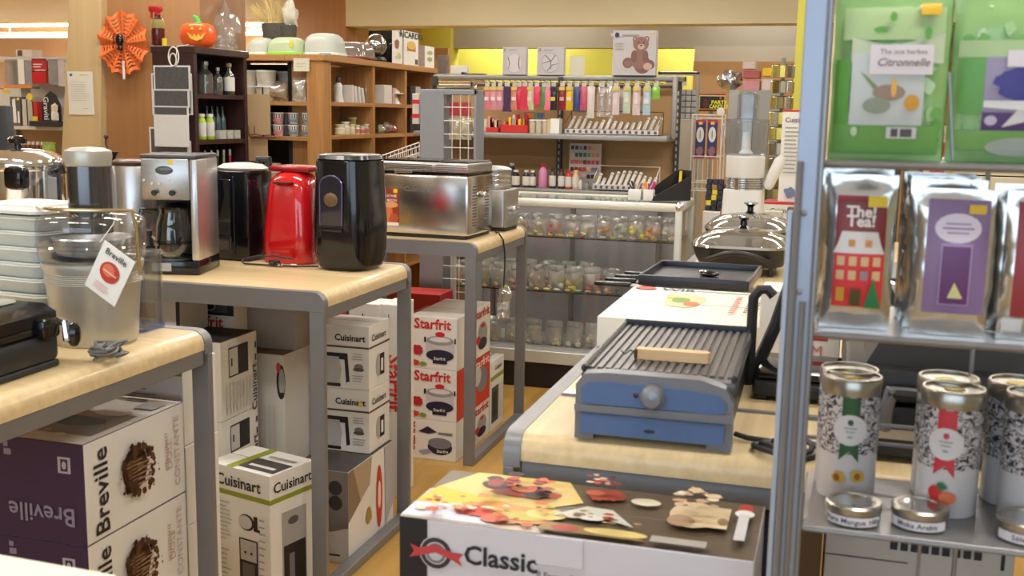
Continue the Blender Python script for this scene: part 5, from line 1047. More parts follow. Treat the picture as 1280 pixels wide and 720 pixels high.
mb.build('spider_legs', BLACK, t)
MB().box(-.006, .008, -.004, .004, -.205, -.10, .002).build('paper_handle', WHITE, t)
# notice on the pale column
t = tag(MB().box(-.088, .088, -.0012, 0, -.125, .125).build('paper_notice', mat(hx(214, 212, 200), .6, 0, .02, 9, 'paper'), loc=(-4.275, 5.447, 1.476)), 'white typed notice sheet taped to the pale wood column', 'notice')
fr = (Vector((-.088, -.0016, -.125)), Vector((.176, 0, 0)), Vector((0, 0, .25)))
prn(t, fr, [('e', .15, .92, .06, .035, hx(90, 110, 160)), ('r', .5, .90, .62, .94, hx(220, 200, 80)), ('r', .62, .91, .85, .93, hx(200, 190, 160))]+lines(.12, .88, .3, .78, 9, hx(170, 170, 165), .14)+[('r', .6, .14, .8, .15, hx(150, 150, 150))], 'typed_lines')
# ================================================================ oak bookcases
BX = -2.70
Yd = [atX(px, 100, BX).y for px in (412, 468, 508, 545)]; DBK = mat(hx(20, 20, 24), .7, 0, .1, 9, 'dark_backboard')
t = thing('corner_bookcase', 'honey oak corner bookcase, one end bay facing the camera, three bays along the aisle', 'shelf', (-2.95, 5.43, 0))
def ob(n, x0, x1, y0, y1, z0, z1, m_=OAK, b=.002): return MB().box(x0+2.95, x1+2.95, y0-5.43, y1-5.43, z0, z1, b).build(n, m_, t)
XB = -2.93
ob('side_panel', -3.38, -3.35, 5.43, 5.80, 0, 1.665); ob('corner_post', -2.80, BX, 5.43, 5.50, 0, 1.665)
ob('back_panel', -3.35, XB-.002, 5.78, 5.79, 0, 1.66, DBK); ob('divider', XB-.03, XB-.001, 5.515, 5.78, 0, 1.66, DBK)
for z in (.35, .66, .95, 1.254, 1.445): ob('shelf', -3.35, XB-.031, 5.434, 5.78, z-.022, z, OAKX, .001); ob('shelf_end', XB-.031, -2.80, 5.434, 5.50, z-.022, z, OAKX, .001)
ob('top_board', -3.385, XB, 5.422, 5.80, 1.665, 1.70, OAKX, .003)
ob('side_panel', XB, BX, 5.505, 5.53, 0, 1.665); ob('side_panel', XB, BX, Yd[3]-.03, Yd[3], 0, 1.665)
ob('back_panel', XB, XB+.01, 5.53, Yd[3]-.03, 0, 1.66, OAKY)
for q in Yd[1:3]: ob('divider', XB+.01, BX-.002, q-.015, q+.015, .05, 1.664)
for z in (.4, .72, 1.0, 1.262, 1.447):
    for a_, b_ in ((5.53, Yd[1]-.015), (Yd[1]+.015, Yd[2]-.015), (Yd[2]+.015, Yd[3]-.03)): ob('shelf', XB+.01, BX-.004, a_, b_, z-.022, z, OAKY, .001)
ob('top_board', XB+.001, BX+.012, 5.422, Yd[3]+.005, 1.665, 1.70, OAKY, .003)
# sign card on top edge
t = tag(MB().box(-.048, .048, -.001, .001, -.035, .035).build('shelf_card', mat(hx(206, 202, 180), .6, 0, .02, 9, 'card_paper'), loc=(atY(377, 81, 5.42).x, 5.418, atY(377, 81, 5.42).z)), 'small cream sign card fixed to the oak bookcase top edge', 'sign')
fr = (Vector((-.048, -.0014, -.035)), Vector((.096, 0, 0)), Vector((0, 0, .07))); prn(t, fr, [('r', .2, .55, .8, .6, hx(190, 160, 140)), ('r', .2, .35, .6, .40, hx(190, 160, 140))], 'printed_lines')
def tub(x, y, z, r, h, m_, label, group, band=None, nm='plastic_tub'):
    t = thing(nm, label, 'tub', (x, y, z), 0, group)
    MB().lathe([(r*.84, 0), (r*.86, .003), (r, h*.93)], 18).build('body', m_, t); MB().lathe([(r*1.05, h*.9), (r*1.05, h), (r*.97, h*1.01), (0, h*1.01)], 18).build('lid', WHITE, t)
    if band: fn = cyl_fn(r*.95, h); sprn(t, lambda u, v, off=0: fn(u, v, off+r*(.02+.06*(v-.5))), [('r', .15, .55, .85, .85, INK)]+[('r', .16+.14*k, .56, .24+.14*k, .84, WHITE) for k in range(5)]+[('r', .2, .2, .8, .4, band)], 'printed_band')
    return t
BUCK = mat(hx(204, 198, 182), .5, 0, .04, 9, 'cream_bucket')
i = 0
for yy, nm in ((5.50, 'front'), (5.66, 'rear')):
    for zz, nz in ((1.446, 'lower'), (1.531, 'upper')):
        for xx, nx_ in ((-3.185, 'left'), (-3.085, 'right')) if nm == 'front' else ((-3.04, 'right'),):
            tub(xx-.0, yy, zz, .058 if nx_ == 'right' else .05, .083, BUCK, f'cream bucket with lid, {nm} {nz} {nx_} on the top oak shelf', 'cream buckets on the top oak shelf', nm='bucket')
PKC, BLC, GYC = hx(200, 120, 120), hx(110, 130, 170), hx(120, 130, 140)
for r_ in range(2):
    for c_ in range(4):
        x = atY((328, 348, 367, 384)[c_], 160, 5.48).x; cc = (BLC, PKC, GYC, GYC)[c_]
        tub(x, 5.485, 1.255+.067*r_, .030, .062, mat({BLC: hx(150, 160, 186), PKC: hx(206, 160, 156), GYC: hx(170, 176, 182)}[cc], .5, 0, .05, 9, 'tub_plastic'), f'{["blue","pink","pale grey","pale grey"][c_]} lettered tub, {ORD[c_]} in the {["lower","upper"][r_]} row', 'small lettered tubs on oak shelf', cc)
        if c_ < 2: tub(x, 5.57, 1.255+.067*r_, .030, .062, mat(hx(120, 124, 132), .5, 0, .05, 9, 'tub_plastic'), f'tub hidden behind the {ORD[c_]} one in the {["lower","upper"][r_]} row', 'small lettered tubs, rear file')
def bag_lump(label, x, y, z, w_, h, t_, m_, cat='bag', group=None, rz=0, seed=0, nm='filled_bag', film=True):
    o = thing(nm, label, cat, (x, y, z), rz, group)
    mb = MB(); mb.pouch(w_, h, t_, 10, 10, .012, .12, seed, .6); mb.build('contents', m_, o)
    if film: mb = MB(); mb.pouch(w_*1.08, h*1.12, t_*1.08, 10, 10, .014, .1, seed+3, .6); mb.build('film', BAG, o)
    return o
bag_lump('clear bag of tan shapes with a red tag lying on the top oak shelf', -3.02, 5.50, 1.446, .13, .10, .08, mat(hx(176, 150, 110), .6, 0, .3, 60, 'tan_biscuit'), seed=4)
bag_lump('clear bag with dark red goods leaning behind the tan bag', -3.03, 5.62, 1.446, .13, .13, .06, mat(hx(120, 60, 54), .6, 0, .4, 50, 'dark_red_goods'), seed=8)
bag_lump('small white bag at the right end of the top oak shelf', -2.86, 5.465, 1.446, .075, .115, .045, mat(hx(196, 190, 176), .5, 0, .15, 40, 'white_goods'), seed=2)
for k, zz in enumerate((.951, 1.0, 1.045)):
    tub(-3.055, 5.50, zz, .045, .055, mat(hx(190, 172, 146), .6, 0, .05, 9, 'tan_bowl'), f'tan paper tub, {["lowest","middle","top"][k]} of the stack on third oak shelf', 'tan tubs on third oak shelf')
# brown boards before the oak bookcase
for (a_, lab) in (((305, 337, 118, 168), 'square brown board leaning in front of the oak shelves, upper one'), ((306, 334, 172, 201), 'square brown board in front of the oak shelves, lower one')):
    x0, x1, z0, z1 = bx(a_[0], a_[1], a_[2], a_[3], 5.36)
    tag(MB().box(x0, x1, 5.36, 5.366, z0, z1, .001).build('brown_board', KRAFT), lab, 'board', 'brown boards by the oak shelves')
x0, x1, z0, z1 = bx(304, 348, 168, 173, 5.34); st = thing('board_stand', 'thin wire stand holding the brown boards', 'stand', ((x0+x1)/2, 5.36, 0))
MB().box(-.09, .09, -.03, .06, 0, .02, .002).build('stand_base', MBLACK, st); MB().box(-.004, .004, .008, .014, .02, 1.52, .001).build('stand_rod', MBLACK, st)
MB().box(-.075, .075, -.012, .012, z0+.004, z0+.012, .001).build('stand_ledge', mat(hx(110, 50, 36), .5, 0, .1, 9, 'red_ledge'), st); MB().box(-.075, .075, -.012, .012, 1.108, 1.113, .001).build('stand_ledge', MBLACK, st)
for px in (311, 318): 
    p = atY(px, 160, 5.35); mb = MB(); mb.tube([(0, 0, 0), (0, 0, .045)], .003, 6); mb.build('candle_stick', mat(hx(110, 50, 30), .5, 0, .1, 9, 'red_brown_stick'), st, loc=(p.x-st.location.x, p.y-st.location.y, 1.264))
# goods in the aisle bays: placed by shelf height on the open side (X just behind BX)
def baypos(px, depth=.07): return atX(px, 100, BX-depth).y
WB = mat(hx(210, 204, 196), .5, 0, .04, 20, 'white_goods_box')
def shelf_box(label, px, z, w_, d, h, m_, rz=0, depth=.07, group=None, nm='small_carton', lean=0):
    o = MB().box(-d/2, d/2, -w_/2, w_/2, 0, h, .001).build(nm, m_, loc=(BX-depth, baypos(px, depth), z), rz=rz); o.rotation_euler.x = lean
    return tag(o, label, 'box', group)
t = thing('figurine', 'white figurine with dark head at the left of the first aisle bay', 'figurine', (BX-.07, baypos(423), 1.448))
MB().lathe([(.03, 0), (.028, .02), (.02, .06), (.024, .09), (.014, .11)], 14).build('body', mat(hx(206, 206, 200), .4, 0, .3, 60, 'painted_white'), t); MB().ball((0, 0, .128), .016, .016, .022).build('head', mat(hx(66, 60, 56), .5, 0, .2, 30, 'dark_hair'), t)
for k, px in enumerate((430, 434, 439, 444)): shelf_box(f'white flat box, {ORD[k]} of four leaning in first aisle bay', px, 1.448, .02, .12, .10-.004*k, WB, 0, .07, 'leaning boxes in first aisle bay', lean=.06+.07*k)
bag_lump('small clear bag hanging against the first bay divider', BX-.05, baypos(455), 1.46, .05, .10, .03, mat(hx(150, 130, 100), .5, 0, .4, 60, 'mixed_goods'), rz=pi/2, seed=6)
shelf_box('white carton on the top shelf of second aisle bay', 474, 1.448, .12, .12, .115, WB)
shelf_box('slim pink and white carton next to the white one in second bay', 483, 1.448, .03, .10, .10, mat(hx(196, 150, 150), .5, 0, .3, 60, 'pink_box'))
t = thing('cake_stand', 'white cake stand with shell shaped piece on top, second aisle bay', 'cake stand', (BX-.07, baypos(493), 1.448))
MB().lathe([(.045, 0), (.03, .02), (.016, .05), (.014, .062)], 16).lathe([(.014, .062), (.06, .064), (.06, .07), (0, .07)], 24).build('stand', WHITE, t)
MB().lathe([(.04, .07), (.03, .085), (.012, .10), (0, .105)], 12).build('shell_piece', mat(hx(214, 206, 190), .4, 0, .1, 20, 'shell_white'), t)
CREAM = mat(hx(212, 202, 170), .5, 0, .04, 20, 'cream_jar'); BLUEC = mat(hx(40, 50, 140), .4, 0, .05, 20, 'blue_cap')
for k, (px, r, h) in enumerate(((424, .03, .06), (431, .028, .075), (439, .022, .06), (446, .018, .055), (452, .018, .05), (458, .024, .06))):
    bottle(f'cream and white jar, {ORD[k]} of the front row in first aisle bay', BX-.05, baypos(px, .05), 1.263, r, h, CREAM, WHITE if k % 2 else CREAM, 'cream jars in first aisle bay', .75, mat(hx(190, 110, 100), .5, 0, .4, 60, 'printed_label') if k > 2 else None)
for k, px in enumerate((441, 448, 455)): bottle(f'white spray can with blue cap, {ORD[k]} behind the jars', BX-.13, baypos(px+4, .13), 1.263, .026, .115, WHL, BLUEC, 'blue capped cans in first aisle bay', .8, None, sh=.55)
bottle('yellow tin standing behind the cream jars', BX-.12, baypos(440, .12), 1.263, .026, .10, mat(hx(200, 180, 90), .5, 0, .1, 20, 'yellow_tin'), CREAM, None, .9)
for k in range(3): bag_lump(f'folded clear packet, {["bottom","middle","top"][k]} of the pile on third shelf of first bay', BX-.09, baypos(426+k*2), 1.001+.04*k, .14, .038, .16, mat(hx(196, 196, 190), .4, 0, .2, 40, 'pale_packet'), group='clear packets on third shelf', rz=pi/2, seed=30+k)
for k, px in enumerate((476, 483, 490, 497)): bag_lump(f'small mixed colour packet, {ORD[k]} on second shelf of second bay', BX-.07, baypos(px), 1.263, .07, .05+.012*(k % 2), .06, mat([hx(150, 160, 110), hx(120, 70, 60), hx(170, 60, 50), hx(150, 40, 40)][k], .5, 0, .5, 60, 'mixed_packets'), group='mixed packets in second aisle bay', rz=pi/2, seed=40+k)
shelf_box('white carton on third shelf of second aisle bay', 476, 1.001, .14, .14, .06, WB); shelf_box('white carton lying on another, third shelf of second bay', 476, 1.062, .12, .12, .035, WB)
for k, px in enumerate((514, 519, 524)): shelf_box(f'dark packet, {ORD[k]} on second shelf of third aisle bay', px, 1.263, .09, .03, .11, mat(hx(58, 52, 52), .4, 0, .5, 50, 'dark_packet'), 0, .05, 'dark packets in third aisle bay')
for k, px in enumerate((514, 520, 527)): shelf_box(f'dark and white packet, {ORD[k]} on top shelf of third aisle bay', px, 1.448, .09, .03, .12, mat([hx(50, 44, 50), hx(180, 176, 170), hx(60, 40, 40)][k], .4, 0, .4, 50, 'dark_white_packet'), 0, .05, 'packets on top shelf of third bay')
# things on top of the oak bookcases
FR = glass('frosted_cover', (.8, .83, .8), .15, .2, .78, hx(196, 202, 190))
def cover(label, x, y, hw, hd, h, m_, base=None, nm='cake_carrier', rz=0, r=.05):
    t = thing(nm, label, 'cake carrier', (x, y, 1.701), rz, 'cake carriers on the oak bookcases')
    if base: MB().rlathe([(.0, 0), (-.006, .004), (-.006, .014), (.002, .018)], hw, hd, r).build('base', base, t)
    MB().rlathe([(0, .012), (.004, h*.55), (.012, h*.8), (.03, h*.95), (.05, h)], hw, hd, r).build('cover', m_, t); return t
cover('frosted white cake cover left of the green based one', -3.17, 5.62, .075, .08, .10, FR, WHITE)
c_ = cover('frosted cake carrier with lime green base on the oak bookcase', -3.0, 5.60, .105, .08, .10, glass('frosted_lime', (.8, .85, .7), .15, .2, .78, hx(192, 206, 168)), mat(hx(130, 214, 60), .4, 0, .03, 9, 'lime_base'))
MB().box(.055, .07, -.082, -.078, .04, .08, .001).build('sticker', YLAB, c_)
c_ = cover('large frosted white cake dome with grey clip on the corner post', -2.80, 5.66, .10, .10, .125, FR, WHITE)
MB().box(.02, .085, -.115, -.095, .0, .014, .004).build('grey_clip', mat(hx(150, 158, 170), .4, 0, .03, 9, 'clip_grey'), c_)
cover('clear smoky cake dome behind the white one on the aisle bookcase', -2.80, 6.03, .11, .12, .10, glass('smoked_dome', (.7, .68, .66), .25, .08, .25, (.4, .38, .36)), mat(hx(130, 70, 60), .4, 0, .03, 9, 'brown_base'))
t = thing('mirror_ball', 'mirrored glass dome in front of the black carton, aisle bookcase top', 'decoration', (-2.76, 6.28, 1.701))
MB().lathe([(.06, 0), (.065, .01), (.05, .03)], 20).build('base', MBLACK, t); mb = MB(); mb.ball((0, 0, .10), .065, .065, .07, 20, 14); mb.build('dome', mat((.5, .5, .52), .06, 1, .1, 9, 'dark_mirror'), t)
def top_box(label, px0, px1, pyt, X, w_, front, side, items=(), txt=None):
    ya, yb = atX(px0, 60, X).y, atX(px1, 60, X).y; h = atX(px0, pyt, X).z-1.701
    o, fr = carton(label, X-w_, X, ya, yb, 1.701, 1.701+h, front, side, CARD, 'boxed appliances on top of the aisle bookcase'); r = fr('right')
    if items: prn(o, r, list(items), 'product_picture')
    if txt: text(o, r, txt, .5, .88, .055, INK, 0, .02, xs=1.7)
    return o
top_box('black and white carton with a pastry picture, top of aisle bookcase', 490, 503, 38, BX-.02, .16, BLACK, CARD, [('b', .45, .62, .25, .14, hx(150, 90, 76)), ('b', .7, .25, .16, .1, hx(190, 196, 120)), ('b', .4, .2, .1, .06, hx(200, 200, 170))])
top_box('white carton with dark lettering and a yellow cake picture', 505, 523, 38, BX-.02, .12, CARD, CARD, [('r', .2, .42, .8, .56, hx(176, 120, 60)), ('e', .5, .6, .3, .12, hx(210, 176, 90)), ('r', .75, .05, .95, .2, DGREY)], 'RICARDO')
top_box('white floral patterned carton right of the lettered one', 531, 543, 57, BX-.02, .14, mat(hx(170, 160, 158), .5, 0, .2, 50, 'patterned_carton'), CARD, [('b', .5, .7, .3, .1, hx(150, 170, 110)), ('b', .5, .4, .3, .1, hx(150, 170, 110))])
# baskets of dried ears
t = thing('basket_of_ears', 'dark woven basket holding dried straw fans behind the cake covers', 'basket', (-3.16, 5.74, 1.701))
MB().lathe([(.05, 0), (.06, .01), (.085, .19)], 12, 1, .5).build('basket', mat(hx(78, 72, 64), .6, 0, .4, 70, 'woven_grey'), t)
mb = MB()
for k in range(60):
    a_ = random.uniform(0, pi); l = random.uniform(.10, .17); x_ = .07*cos(a_); mb.tube([(x_*.6, .02*sin(k), .17), (x_*1.2+.0, .03*sin(k*2), .17+l*.6*(.6+.4*sin(a_))), (x_*1.9-.02, .03*sin(k*2.2), .17+l*(.6+.4*sin(a_)))], .0022, 4)
tag(mb.build('straw_ears', mat(hx(206, 184, 116), .6, 0, .1, 30, 'straw'), t), kind='stuff')
MB().at(.085, 0, 0).lathe([(.04, 0), (.045, .01), (.06, .18)], 12, 1, .6).build('second_basket', mat(hx(70, 64, 58), .6, 0, .4, 70, 'woven_dark'), t)
mb = MB(); mb.ball((.10, 0, .24), .05, .04, .07, 12, 8, .6, 3); mb.build('gauze_bundle', mat(hx(196, 190, 172), .6, 0, .3, 40, 'gauze'), t)
mb = MB(); mb.ball((-.16, 0, .13), .085, .06, .13, 14, 10, .7, 5).ball((-.14, -.02, .05), .07, .05, .05, 14, 10, .5, 9); tag(mb.build('wrapped_goods', BAG, None, loc=(-3.30, 5.70, 1.705)), 'bundle of cellophane wrapped goods left of the basket', 'bundle')
# ================================================================ glass showcase
CW = mat(hx(206, 206, 198), .35, .15, .03, 9, 'showcase_white'); CB = mat(hx(176, 168, 174), .6, 0, .04, 9, 'showcase_back')
cx0, cx1, cy0, cy1, ch = atY(564, 350, 5.25).x-.01, -.70, 5.24, 5.72, .98
t = thing('glass_showcase', 'white framed glass showcase full of bagged treats', 'showcase', ((cx0+cx1)/2, (cy0+cy1)/2, 0)); ccx, ccy = t.location.x, t.location.y
def cb(n, x0, x1, y0, y1, z0, z1, m_=CW, b=.003, par=None): return MB().box(x0-ccx, x1-ccx, y0-ccy, y1-ccy, z0, z1, b).build(n, m_, par or t)
cb('plinth', cx0+.02, cx1-.02, cy0+.03, cy1-.01, 0, .135, mat(hx(34, 28, 28), .6, 0, .1, 9, 'plinth_black'))
cb('bottom_board', cx0, cx1, cy0, cy1, .136, .20); cb('floor_panel', cx0+.01, cx1-.01, cy0+.015, cy1-.01, .2, .205, mat(hx(196, 196, 196), .4, 0, .03, 9, 'panel'))
cb('back_panel', cx0, cx1, cy1-.012, cy1, .2, ch-.03, CB, .001)
for x, y in ((cx0, cy0), (cx1-.035, cy0), (cx0, cy1-.03), (cx1-.035, cy1-.03)): cb('corner_post', x, x+.035, y, y+.03, .2, ch-.03, CW, .008)
for (y0, y1) in ((cy0, cy0+.035), (cy1-.035, cy1)): cb('top_rail', cx0, cx1, y0, y1, ch-.042, ch, mat(hx(222, 220, 208), .3, .1, .02, 9, 'rail_white'), .012)
for (x0, x1) in ((cx0, cx0+.035), (cx1-.035, cx1)): cb('top_rail', x0, x1, cy0+.036, cy1-.036, ch-.04, ch-.001, CW, .008)
mb = MB(); mb.ball((cx1-.018-ccx, cy0+.016-ccy, ch-.018), .024, .022, .024, 12, 8); mb.build('corner_cap', CHROME, t)
MB().box(cx0+.036-ccx, cx1-.036-ccx, cy0+.036-ccy, cy1-.036-ccy, ch-.012, ch-.005).build('top_glass', GLASS, t)
MB().box(cx0+.036-ccx, cx1-.036-ccx, cy0+.012-ccy, cy0+.016-ccy, .206, ch-.043).build('front_glass', glass('front_glass', (.96, .96, .96), .10), t)
MB().box(cx1-.014-ccx, cx1-.010-ccx, cy0+.036-ccy, cy1-.036-ccy, .206, ch-.043).build('end_glass', glass('front_glass', (.96, .96, .96), .10), t)
for x in (-1.35, -.88, -1.80): cb('shelf_upright', x-.012, x+.012, cy1-.03, cy1-.013, .2, ch-.05, mat(hx(126, 116, 112), .5, .3, .2, 50, 'slotted_upright'), .001)
SH = (.787, .507)
for z in SH:
    MB().box(cx0+.02-ccx, cx1-.02-ccx, cy0+.04-ccy, cy1-.05-ccy, z-.006, z).build('glass_shelf', glass('shelf_glass', (.85, .92, .88), .2), t)
    cb('shelf_edge', cx0+.02, cx1-.02, cy0+.037, cy0+.0395, z-.006, z, mat(hx(36, 48, 40), .2, 0, .05, 9, 'glass_edge_dark'), 0)
cb('label_plate', cx1+.0005, cx1+.002, cy0+.12, cy0+.20, .84, .93, mat(hx(180, 176, 166), .5, 0, .3, 60, 'label_plate'), 0)
BAG2 = glass('treat_cellophane', (.93, .93, .93), .22, .18, .30, (.78, .77, .74))
TREAT = {'red': hx(200, 90, 80), 'pink': hx(222, 170, 168), 'yellow': hx(224, 208, 100), 'orange': hx(214, 156, 96), 'white': hx(220, 216, 200), 'green': hx(160, 170, 116), 'cream': hx(224, 210, 170), 'purple': hx(150, 140, 170), 'dark': hx(90, 110, 110)}
def treat(i, px, y, z, cname, s, shelf, row, k):
    x = atY(px, 330, y).x; c = TREAT[cname]
    t2 = thing('treat_bag', f'clear bag of {cname} sweets, {row} {ORD[k] if k < 16 else "last"} on the {shelf}', 'sweet bag', (x, y, z+.0005), random.uniform(-.3, .3), 'bagged sweets in the showcase')
    mb = MB(); rnd = random.Random(i)
    for q in range(9): mb.use(mat(c if q % 3 else TREAT[rnd.choice(['white', 'cream', 'yellow', cname])], .5, 0, .1, 50, 'candy')); mb.ball((rnd.uniform(-.026, .026)*s, rnd.uniform(-.012, .010)*s, .012*s+.017*s*(q//3)+rnd.uniform(0, .01)), .015*s, .012*s, .013*s, 7, 5, .5, q)
    tag(mb.build('sweets', None, t2), kind='stuff')
    mb = MB(); mb.pouch(.075*s, .088*s, .045*s, 8, 8, .018, .03, i, .6); mb.build('cellophane', BAG2, t2)
    mb = MB(); mb.pouch(.078*s, .034*s, .03, 10, 4, .03, .0, i+5, .6); mb.build('gathered_top', BAG2, t2, loc=(0, 0, .076*s))
    return t2
i = 0
cols1 = ['white', 'pink', 'red', 'red', 'yellow', 'red', 'pink', 'white', 'orange', 'green', 'yellow', 'orange', 'cream', 'white', 'purple', 'dark']
for k in range(10):
    px = 652+k*20.5; treat(i, px, 5.36, SH[0], cols1[k+3], 1.0 if k < 7 else 1.08, 'upper glass shelf', 'front row', k); i += 1
cols2 = ['green', 'orange', 'yellow', 'white', 'pink', 'cream', 'white', 'yellow', 'red', 'dark', 'white', 'cream', 'white', 'yellow']
for k in range(9):
    px = 578+k*23.5; treat(i, px, 5.36, SH[1], cols2[k+1], 1.14, 'middle glass shelf', 'front row', k); i += 1
for k in range(7):
    px = 590+k*24; treat(i, px, 5.52, SH[1], ['orange', 'green', 'cream', 'white', 'pink', 'yellow', 'white', 'cream', 'white'][k], 1.15, 'middle glass shelf', 'rear row', k); i += 1
for k in range(6):
    px = 618+k*25.5; treat(i, px, 5.37, .206, ['yellow', 'yellow', 'cream', 'cream', 'white', 'cream', 'cream', 'pink'][k], 1.22, 'bottom board', 'front row', k); i += 1
# loose flat coloured sweets along shelf fronts
for s_i, z in enumerate(SH):
    for k in range(15):
        px = 648+k*13 if s_i == 0 else 580+k*13; cn = random.choice(['red', 'yellow', 'orange', 'pink', 'green', 'white']); p_ = atY(px, 330, 5.295); r_ = random.uniform(.012, .02)
        mb = MB(); mb.use(mat(TREAT[cn], .5, 0, .1, 50, 'candy')); mb.ball((0, 0, .007), r_, .010, .007, 10, 6)
        tag(mb.build('loose_sweet', loc=(p_.x, 5.295, z+.0005)), f'small {cn} sweet lying at the edge of the {["upper","middle"][s_i]} glass shelf, {ORD[k]}', 'sweet', 'loose sweets on shelf edges')
# on top of the showcase
for k, (px0, px1, py) in enumerate(((786, 802, 240), (805, 817, 241))):
    p_ = atY((px0+px1)/2, 250, 5.40); h = .055
    t2 = thing('small_pot', f'white pot holding colourful picks on the showcase top, {["left","right"][k]} one', 'pot', (p_.x, 5.40, ch+.0005), 0, 'white pots on the showcase')
    MB().box(-.032+.006*k, .032-.006*k, -.028, .028, 0, h, .005).build('pot', WHITE, t2)
    mb = MB()
    for q in range(9): a_ = q*2.4; mb.use(mat([hx(130, 60, 60), hx(60, 60, 66), hx(180, 176, 170)][q % 3] if not k else [hx(216, 60, 100), hx(230, 160, 60), hx(150, 60, 140)][q % 3], .5, 0, .1, 20, 'pick')); mb.tube([(.01*cos(a_), .01*sin(a_), h-.01), (.035*cos(a_), .02*sin(a_), h+.03+.01*(q % 2))], .004, 5)
    mb.build('picks', None, t2)
t = thing('sloped_tray', 'black sloped card display tray with candles at the showcase end', 'display', (-.80, 5.49, ch+.0005), math.radians(38))
prof = [(-.12, 0), (.06, 0), (.06, .15), (.04, .15), (-.12, .02)]
for s in (-.055, .052): 
    p = [(-.13, 0), (.09, 0), (.09, .15), (.06, .145), (-.12, .025)] if s > 0 else [(-.13, 0), (.09, 0), (.09, .12), (.06, .112), (-.12, .022)]; MB().prism(p, s, s+.003).build('side_panel', MBLACK, t)
MB().box(-.125, .09, -.052, .052, .001, .006).build('tray_floor', MBLACK, t); MB().box(.085, .09, -.052, .052, .006, .15).build('back_panel', MBLACK, t)
MB().prism([(-.128, .006), (-.03, .006), (-.03, .022), (-.12, .024)], -.051, .051).build('card_pad', mat(hx(66, 66, 62), .5, 0, .6, 90, 'printed_dark_card'), t)
mb = MB()
for q in range(8): mb.use(mat([hx(226, 200, 50), hx(226, 200, 50), hx(206, 120, 60), hx(200, 196, 190)][q % 4], .5, 0, .1, 20, 'candle')); mb.tube([(.03+.006*q, -.045+.011*q, .05), (.035+.006*q, -.045+.011*q, .145)], .007, 6)
mb.build('candles', None, t)
# ================================================================ baking supplies gondola
GM = mat(hx(150, 148, 142), .4, .4, .05, 20, 'gondola_grey'); DK = mat(hx(70, 66, 62), .5, .4, .2, 60, 'slotted_metal')
gx0, gx1, gy0, gy1 = -2.42, -.895, 6.02, 6.40
t = thing('gondola_shelving', 'metal shelving with brown back panel full of cake decorating supplies', 'shelving', ((gx0+gx1)/2, gy1, 0)); qx, qy = t.location.x, t.location.y
def gb(n, x0, x1, y0, y1, z0, z1, m_=GM, b=.002): return MB().box(x0-qx, x1-qx, y0-qy, y1-qy, z0, z1, b).build(n, m_, t)
gb('back_panel', gx0, gx1, gy1-.01, gy1+.01, .1, 1.585, BROWNC); gb('base', gx0, gx1, gy0-.1, gy1, 0, .14)
for x in (gx0, -1.62, gx1-.02): 
    u = gb('upright', x, x+.03, gy1-.04, gy1-.011, 0, 1.62, DK)
    for k in range(24): MB().box(x+.011-qx, x+.019-qx, gy1-.0415-qy, gy1-.0398-qy, .60+k*.04, .622+k*.04).build('slot', mat(hx(176, 172, 160), .5, 0, 0, 9, 'slot_light'), u)
for z in (.60, .975, 1.29):
    gb('shelf', gx0+.01, gx1-.01, gy0, gy1-.045, z-.03, z, GM, .004)
gb('top_bar', gx0, gx1+.02, gy1-.03, gy1+.02, 1.60, 1.63, GM, .008); gb('end_bar', gx1-.01, gx1+.02, gy1-.24, gy1-.03, 1.595, 1.625, GM, .01); gb('end_bar', gx1-.01, gx1+.02, gy1-.26, gy1-.235, 1.27, 1.625, GM, .01)
gb('cross_rail', gx0, gx1, gy1-.06, gy1-.042, 1.56, 1.575, DK, .002)
# hooks with hanging goods
hang = [(609, 'pink'), (617, 'pinkw'), (625, 'pinkw'), (634, 'violet'), (643, 'pinko'), (649, 'crim'), (656, 'crimb'), (663, 'beige'), (671, 'hotpink'), (680, 'green'), (685, 'pink2'), (692, 'black'), (703, 'dred'), (712, 'yellow'), (721, 'blue'), (730, 'rose'), (739, 'white'), (752, 'clear'), (762, 'clear'), (770, 'pale_pink'), (784, 'pale_green'), (796, 'pale_pink'), (809, 'pale_blue'), (820, 'lime')]
HC = dict(pink=hx(206, 120, 130), pinkw=hx(206, 140, 150), violet=hx(64, 38, 84), pinko=hx(206, 130, 110), crim=hx(200, 40, 76), crimb=hx(206, 44, 74), beige=hx(196, 190, 150), hotpink=hx(222, 60, 100), green=hx(84, 130, 76), pink2=hx(230, 120, 140), black=hx(34, 32, 40), dred=hx(130, 30, 40), yellow=hx(216, 176, 30), blue=hx(50, 66, 120), rose=hx(186, 80, 104), white=hx(206, 196, 186), clear=hx(200, 196, 180), pale_pink=hx(212, 190, 188), pale_green=hx(186, 200, 182), pale_blue=hx(170, 196, 206), lime=hx(130, 190, 70))
HN = dict(pink='pink', pinkw='pink and white', violet='dark violet', pinko='salmon pink', crim='crimson', crimb='wide crimson', beige='beige', hotpink='bright pink', green='green', pink2='light pink', black='black', dred='dark red', yellow='yellow', blue='blue', rose='rose', white='white', clear='clear', pale_pink='pale pink', pale_green='pale green', pale_blue='pale blue', lime='lime green')
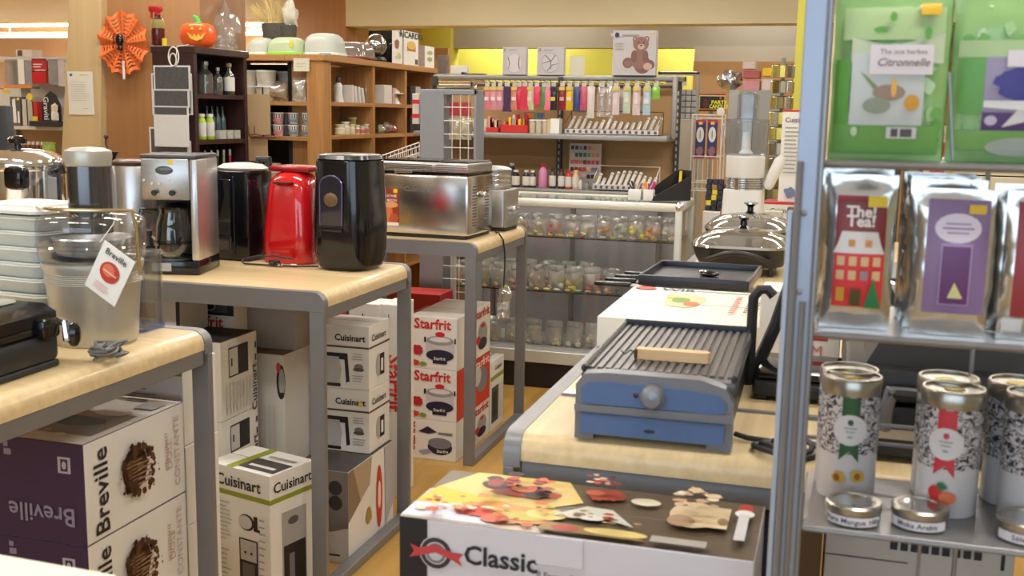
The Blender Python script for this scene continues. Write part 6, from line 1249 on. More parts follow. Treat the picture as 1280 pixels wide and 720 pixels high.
for k, (px, cn) in enumerate(hang):
    w_ = .042 if cn not in ('clear', 'crimb', 'violet') else .05; h = {'violet': .145, 'clear': .17, 'pale_pink': .16, 'pale_green': .15, 'pale_blue': .16, 'hotpink': .105, 'lime': .07, 'green': .12, 'white': .18}.get(cn, .135)
    top_z = atY(px, 108, 6.12).z; x = atY(px, 115, 6.12).x
    left = HN[hang[k-1][1]] if k else None
    t2 = thing('hanging_pack', f'{HN[cn]} pack on the hook bar, ' + (f'right of the {left} one' if left else 'at its far left end'), 'pack', (x, 6.12, top_z-h), 0, 'decorating packs on the hook bar')
    m1 = mat(HC[cn], .35, 0, .12, 40, 'pack_'+cn, coat=.3) if cn != 'clear' else BAG
    mb = MB(); 
    if cn in ('violet', 'crimb'): mb.prism([(-w_*.5, 0), (w_*.5, 0), (w_*.36, h*.25), (w_*.36, h), (-w_*.36, h), (-w_*.36, h*.25)], -.012, .012)
    else: mb.pouch(w_, h, .022, 6, 8, .004, .06, k, .5)
    mb.build('pack', m1, t2)
    if cn in ('pinkw', 'pink', 'pinko', 'beige', 'pale_pink', 'pale_green', 'pale_blue', 'black', 'dred', 'yellow'):
        MB().box(-w_*.4, w_*.4, -.0145, -.012, h*.84, h*.97).build('header', mat({'black': INK}.get(cn, hx(214, 190, 90)), .5, 0, .1, 30, 'header_card'), t2)
        MB().box(-w_*.3, w_*.3, -.0145, -.012, h*.4, h*.55).build('print_patch', mat({'black': hx(200, 190, 60), 'dred': hx(200, 150, 150)}.get(cn, hx(214, 200, 196)), .5, 0, .1, 30, 'patch'), t2)
    MB().box(-w_*.3, w_*.3, -.001, .001, h-.002, h+.03).build('hang_tab', mat(hx(200, 196, 180), .3, 0, .1, 30, 'tab'), t2)
    mb = MB(); mb.tube([(x-qx, gy1-.04-qy, top_z+.022), (x-qx, 6.06-qy, top_z+.022), (x-qx-.004, 6.03-qy, top_z+.034)], .0022, 5); mb.build('hook', DK, t)
# second file of packs hanging lower behind: pale cards
for k, (px0, px1, pyt, pyb, c_, lab) in enumerate(((611, 621, 117, 137, hx(214, 190, 136), 'tan card behind the pink packs'), (667, 674, 112, 132, hx(206, 184, 130), 'tan card under the bright pink pack'), (700, 714, 122, 138, hx(200, 196, 186), 'white card under the dark red pack'), (722, 734, 128, 142, hx(196, 180, 170), 'pale card below the blue pack'), (765, 780, 112, 143, hx(190, 180, 168), 'tall pale card in front of the back panel'), (790, 812, 130, 142, hx(196, 192, 180), 'pale strip above the tube rack'))):
    x0, x1, z0, z1 = bx(px0, px1, pyt, pyb, 6.2); t2 = tag(MB().box(x0, x1, 6.2, 6.203, z0, z1).build('hanging_card', mat(c_, .6, 0, .1, 40, 'card')), lab, 'card', 'cards hanging behind the packs')
    mb = MB(); mb.tube([((x0+x1)/2, 6.36, z1-.004), ((x0+x1)/2, 6.19, z1-.004)], .002, 5); mb.build('hook', DK, t2)
# boxed kits above the gondola
def kit(label, px0, px1, pyt, Y, side, pic):
    a, b = atY(px0, 90, Y), atY(px1, pyt, Y); w_ = b.x-a.x
    o, fr = carton(label, a.x, b.x, Y, Y+side, 1.6305, b.z, mat(hx(190, 184, 184), .45, 0, .03, 9, 'kit_grey'), mat(hx(206, 204, 200), .45, 0, .03, 9, 'kit_side'), None, 'cake pan kit cartons on top of the gondola')
    o.location.z = 1.631; f = fr('front'); prn(o, f, pic+[('e', .1, .90, .055, .055*w_/max(.001, b.z-1.631), hx(40, 40, 90)), ('r', .2, .88, .6, .91, hx(150, 146, 150))], 'kit_picture'); text(o, f, 'Wilton', .1, .90, .013*w_/.12, WH, 0, .01, e=.006); return o
ln = lambda pts, c: ('p', pts, c)
RIM = hx(120, 50, 60)
kit('grey carton with a baseball cake picture, leftmost on gondola top', 628, 658, 59, 6.36, .05, [('e', .5, .42, .34, .36, hx(176, 170, 170)), ('e', .5, .42, .32, .34, hx(206, 200, 198)), ('p', [(.22, .66), (.27, .6), (.31, .42), (.27, .22), (.24, .18), (.28, .42)], RIM), ('p', [(.74, .70), (.69, .6), (.66, .42), (.70, .22), (.74, .2), (.70, .42)], RIM)])
kit('grey carton with a volleyball cake picture, second on gondola top', 671, 705, 59, 6.36, .05, [('e', .5, .44, .34, .36, hx(150, 146, 148)), ('e', .5, .44, .32, .34, hx(196, 192, 192)), ('p', [(.3, .7), (.5, .5), (.52, .2), (.54, .2), (.53, .52), (.32, .72)], DGREY), ('p', [(.7, .7), (.55, .5), (.2, .4), (.2, .42), (.54, .53), (.68, .73)], DGREY), ('p', [(.4, .14), (.6, .36), (.8, .4), (.8, .42), (.58, .38), (.38, .16)], DGREY)])
BR, BR2, BR3 = hx(120, 84, 74), hx(140, 100, 88), hx(190, 160, 146)
bear = [('e', .70, .24, .20, .20, BR), ('e', .36, .28, .12, .12, BR), ('e', .86, .24, .12, .11, BR), ('e', .62, .36, .20, .22, BR2), ('e', .36, .26, .08, .08, BR2), ('e', .82, .20, .10, .08, BR3), ('e', .50, .42, .07, .14, BR), ('e', .76, .42, .07, .14, BR), ('e', .52, .80, .06, .065, BR), ('e', .78, .81, .06, .065, BR), ('e', .52, .80, .035, .04, BR3), ('e', .78, .81, .035, .04, BR3), ('e', .65, .70, .18, .16, BR2), ('e', .66, .64, .08, .06, BR3), ('e', .66, .665, .025, .018, INK), ('e', .59, .73, .016, .018, INK), ('e', .72, .735, .016, .018, INK)]
kit('large white carton with a brown teddy bear cake picture', 765, 821, 38, 6.34, .07, bear+[('r', .05, .70, .25, .715, LGREY), ('r', .05, .64, .28, .655, LGREY), ('r', .05, .58, .26, .595, LGREY), ('r', .85, .94, .95, .97, YLAB)])
x0, x1, z0, z1 = bx(712, 731, 70, 88, 6.40); tag(MB().box(x0, x1, 6.40, 6.404, 1.6305, z1).build('paper_card', mat(hx(206, 204, 180), .6, 0, .04, 9, 'card')), 'small white paper card standing between volleyball and teddy cartons', 'card')
# goods on the upper gondola shelf
ZU = 1.2905; ZL = .9755
def gshelf(nm, label, px0, px1, h, m_, z=ZU, Y=6.10, d=.08, group=None, cat='box'):
    a, b = atY(px0, 160, Y).x, atY(px1, 160, Y).x; return tag(MB().box(-(b-a)/2, (b-a)/2, -d/2, d/2, 0, h, .002).build(nm, m_, loc=((a+b)/2, Y, z)), label, cat, group)
t2 = thing('white_bowl', 'white tub at the left end of the upper gondola shelf', 'tub', (atY(602, 150, 6.12).x, 6.12, ZU)); MB().lathe([(.035, 0), (.045, .005), (.055, .075), (.05, .076), (.04, .01)], 18).build('tub', WHITE, t2)
RTM = mat(hx(196, 44, 44), .4, 0, .05, 20, 'red_tray')
for k, (a, b, h) in enumerate(((610, 625, .028), (628, 662, .045))):
    o = gshelf('red_tray', f'red open tray on the upper gondola shelf, {["small left","large right"][k]} one', a, b, h, RTM, cat='tray', group='red trays')
    mb = MB(); rnd = random.Random(k)
    for q in range(10): w_ = (atY(b, 160, 6.1).x-atY(a, 160, 6.1).x)*.4; mb.use(mat(rnd.choice([hx(226, 180, 50), hx(180, 40, 40), hx(200, 150, 110), hx(206, 200, 190)]), .5, 0, .1, 20, 'small_goods')); x_ = rnd.uniform(-w_, w_); mb.box(x_-.008, x_+.008, -.02, .02, h-.01, h+rnd.uniform(.02, .07), .002)
    mb.build('tray_goods', None, o)
for k, px in enumerate((650, 656, 662)):
    mb = MB(); p_ = atY(px, 150, 6.2); mb.tube([(0, 0, 0), (.006-.005*k, 0, .12)], .004, 6); tag(mb.build('brush', mat([hx(196, 160, 110), hx(200, 110, 90), hx(170, 130, 90)][k], .5, 0, .1, 20, 'brush_wood'), loc=(p_.x, 6.2, ZU)), f'slim wooden brush, {ORD[k]} upright behind the red tray', 'brush', 'brushes behind the red tray')
t2 = gshelf('marker_set', 'set of rainbow coloured paint pots in a clear case, hung over the shelf', 655, 680, .035, CLEAR, ZU+.085, 6.16, .02, cat='set'); 
for k, c_ in enumerate((hx(200, 50, 90), hx(220, 120, 40), hx(200, 90, 60), hx(60, 120, 60), hx(40, 80, 110), hx(50, 60, 130))): MB().box(-.060+.02*k, -.042+.02*k, -.0115, -.0101, .003, .03).build('paint_pot', mat(c_, .5, 0, .05, 9, 'pot'), t2)
gshelf('small_riser', 'clear riser box holding the rainbow set at the back of upper shelf', 655, 680, .0845, CLEAR, ZU, 6.16, .02)
JAR = mat(hx(196, 180, 156), .5, 0, .25, 50, 'jar_goods')
for k, px in enumerate((667, 675, 683)): bottle(f'short jar with white lid, {ORD[k]} on upper gondola shelf', atY(px, 150, 6.1).x, 6.08, ZU, .019, .078, JAR, WHITE, 'white lidded jars', .9, None, sh=.8)
gshelf('small_carton', 'white carton with yellow spot right of the short jars', 690, 701, .085, CARD); gshelf('small_carton', 'narrow pale carton next to the tube rack', 686, 690, .08, mat(hx(196, 176, 130), .5, 0, .1, 9, 'tan_carton'))
# rack of silver tubes
def tube_rack(label, px0, px1, z, n, wire, lens, Y=6.06, flat=False):
    a, b = atY(px0, 160, Y).x, atY(px1, 160, Y).x; w_ = b-a
    t2 = thing('tube_rack', label, 'rack', ((a+b)/2, Y+.05, z))
    wm = MBLACK if wire == 'black' else WHITE
    for zz in (.004, .03, .10): mb = MB(); mb.tube([(-w_/2, -.06, zz if zz < .05 else .035), (w_/2, -.06, zz if zz < .05 else .035)] if zz < .05 else [(-w_/2, .09, .13), (w_/2, .09, .13)], .0022, 5); mb.build('wire', wm, t2)
    for s in (-w_/2, w_/2): mb = MB(); mb.tube([(s, -.06, .035), (s, -.06, .002), (s, .09, .002), (s, .09, .13), (s, -.06, .06)], .0022, 5); mb.build('side_wire', wm, t2)
    pl = MB().box(-w_/2, w_/2, -.0645, -.062, .004, .03).build('label_strip', mat(hx(196, 190, 186), .5, 0, .05, 9, 'strip'), t2)
    mb = MB()
    for k in range(n): mb.box(-w_/2+w_*(k+.25)/n, -w_/2+w_*(k+.7)/n, -.0652, -.0646, .008, .024)
    mb.build('label_marks', mat(hx(90, 70, 90), .5, 0, .4, 90, 'marks'), pl)
    MB().box(-w_/2+.003, w_/2-.003, -.05, .088, .002, .006).build('rack_floor', BROWNC, t2)
    for k in range(n):
        x = -w_/2+w_*(k+.5)/n; L_ = lens[k % len(lens)]
        g = thing('sweet_tube', f'{"silver" if wire=="black" else "white"} capped tube in the {wire} wire rack, ' + (f'{ORD[k]}' if k < 16 else 'last'), 'tube', (t2.location.x+x, Y, z+.022), 0, f'tubes in the {wire} wire rack')
        mb = MB().at(0, 0, 0, 0, -math.radians(52), .18); mb.lathe([(.0105, 0), (.0105, L_), (0, L_)], 12); mb.build('tube', mat(hx(196, 194, 190), .3, .5, .05, 30, 'silver_tube') if not flat else mat(hx(206, 202, 196), .45, 0, .05, 30, 'white_tube'), g)
        mb = MB().at(0, 0, 0, 0, -math.radians(52), .18); mb.lathe([(.0112, L_*.8), (.0115, L_*.82), (.0112, L_*.84)], 12); mb.build('band', mat(hx(120, 112, 104), .4, .3, .2, 30, 'tube_band'), g)
    return t2
tube_rack('black wire rack of slanted silver tubes on the upper gondola shelf', 707, 824, ZU, 15, 'black', [.12, .12, .13, .075, .07, .09, .13, .08, .075, .07, .07, .08, .12, .13, .12])
tube_rack('white wire rack of slanted white tubes on the lower gondola shelf', 744, 822, ZL+.005, 11, 'white', [.10, .06, .11, .12, .13, .13, .13, .12, .09, .08, .08], 6.05, True)
# bottles on the lower shelf
INKW = mat(hx(206, 200, 190), .5, 0, .1, 50, 'white_label'); DKB = mat(hx(44, 38, 46), .3, 0, .1, 20, 'dark_liquid', coat=.3)
low = [(634, .024, .10, DKB, WHITE, INKW, 'white labelled dark bottle'), (640, .022, .135, DKB, WHITE, None, 'tall dark bottle with white cap behind others'), (645, .024, .10, DKB, WHITE, INKW, 'white labelled dark bottle'), (658, .022, .10, DKB, WHITE, INKW, 'white labelled dark bottle'), (666, .020, .10, DKB, WHITE, INKW, 'white labelled dark bottle'),
       (679, .025, .14, mat(hx(206, 130, 170), .4, 0, .05, 9, 'pink_gel'), mat(hx(170, 30, 34), .4, 0, .05, 9, 'red_cap'), None, 'pink bottle with red nozzle'), (691, .020, .115, mat(hx(60, 50, 46), .4, 0, .05, 9, 'brown_gel'), MBLACK, INKW, 'bottle with black nozzle'), (702, .020, .115, mat(hx(60, 40, 40), .4, 0, .05, 9, 'red_brown_gel'), mat(hx(90, 30, 40), .4, 0, .05, 9, 'dark_red_cap'), INKW, 'bottle with dark red nozzle'), (711, .020, .11, mat(hx(190, 60, 40), .4, 0, .05, 9, 'orange_gel'), mat(hx(190, 30, 40), .4, 0, .05, 9, 'red_cap'), INKW, 'bottle with bright red nozzle'), (720, .020, .11, mat(hx(220, 170, 150), .4, 0, .05, 9, 'peach_gel'), mat(hx(230, 200, 30), .4, 0, .05, 9, 'yellow_cap'), INKW, 'bottle with yellow nozzle'), (726, .012, .055, INKW, WHITE, None, 'tiny white bottle'), (734, .018, .045, mat(hx(130, 140, 130), .4, 0, .1, 9, 'grey_jar'), GREYP, None, 'short grey jar')]
for k, (px, r, h, m1, cp, lb, lab) in enumerate(low):
    Y_ = 6.10 if k != 1 else 6.20
    bottle(f'{lab}, {["leftmost","second","third","fourth","fifth","sixth","seventh","eighth","ninth","tenth","eleventh","last"][k]} on the lower gondola shelf', atY(px, 215, Y_).x, Y_, ZL, r, h, m1, cp, 'colour bottles on the lower gondola shelf', .5, lb, sh=.68)
# colour chart card
x0, x1, z0, z1 = bx(711, 752, 180, 222, 6.30); t2 = tag(MB().box(x0, x1, 6.30, 6.304, ZL, z1).build('colour_chart', mat(hx(206, 190, 180), .5, 0, .03, 9, 'chart_card')), 'colour chart card of small square swatches behind the bottles', 'chart')
CH = [hx(40, 44, 60), hx(44, 60, 66), hx(110, 150, 170), hx(50, 50, 60), hx(222, 130, 70), hx(226, 170, 80), hx(226, 190, 80)], [hx(206, 196, 130), hx(50, 80, 50), hx(40, 90, 60), hx(60, 110, 60), hx(90, 140, 70), hx(226, 130, 60), hx(226, 120, 70)], [hx(214, 90, 90), hx(206, 80, 90), hx(214, 120, 90), hx(110, 40, 40), hx(190, 40, 60), hx(200, 60, 80), hx(190, 50, 60)], [hx(40, 50, 100), hx(160, 40, 50), hx(190, 50, 50), hx(214, 40, 50), hx(226, 200, 160), hx(170, 100, 120), hx(70, 90, 130)], [hx(90, 60, 70), hx(214, 200, 190), hx(206, 190, 160), hx(226, 200, 200), hx(30, 28, 36), hx(36, 30, 30), hx(226, 190, 70)]
fr = (Vector((x0, 6.2994, ZL)), Vector((x1-x0, 0, 0)), Vector((0, 0, z1-ZL))); it = []
for r_, row in enumerate(CH):
    for c_, cc in enumerate(row): it.append(('r', .05+c_*.132, .86-r_*.165, .05+c_*.132+.10, .95-r_*.165, cc))
prn(t2, fr, it, 'swatches')
# ================================================================ grey spinner panel, wire rack and neighbours
t = thing('wire_panel_stand', 'grey metal stand with solid side and wire grid front beside gondola', 'stand', (-1.83, 5.0, 0))
x0 = atY(525, 112, 4.98).x+1.83; x1 = atY(555, 112, 4.98).x+1.83; x2 = atY(596, 112, 4.98).x+1.83; PG = mat(hx(142, 146, 152), .5, .2, .04, 20, 'panel_grey')
MB().box(x0, x1, -.02, .10, 0, 1.51, .003).build('side_panel', PG, t)
MB().box(x1, x2, -.02, -.005, 1.485, 1.51, .002).box(x2-.014, x2, -.02, .10, 0, 1.51, .002).box(x1, x2, .085, .10, 1.485, 1.51, .002).build('frame', PG, t)
for k in range(1, 4): mb = MB(); xx = x1+(x2-x1)*k/4; mb.tube([(xx, -.014, .1), (xx, -.014, 1.49)], .0022, 5); mb.build('grid_wire', WHITE, t)
for k in range(20): mb = MB(); mb.tube([(x1, -.016, .2+k*.0645), (x2, -.016, .2+k*.0645)], .0022, 5); mb.build('grid_wire', WHITE, t)
MB().box(x1, x2, -.02, .1, .05, .08).build('bottom_plate', PG, t)
for k, (dx, c_, lab) in enumerate(((.035, hx(200, 186, 150), 'left'), (.095, hx(206, 192, 156), 'right'))):
    o = bag_lump(f'red topped clear pack of tan shapes hanging inside the wire stand, {lab} one', -1.83+x1+dx, 5.035, 1.27, .055, .10, .03, mat(c_, .6, 0, .15, 50, 'tan_dough'), group='packs in the wire stand', seed=60+k)
    MB().box(-.024, .024, -.002, .002, .115, .18).build('red_header', mat(hx(190, 60, 66), .5, 0, .3, 60, 'red_card'), o)
    mb = MB(); mb.tube([(0, 0, .178), (0, .045, .178)], .002, 5); mb.build('hook', DK, o)
# twisted silver rolls on the stand top
t2 = thing('foil_roll_bundle', 'bundle of shiny gold and silver rolls lying on the grey stand', 'bundle', (-1.79, 5.04, 1.511))
mb = MB()
for k in range(10): mb.use(mat([(.7, .66, .5), (.8, .8, .8), (.5, .46, .36)][k % 3], .15, 1, .1, 30, 'foil_roll')); mb.tube([(-.09+.01*(k % 3), .02*(k % 4)-.03, .012+.014*(k//4)), (.08+.01*(k % 2), .02*(k % 4)-.025, .012+.014*(k//4))], .009, 8)
mb.build('rolls', None, t2)
# packs hung left of stand
x0, x1, z0, z1 = bx(517, 526, 117, 155, 5.05); o = tag(MB().box(x0, x1, 5.03, 5.06, z0, z1, .003).build('hanging_pack', mat(hx(206, 196, 190), .4, 0, .1, 30, 'white_pack')), 'white and red pack hanging left of the grey stand', 'pack'); 
MB().box(x0-.0005, x1+.0005, 5.0285, 5.0295, z1-.05, z1-.03).box(x0-.0005, x1+.0005, 5.0285, 5.0295, z0+.03, z0+.05).build('red_bands', mat(RED, .5, 0, .05, 9, 'red_ink'), o); mb = MB(); mb.tube([(x1-.01, 5.045, z1-.002), (x1+.05, 5.04, z1-.002)], .003, 5); mb.build('hook', DK, o)
# white wire basket
t2 = thing('wire_basket', 'white wire basket sloping down left of the grey stand', 'basket', (-2.0, 5.0, 0))
A, B = atY(468, 198, 4.98), atY(524, 178, 4.98); xo = 2.0
for q, dz in ((-.02, 0), (.16, 0), (-.02, -.05)): mb = MB(); mb.tube([(A.x+xo, q, A.z+dz), (B.x+xo, q, B.z+dz)], .003, 5); mb.build('rim_wire', WHITE, t2)
mb = MB()
for k in range(12): p = A.lerp(B, k/11); mb.tube([(p.x+xo, -.02, p.z), (p.x+xo, -.02, p.z-.05), (p.x+xo, .16, p.z-.05), (p.x+xo, .16, p.z)], .0018, 4)
mb.build('side_wires', WHITE, t2); MB().box(A.x+xo, A.x+xo+.02, .05, .09, 0, A.z-.05, .002).box(B.x+xo-.02, B.x+xo, .05, .09, 0, B.z-.05, .002).build('post', PG, t2)
# end panel of the adjoining gondola (tan card) and white carton on it
x0, x1, z0, z1 = bx(580, 606, 96, 140, 6.9); t2 = tag(MB().box(x0, x1, 6.9, 6.94, 0, z1, .003).build('tan_end_panel', KRAFT), 'tan end panel standing behind the grey wire stand', 'panel'); MB().box(x0-.02, x0, 6.89, 6.95, 0, z1+.03, .002).box(x0-.02, x1, 6.89, 6.95, z1, z1+.02, .002).build('metal_frame', DK, t2)
x0, x1, z0, z1 = bx(563, 584, 82, 92, 8.0); tag(MB().box(x0, x1, 8.0, 8.05, 0, z1, .003).build('white_sign_board', mat(hx(206, 204, 196), .6, 0, .04, 9, 'board')), 'white board top seen behind the grey stand', 'board')
x0, x1, z0, z1 = bx(545, 605, 92, 98, 7.5); tag(MB().box(x0, x1, 7.5, 7.56, 0, z1, .003).build('grey_shelving_back', GM), 'grey metal shelving back seen behind the foil rolls', 'shelving')
o, fr = carton('dark small patterned carton on the grey shelving back', atY(547, 80, 7.5).x, atY(558, 80, 7.5).x, 7.5, 7.555, z1+.0005, atY(550, 69, 7.5).z, mat(hx(110, 98, 92), .5, 0, .5, 50, 'patterned_carton'))
# ================================================================ far left store shelves
LY = 7.6
x0, x1 = atY(-30, 100, LY).x, atY(84, 100, LY).x; zt = atY(40, 71, LY).z; zl = atY(50, 158, LY).z
t = thing('store_shelving', 'white topped store shelving beyond the steel pressure cooker', 'shelving', ((x0+x1)/2, LY+.2, 0)); w_ = (x1-x0)/2
MB().box(-w_, w_, -.2, .25, zt-.03, zt, .003).build('top_shelf', mat(hx(196, 196, 188), .4, .1, .03, 9, 'shelf_white'), t)
MB().box(-w_, w_, -.2, .25, zl-.03, zl, .003).build('lower_shelf', mat(hx(196, 196, 188), .4, .1, .03, 9, 'shelf_white'), t)
MB().box(-w_, w_, -.2, .25, .85, .88, .003).build('lower_shelf', WHITE, t); MB().box(-w_, w_, .25, .27, 0, zl, .003).build('back_panel', BROWNC, t); MB().box(-w_, w_, -.2, .25, 0, .12, .003).build('base', GM, t)
MB().box(-w_, w_, .25, .27, zl, zt-.03, .002).build('back_panel', mat(hx(196, 186, 176), .6, 0, .1, 9, 'pale_panel'), t)
for s in (-w_, w_-.03): MB().box(s, s+.03, .2, .25, .12, zt-.03, .002).build('upright', GM, t)
def far(label, px0, px1, pyt, pyb, m_, Y=LY, d=.12, z=None, nm='small_carton', cat='box', group='goods on the far left shelving', txt=None, tc=INK, rot=0, ts=.06, items=None):
    x0, x1, z0, z1 = bx(px0, px1, pyt, pyb, Y); z0 = z if z is not None else z0
    o, fr = carton(label, x0, x1, Y, Y+d, z0, z1, m_, None, None, group, nm, cat); f = fr('front')
    if items: prn(o, f, items, 'printed_panel')
    if txt: text(o, f, txt, .5, .5, ts, tc, rot, .015)
    return o
SILP = mat(hx(180, 182, 186), .25, .5, .3, 40, 'silver_pack'); REDP = mat(hx(176, 30, 40), .4, 0, .1, 40, 'red_pack')
hk = lambda o: MB().box(-.004, .004, .02, .05, 0, .3).build('hanger', DK, o)
def hang_from(o):  # a hook from pack to the shelf above
    zt_ = zt-.03-o.location.z; top = max(v.co.z for v in o.data.vertices); MB().box(-.003, .003, -.003, .003, top-.005, zt_+.003).build('hanger', DK, o); return o
hang_from(far('clear pack with a white spoon hanging under the shelf top', 7, 22, 74, 106, BAG, nm='hanging_pack', cat='pack', d=.03))
hang_from(far('slanted white box hanging next to the clear pack', 23, 30, 74, 105, CARD, nm='hanging_pack', cat='pack', d=.05)); hang_from(far('grey pack hanging left of the red one', 31, 39, 75, 106, SILP, nm='hanging_pack', cat='pack', d=.04))
hang_from(far('red pack with white lettering, hanging under the shelf top', 40, 58, 73, 89, REDP, nm='hanging_pack', cat='pack', d=.05, items=[('r', .1, .5, .7, .58, WH), ('r', .1, .3, .6, .38, WH), ('r', .2, .05, .9, .12, WH)]))
far('dark red pack beneath the lettered red one', 40, 57, 90, 104, mat(hx(190, 40, 44), .3, 0, .1, 40, 'red_pack2'), nm='red_pack', cat='pack', d=.05)
_o = [o for o in C.objects if (o.get('label') or '').startswith('dark red pack beneath')][0]; hang_from(_o)
hang_from(far('silver pack hanging at the right end of far left shelf', 61, 72, 74, 106, SILP, nm='hanging_pack', cat='pack', d=.04)); hang_from(far('white pack hanging beside the pale column', 73, 80, 74, 108, mat(hx(196, 192, 188), .4, 0, .1, 40, 'white_pack'), nm='hanging_pack', cat='pack', d=.04))
far('white and grey carton with knife picture on the far left shelf', 14, 27, 121, 157, mat(hx(90, 88, 86), .4, 0, .1, 40, 'grey_pack'), z=zl+.0005, items=[('p', [(.15, .1), (.2, .9), (.45, .95), (.5, .1)], WH), ('r', .6, .1, .75, .5, WH), ('r', .6, .88, .8, .96, YLAB)])
far('pale carton right of the knife carton', 27, 34, 124, 157, mat(hx(190, 186, 172), .5, 0, .05, 20, 'ivory_pack'), z=zl+.0005); far('grey green carton beside the yellow and red pack', 34, 41, 121, 157, mat(hx(170, 172, 156), .5, 0, .05, 20, 'grey_green_pack'), z=zl+.0005)
far('white pack with an egg dish picture above the knife carton', 0, 26, 110, 120, mat(hx(196, 192, 180), .5, 0, .05, 20, 'white_pack'), z=zl+.0005, Y=LY+.14, items=[('e', .3, .9, .2, .05, hx(214, 180, 60)), ('r', 0, .96, .2, .99, RED)])
far('slim red and yellow carton left of the black lettered one', 41, 46, 127, 150, mat(hx(190, 44, 44), .4, 0, .1, 20, 'red_pack3'), z=zl+.0005, items=[('r', 0, .0, 1, .4, hx(226, 206, 40))])
t2 = thing('mill_display', 'black arched display card with white upright lettering and pepper mill', 'display', (atY(59, 140, LY).x, LY+.03, zl+.0005)); s_ = atY(74, 140, LY).x-atY(46, 140, LY).x
MB().prism([(-s_*.35, .02), (s_*.5, .02), (s_*.5, .17), (s_*.3, .26), (s_*.05, .29), (-s_*.25, .24), (-s_*.35, .16)], 0, .01).build('card', MBLACK, t2); MB().box(-s_*.62, s_*.6, -.09, .02, 0, .045, .003).build('tray', MBLACK, t2)
text(t2, (Vector((-s_*.5, -.003, 0)), Vector((s_, 0, 0)), Vector((0, 0, .3))), 'Graviti', .36, .5, .07, WH, -pi/2, .015)
mb = MB(); pts = [(s_*.30+.04*cos(q), -.006, .12+.07*sin(q)) for q in [pi/2+pi*k/10 for k in range(11)]]; mb.tube(pts, .006, 6); mb.build('yellow_arc', YLAB, t2)
MB().at(s_*.34, -.03, .046).lathe([(.02, 0), (.03, .01), (.03, .06), (.02, .08), (.026, .10), (.026, .13), (.01, .14)], 14).build('pepper_mill', WHITE, t2)
mb = MB().at(atY(35, 90, LY).x, 0, 0); a = atY(36, 91, LY-.01); mb = MB().at(0, 0, 0, 0, pi/2); mb.lathe([(.03, 0), (.03, .004), (0, .005)], 18); o = mb.build('yellow_tag', mat(hx(222, 196, 60), .5, 0, .1, 20, 'yellow_tag')); o.parent = t2; o.location = (a.x-t2.location.x, LY-.012-t2.location.y, atY(36, 121, LY).z-t2.location.z)
far('orange price strip along the far shelf rail', 5, 40, 106, 110, mat(hx(206, 130, 60), .5, 0, .1, 20, 'orange_strip'), d=.01, nm='price_strip', cat='sign', group=None)
_o = [o for o in C.objects if (o.get('label') or '').startswith('orange price strip')][0]; MB().box(-.01, .01, .005, .25, 0, .02).build('bracket', GM, _o)
far('white carton with dark label on top of the far left shelving', 20, 40, 62, 70, mat(hx(206, 196, 190), .5, 0, .05, 20, 'white_pack'), z=zt+.0005, items=[('r', .1, .1, .4, .9, hx(90, 50, 60))])
for k in range(8): bottle(f'small dark spice bottle with white cap, {ORD[k]} on the lowest far left shelf', atY(24+k*5.5, 190, LY).x, LY+.02, .881, .018, .22, mat(hx(120, 60, 40), .4, 0, .3, 30, 'spice'), WHITE, 'spice bottles far left', .6, sh=.75)
bag_lump('green leafy packet on the lowest far left shelf near the pale column', atY(66, 180, LY).x, LY-.05, .881, .13, .22, .05, mat(hx(130, 160, 50), .5, 0, .4, 50, 'green_packet'), seed=77, film=False)
a_, b_ = atY(-6, 185, 3.25), atY(9, 132, 3.25); tag(MB().box(a_.x, b_.x, 3.25, 3.28, .9005, b_.z, .004).build('dark_screen', mat(hx(54, 56, 60), .4, 0, .05, 20, 'dark_screen')), 'dark grey upright panel at the left frame edge behind the pressure cooker', 'panel')
# ================================================================ right background
# drawer cabinet and pegs
t = thing('parts_cabinet', 'grey cabinet of many small clear drawers behind the hook bar', 'cabinet', (0, 0, 0)); x0, x1, z0, z1 = bx(822, 872, 112, 148, 7.5)
MB().box(x0, x1, 7.5, 7.62, z0, z1, .002).build('cabinet', mat(hx(84, 86, 88), .5, .1, .05, 20, 'cabinet_grey'), t)
for r_ in range(5):
    for c_ in range(7):
        a, b = x0+(x1-x0)*(c_+.06)/7, x0+(x1-x0)*(c_+.94)/7; c, d = z0+(z1-z0)*(r_+.08)/5, z0+(z1-z0)*(r_+.9)/5
        MB().box(a, b, 7.492, 7.5, c, d, .002).build('drawer', mat([hx(150, 152, 150), hx(136, 140, 140), hx(160, 156, 150)][(r_*3+c_) % 3], .3, .1, .25, 40, 'drawer_plastic'), t)
x0b, x1b, _, _ = bx(818, 876, 150, 160, 7.45); MB().box(x0b, x1b, 7.4, 7.7, 0, z0-.001, .003).build('cabinet_base', mat(hx(176, 172, 160), .5, .1, .05, 20, 'base_beige'), t)
for k, (a, b, c, d, m_, lab) in enumerate(((846, 858, 96, 107, WB, 'white pack hanging above the drawer cabinet, right one'), (832, 845, 97, 107, mat(hx(176, 172, 168), .4, 0, .3, 50, 'grey_pack4'), 'grey white pack hanging above the drawer cabinet, left one'))):
    x0, x1, z0_, z1_ = bx(a, b, c, d, 7.5); o = tag(MB().box(x0, x1, 7.5, 7.53, z0_, z1_, .002).build('hanging_pack', m_), lab, 'pack', 'packs above the drawer cabinet'); MB().box(x0, x1, 7.498, 7.5, z1_-.03, z1_).build('black_header', MBLACK, o); MB().box((x0+x1)/2-.004, (x0+x1)/2+.004, 7.51, 7.518, z1-.002, z0_+.002).build('stem', DK, o)
x0, x1, z0_, z1_ = bx(822, 875, 93, 111, 7.35); t2 = thing('wire_header', 'grey metal header frame above the drawer cabinet', 'frame', (0, 0, 0))
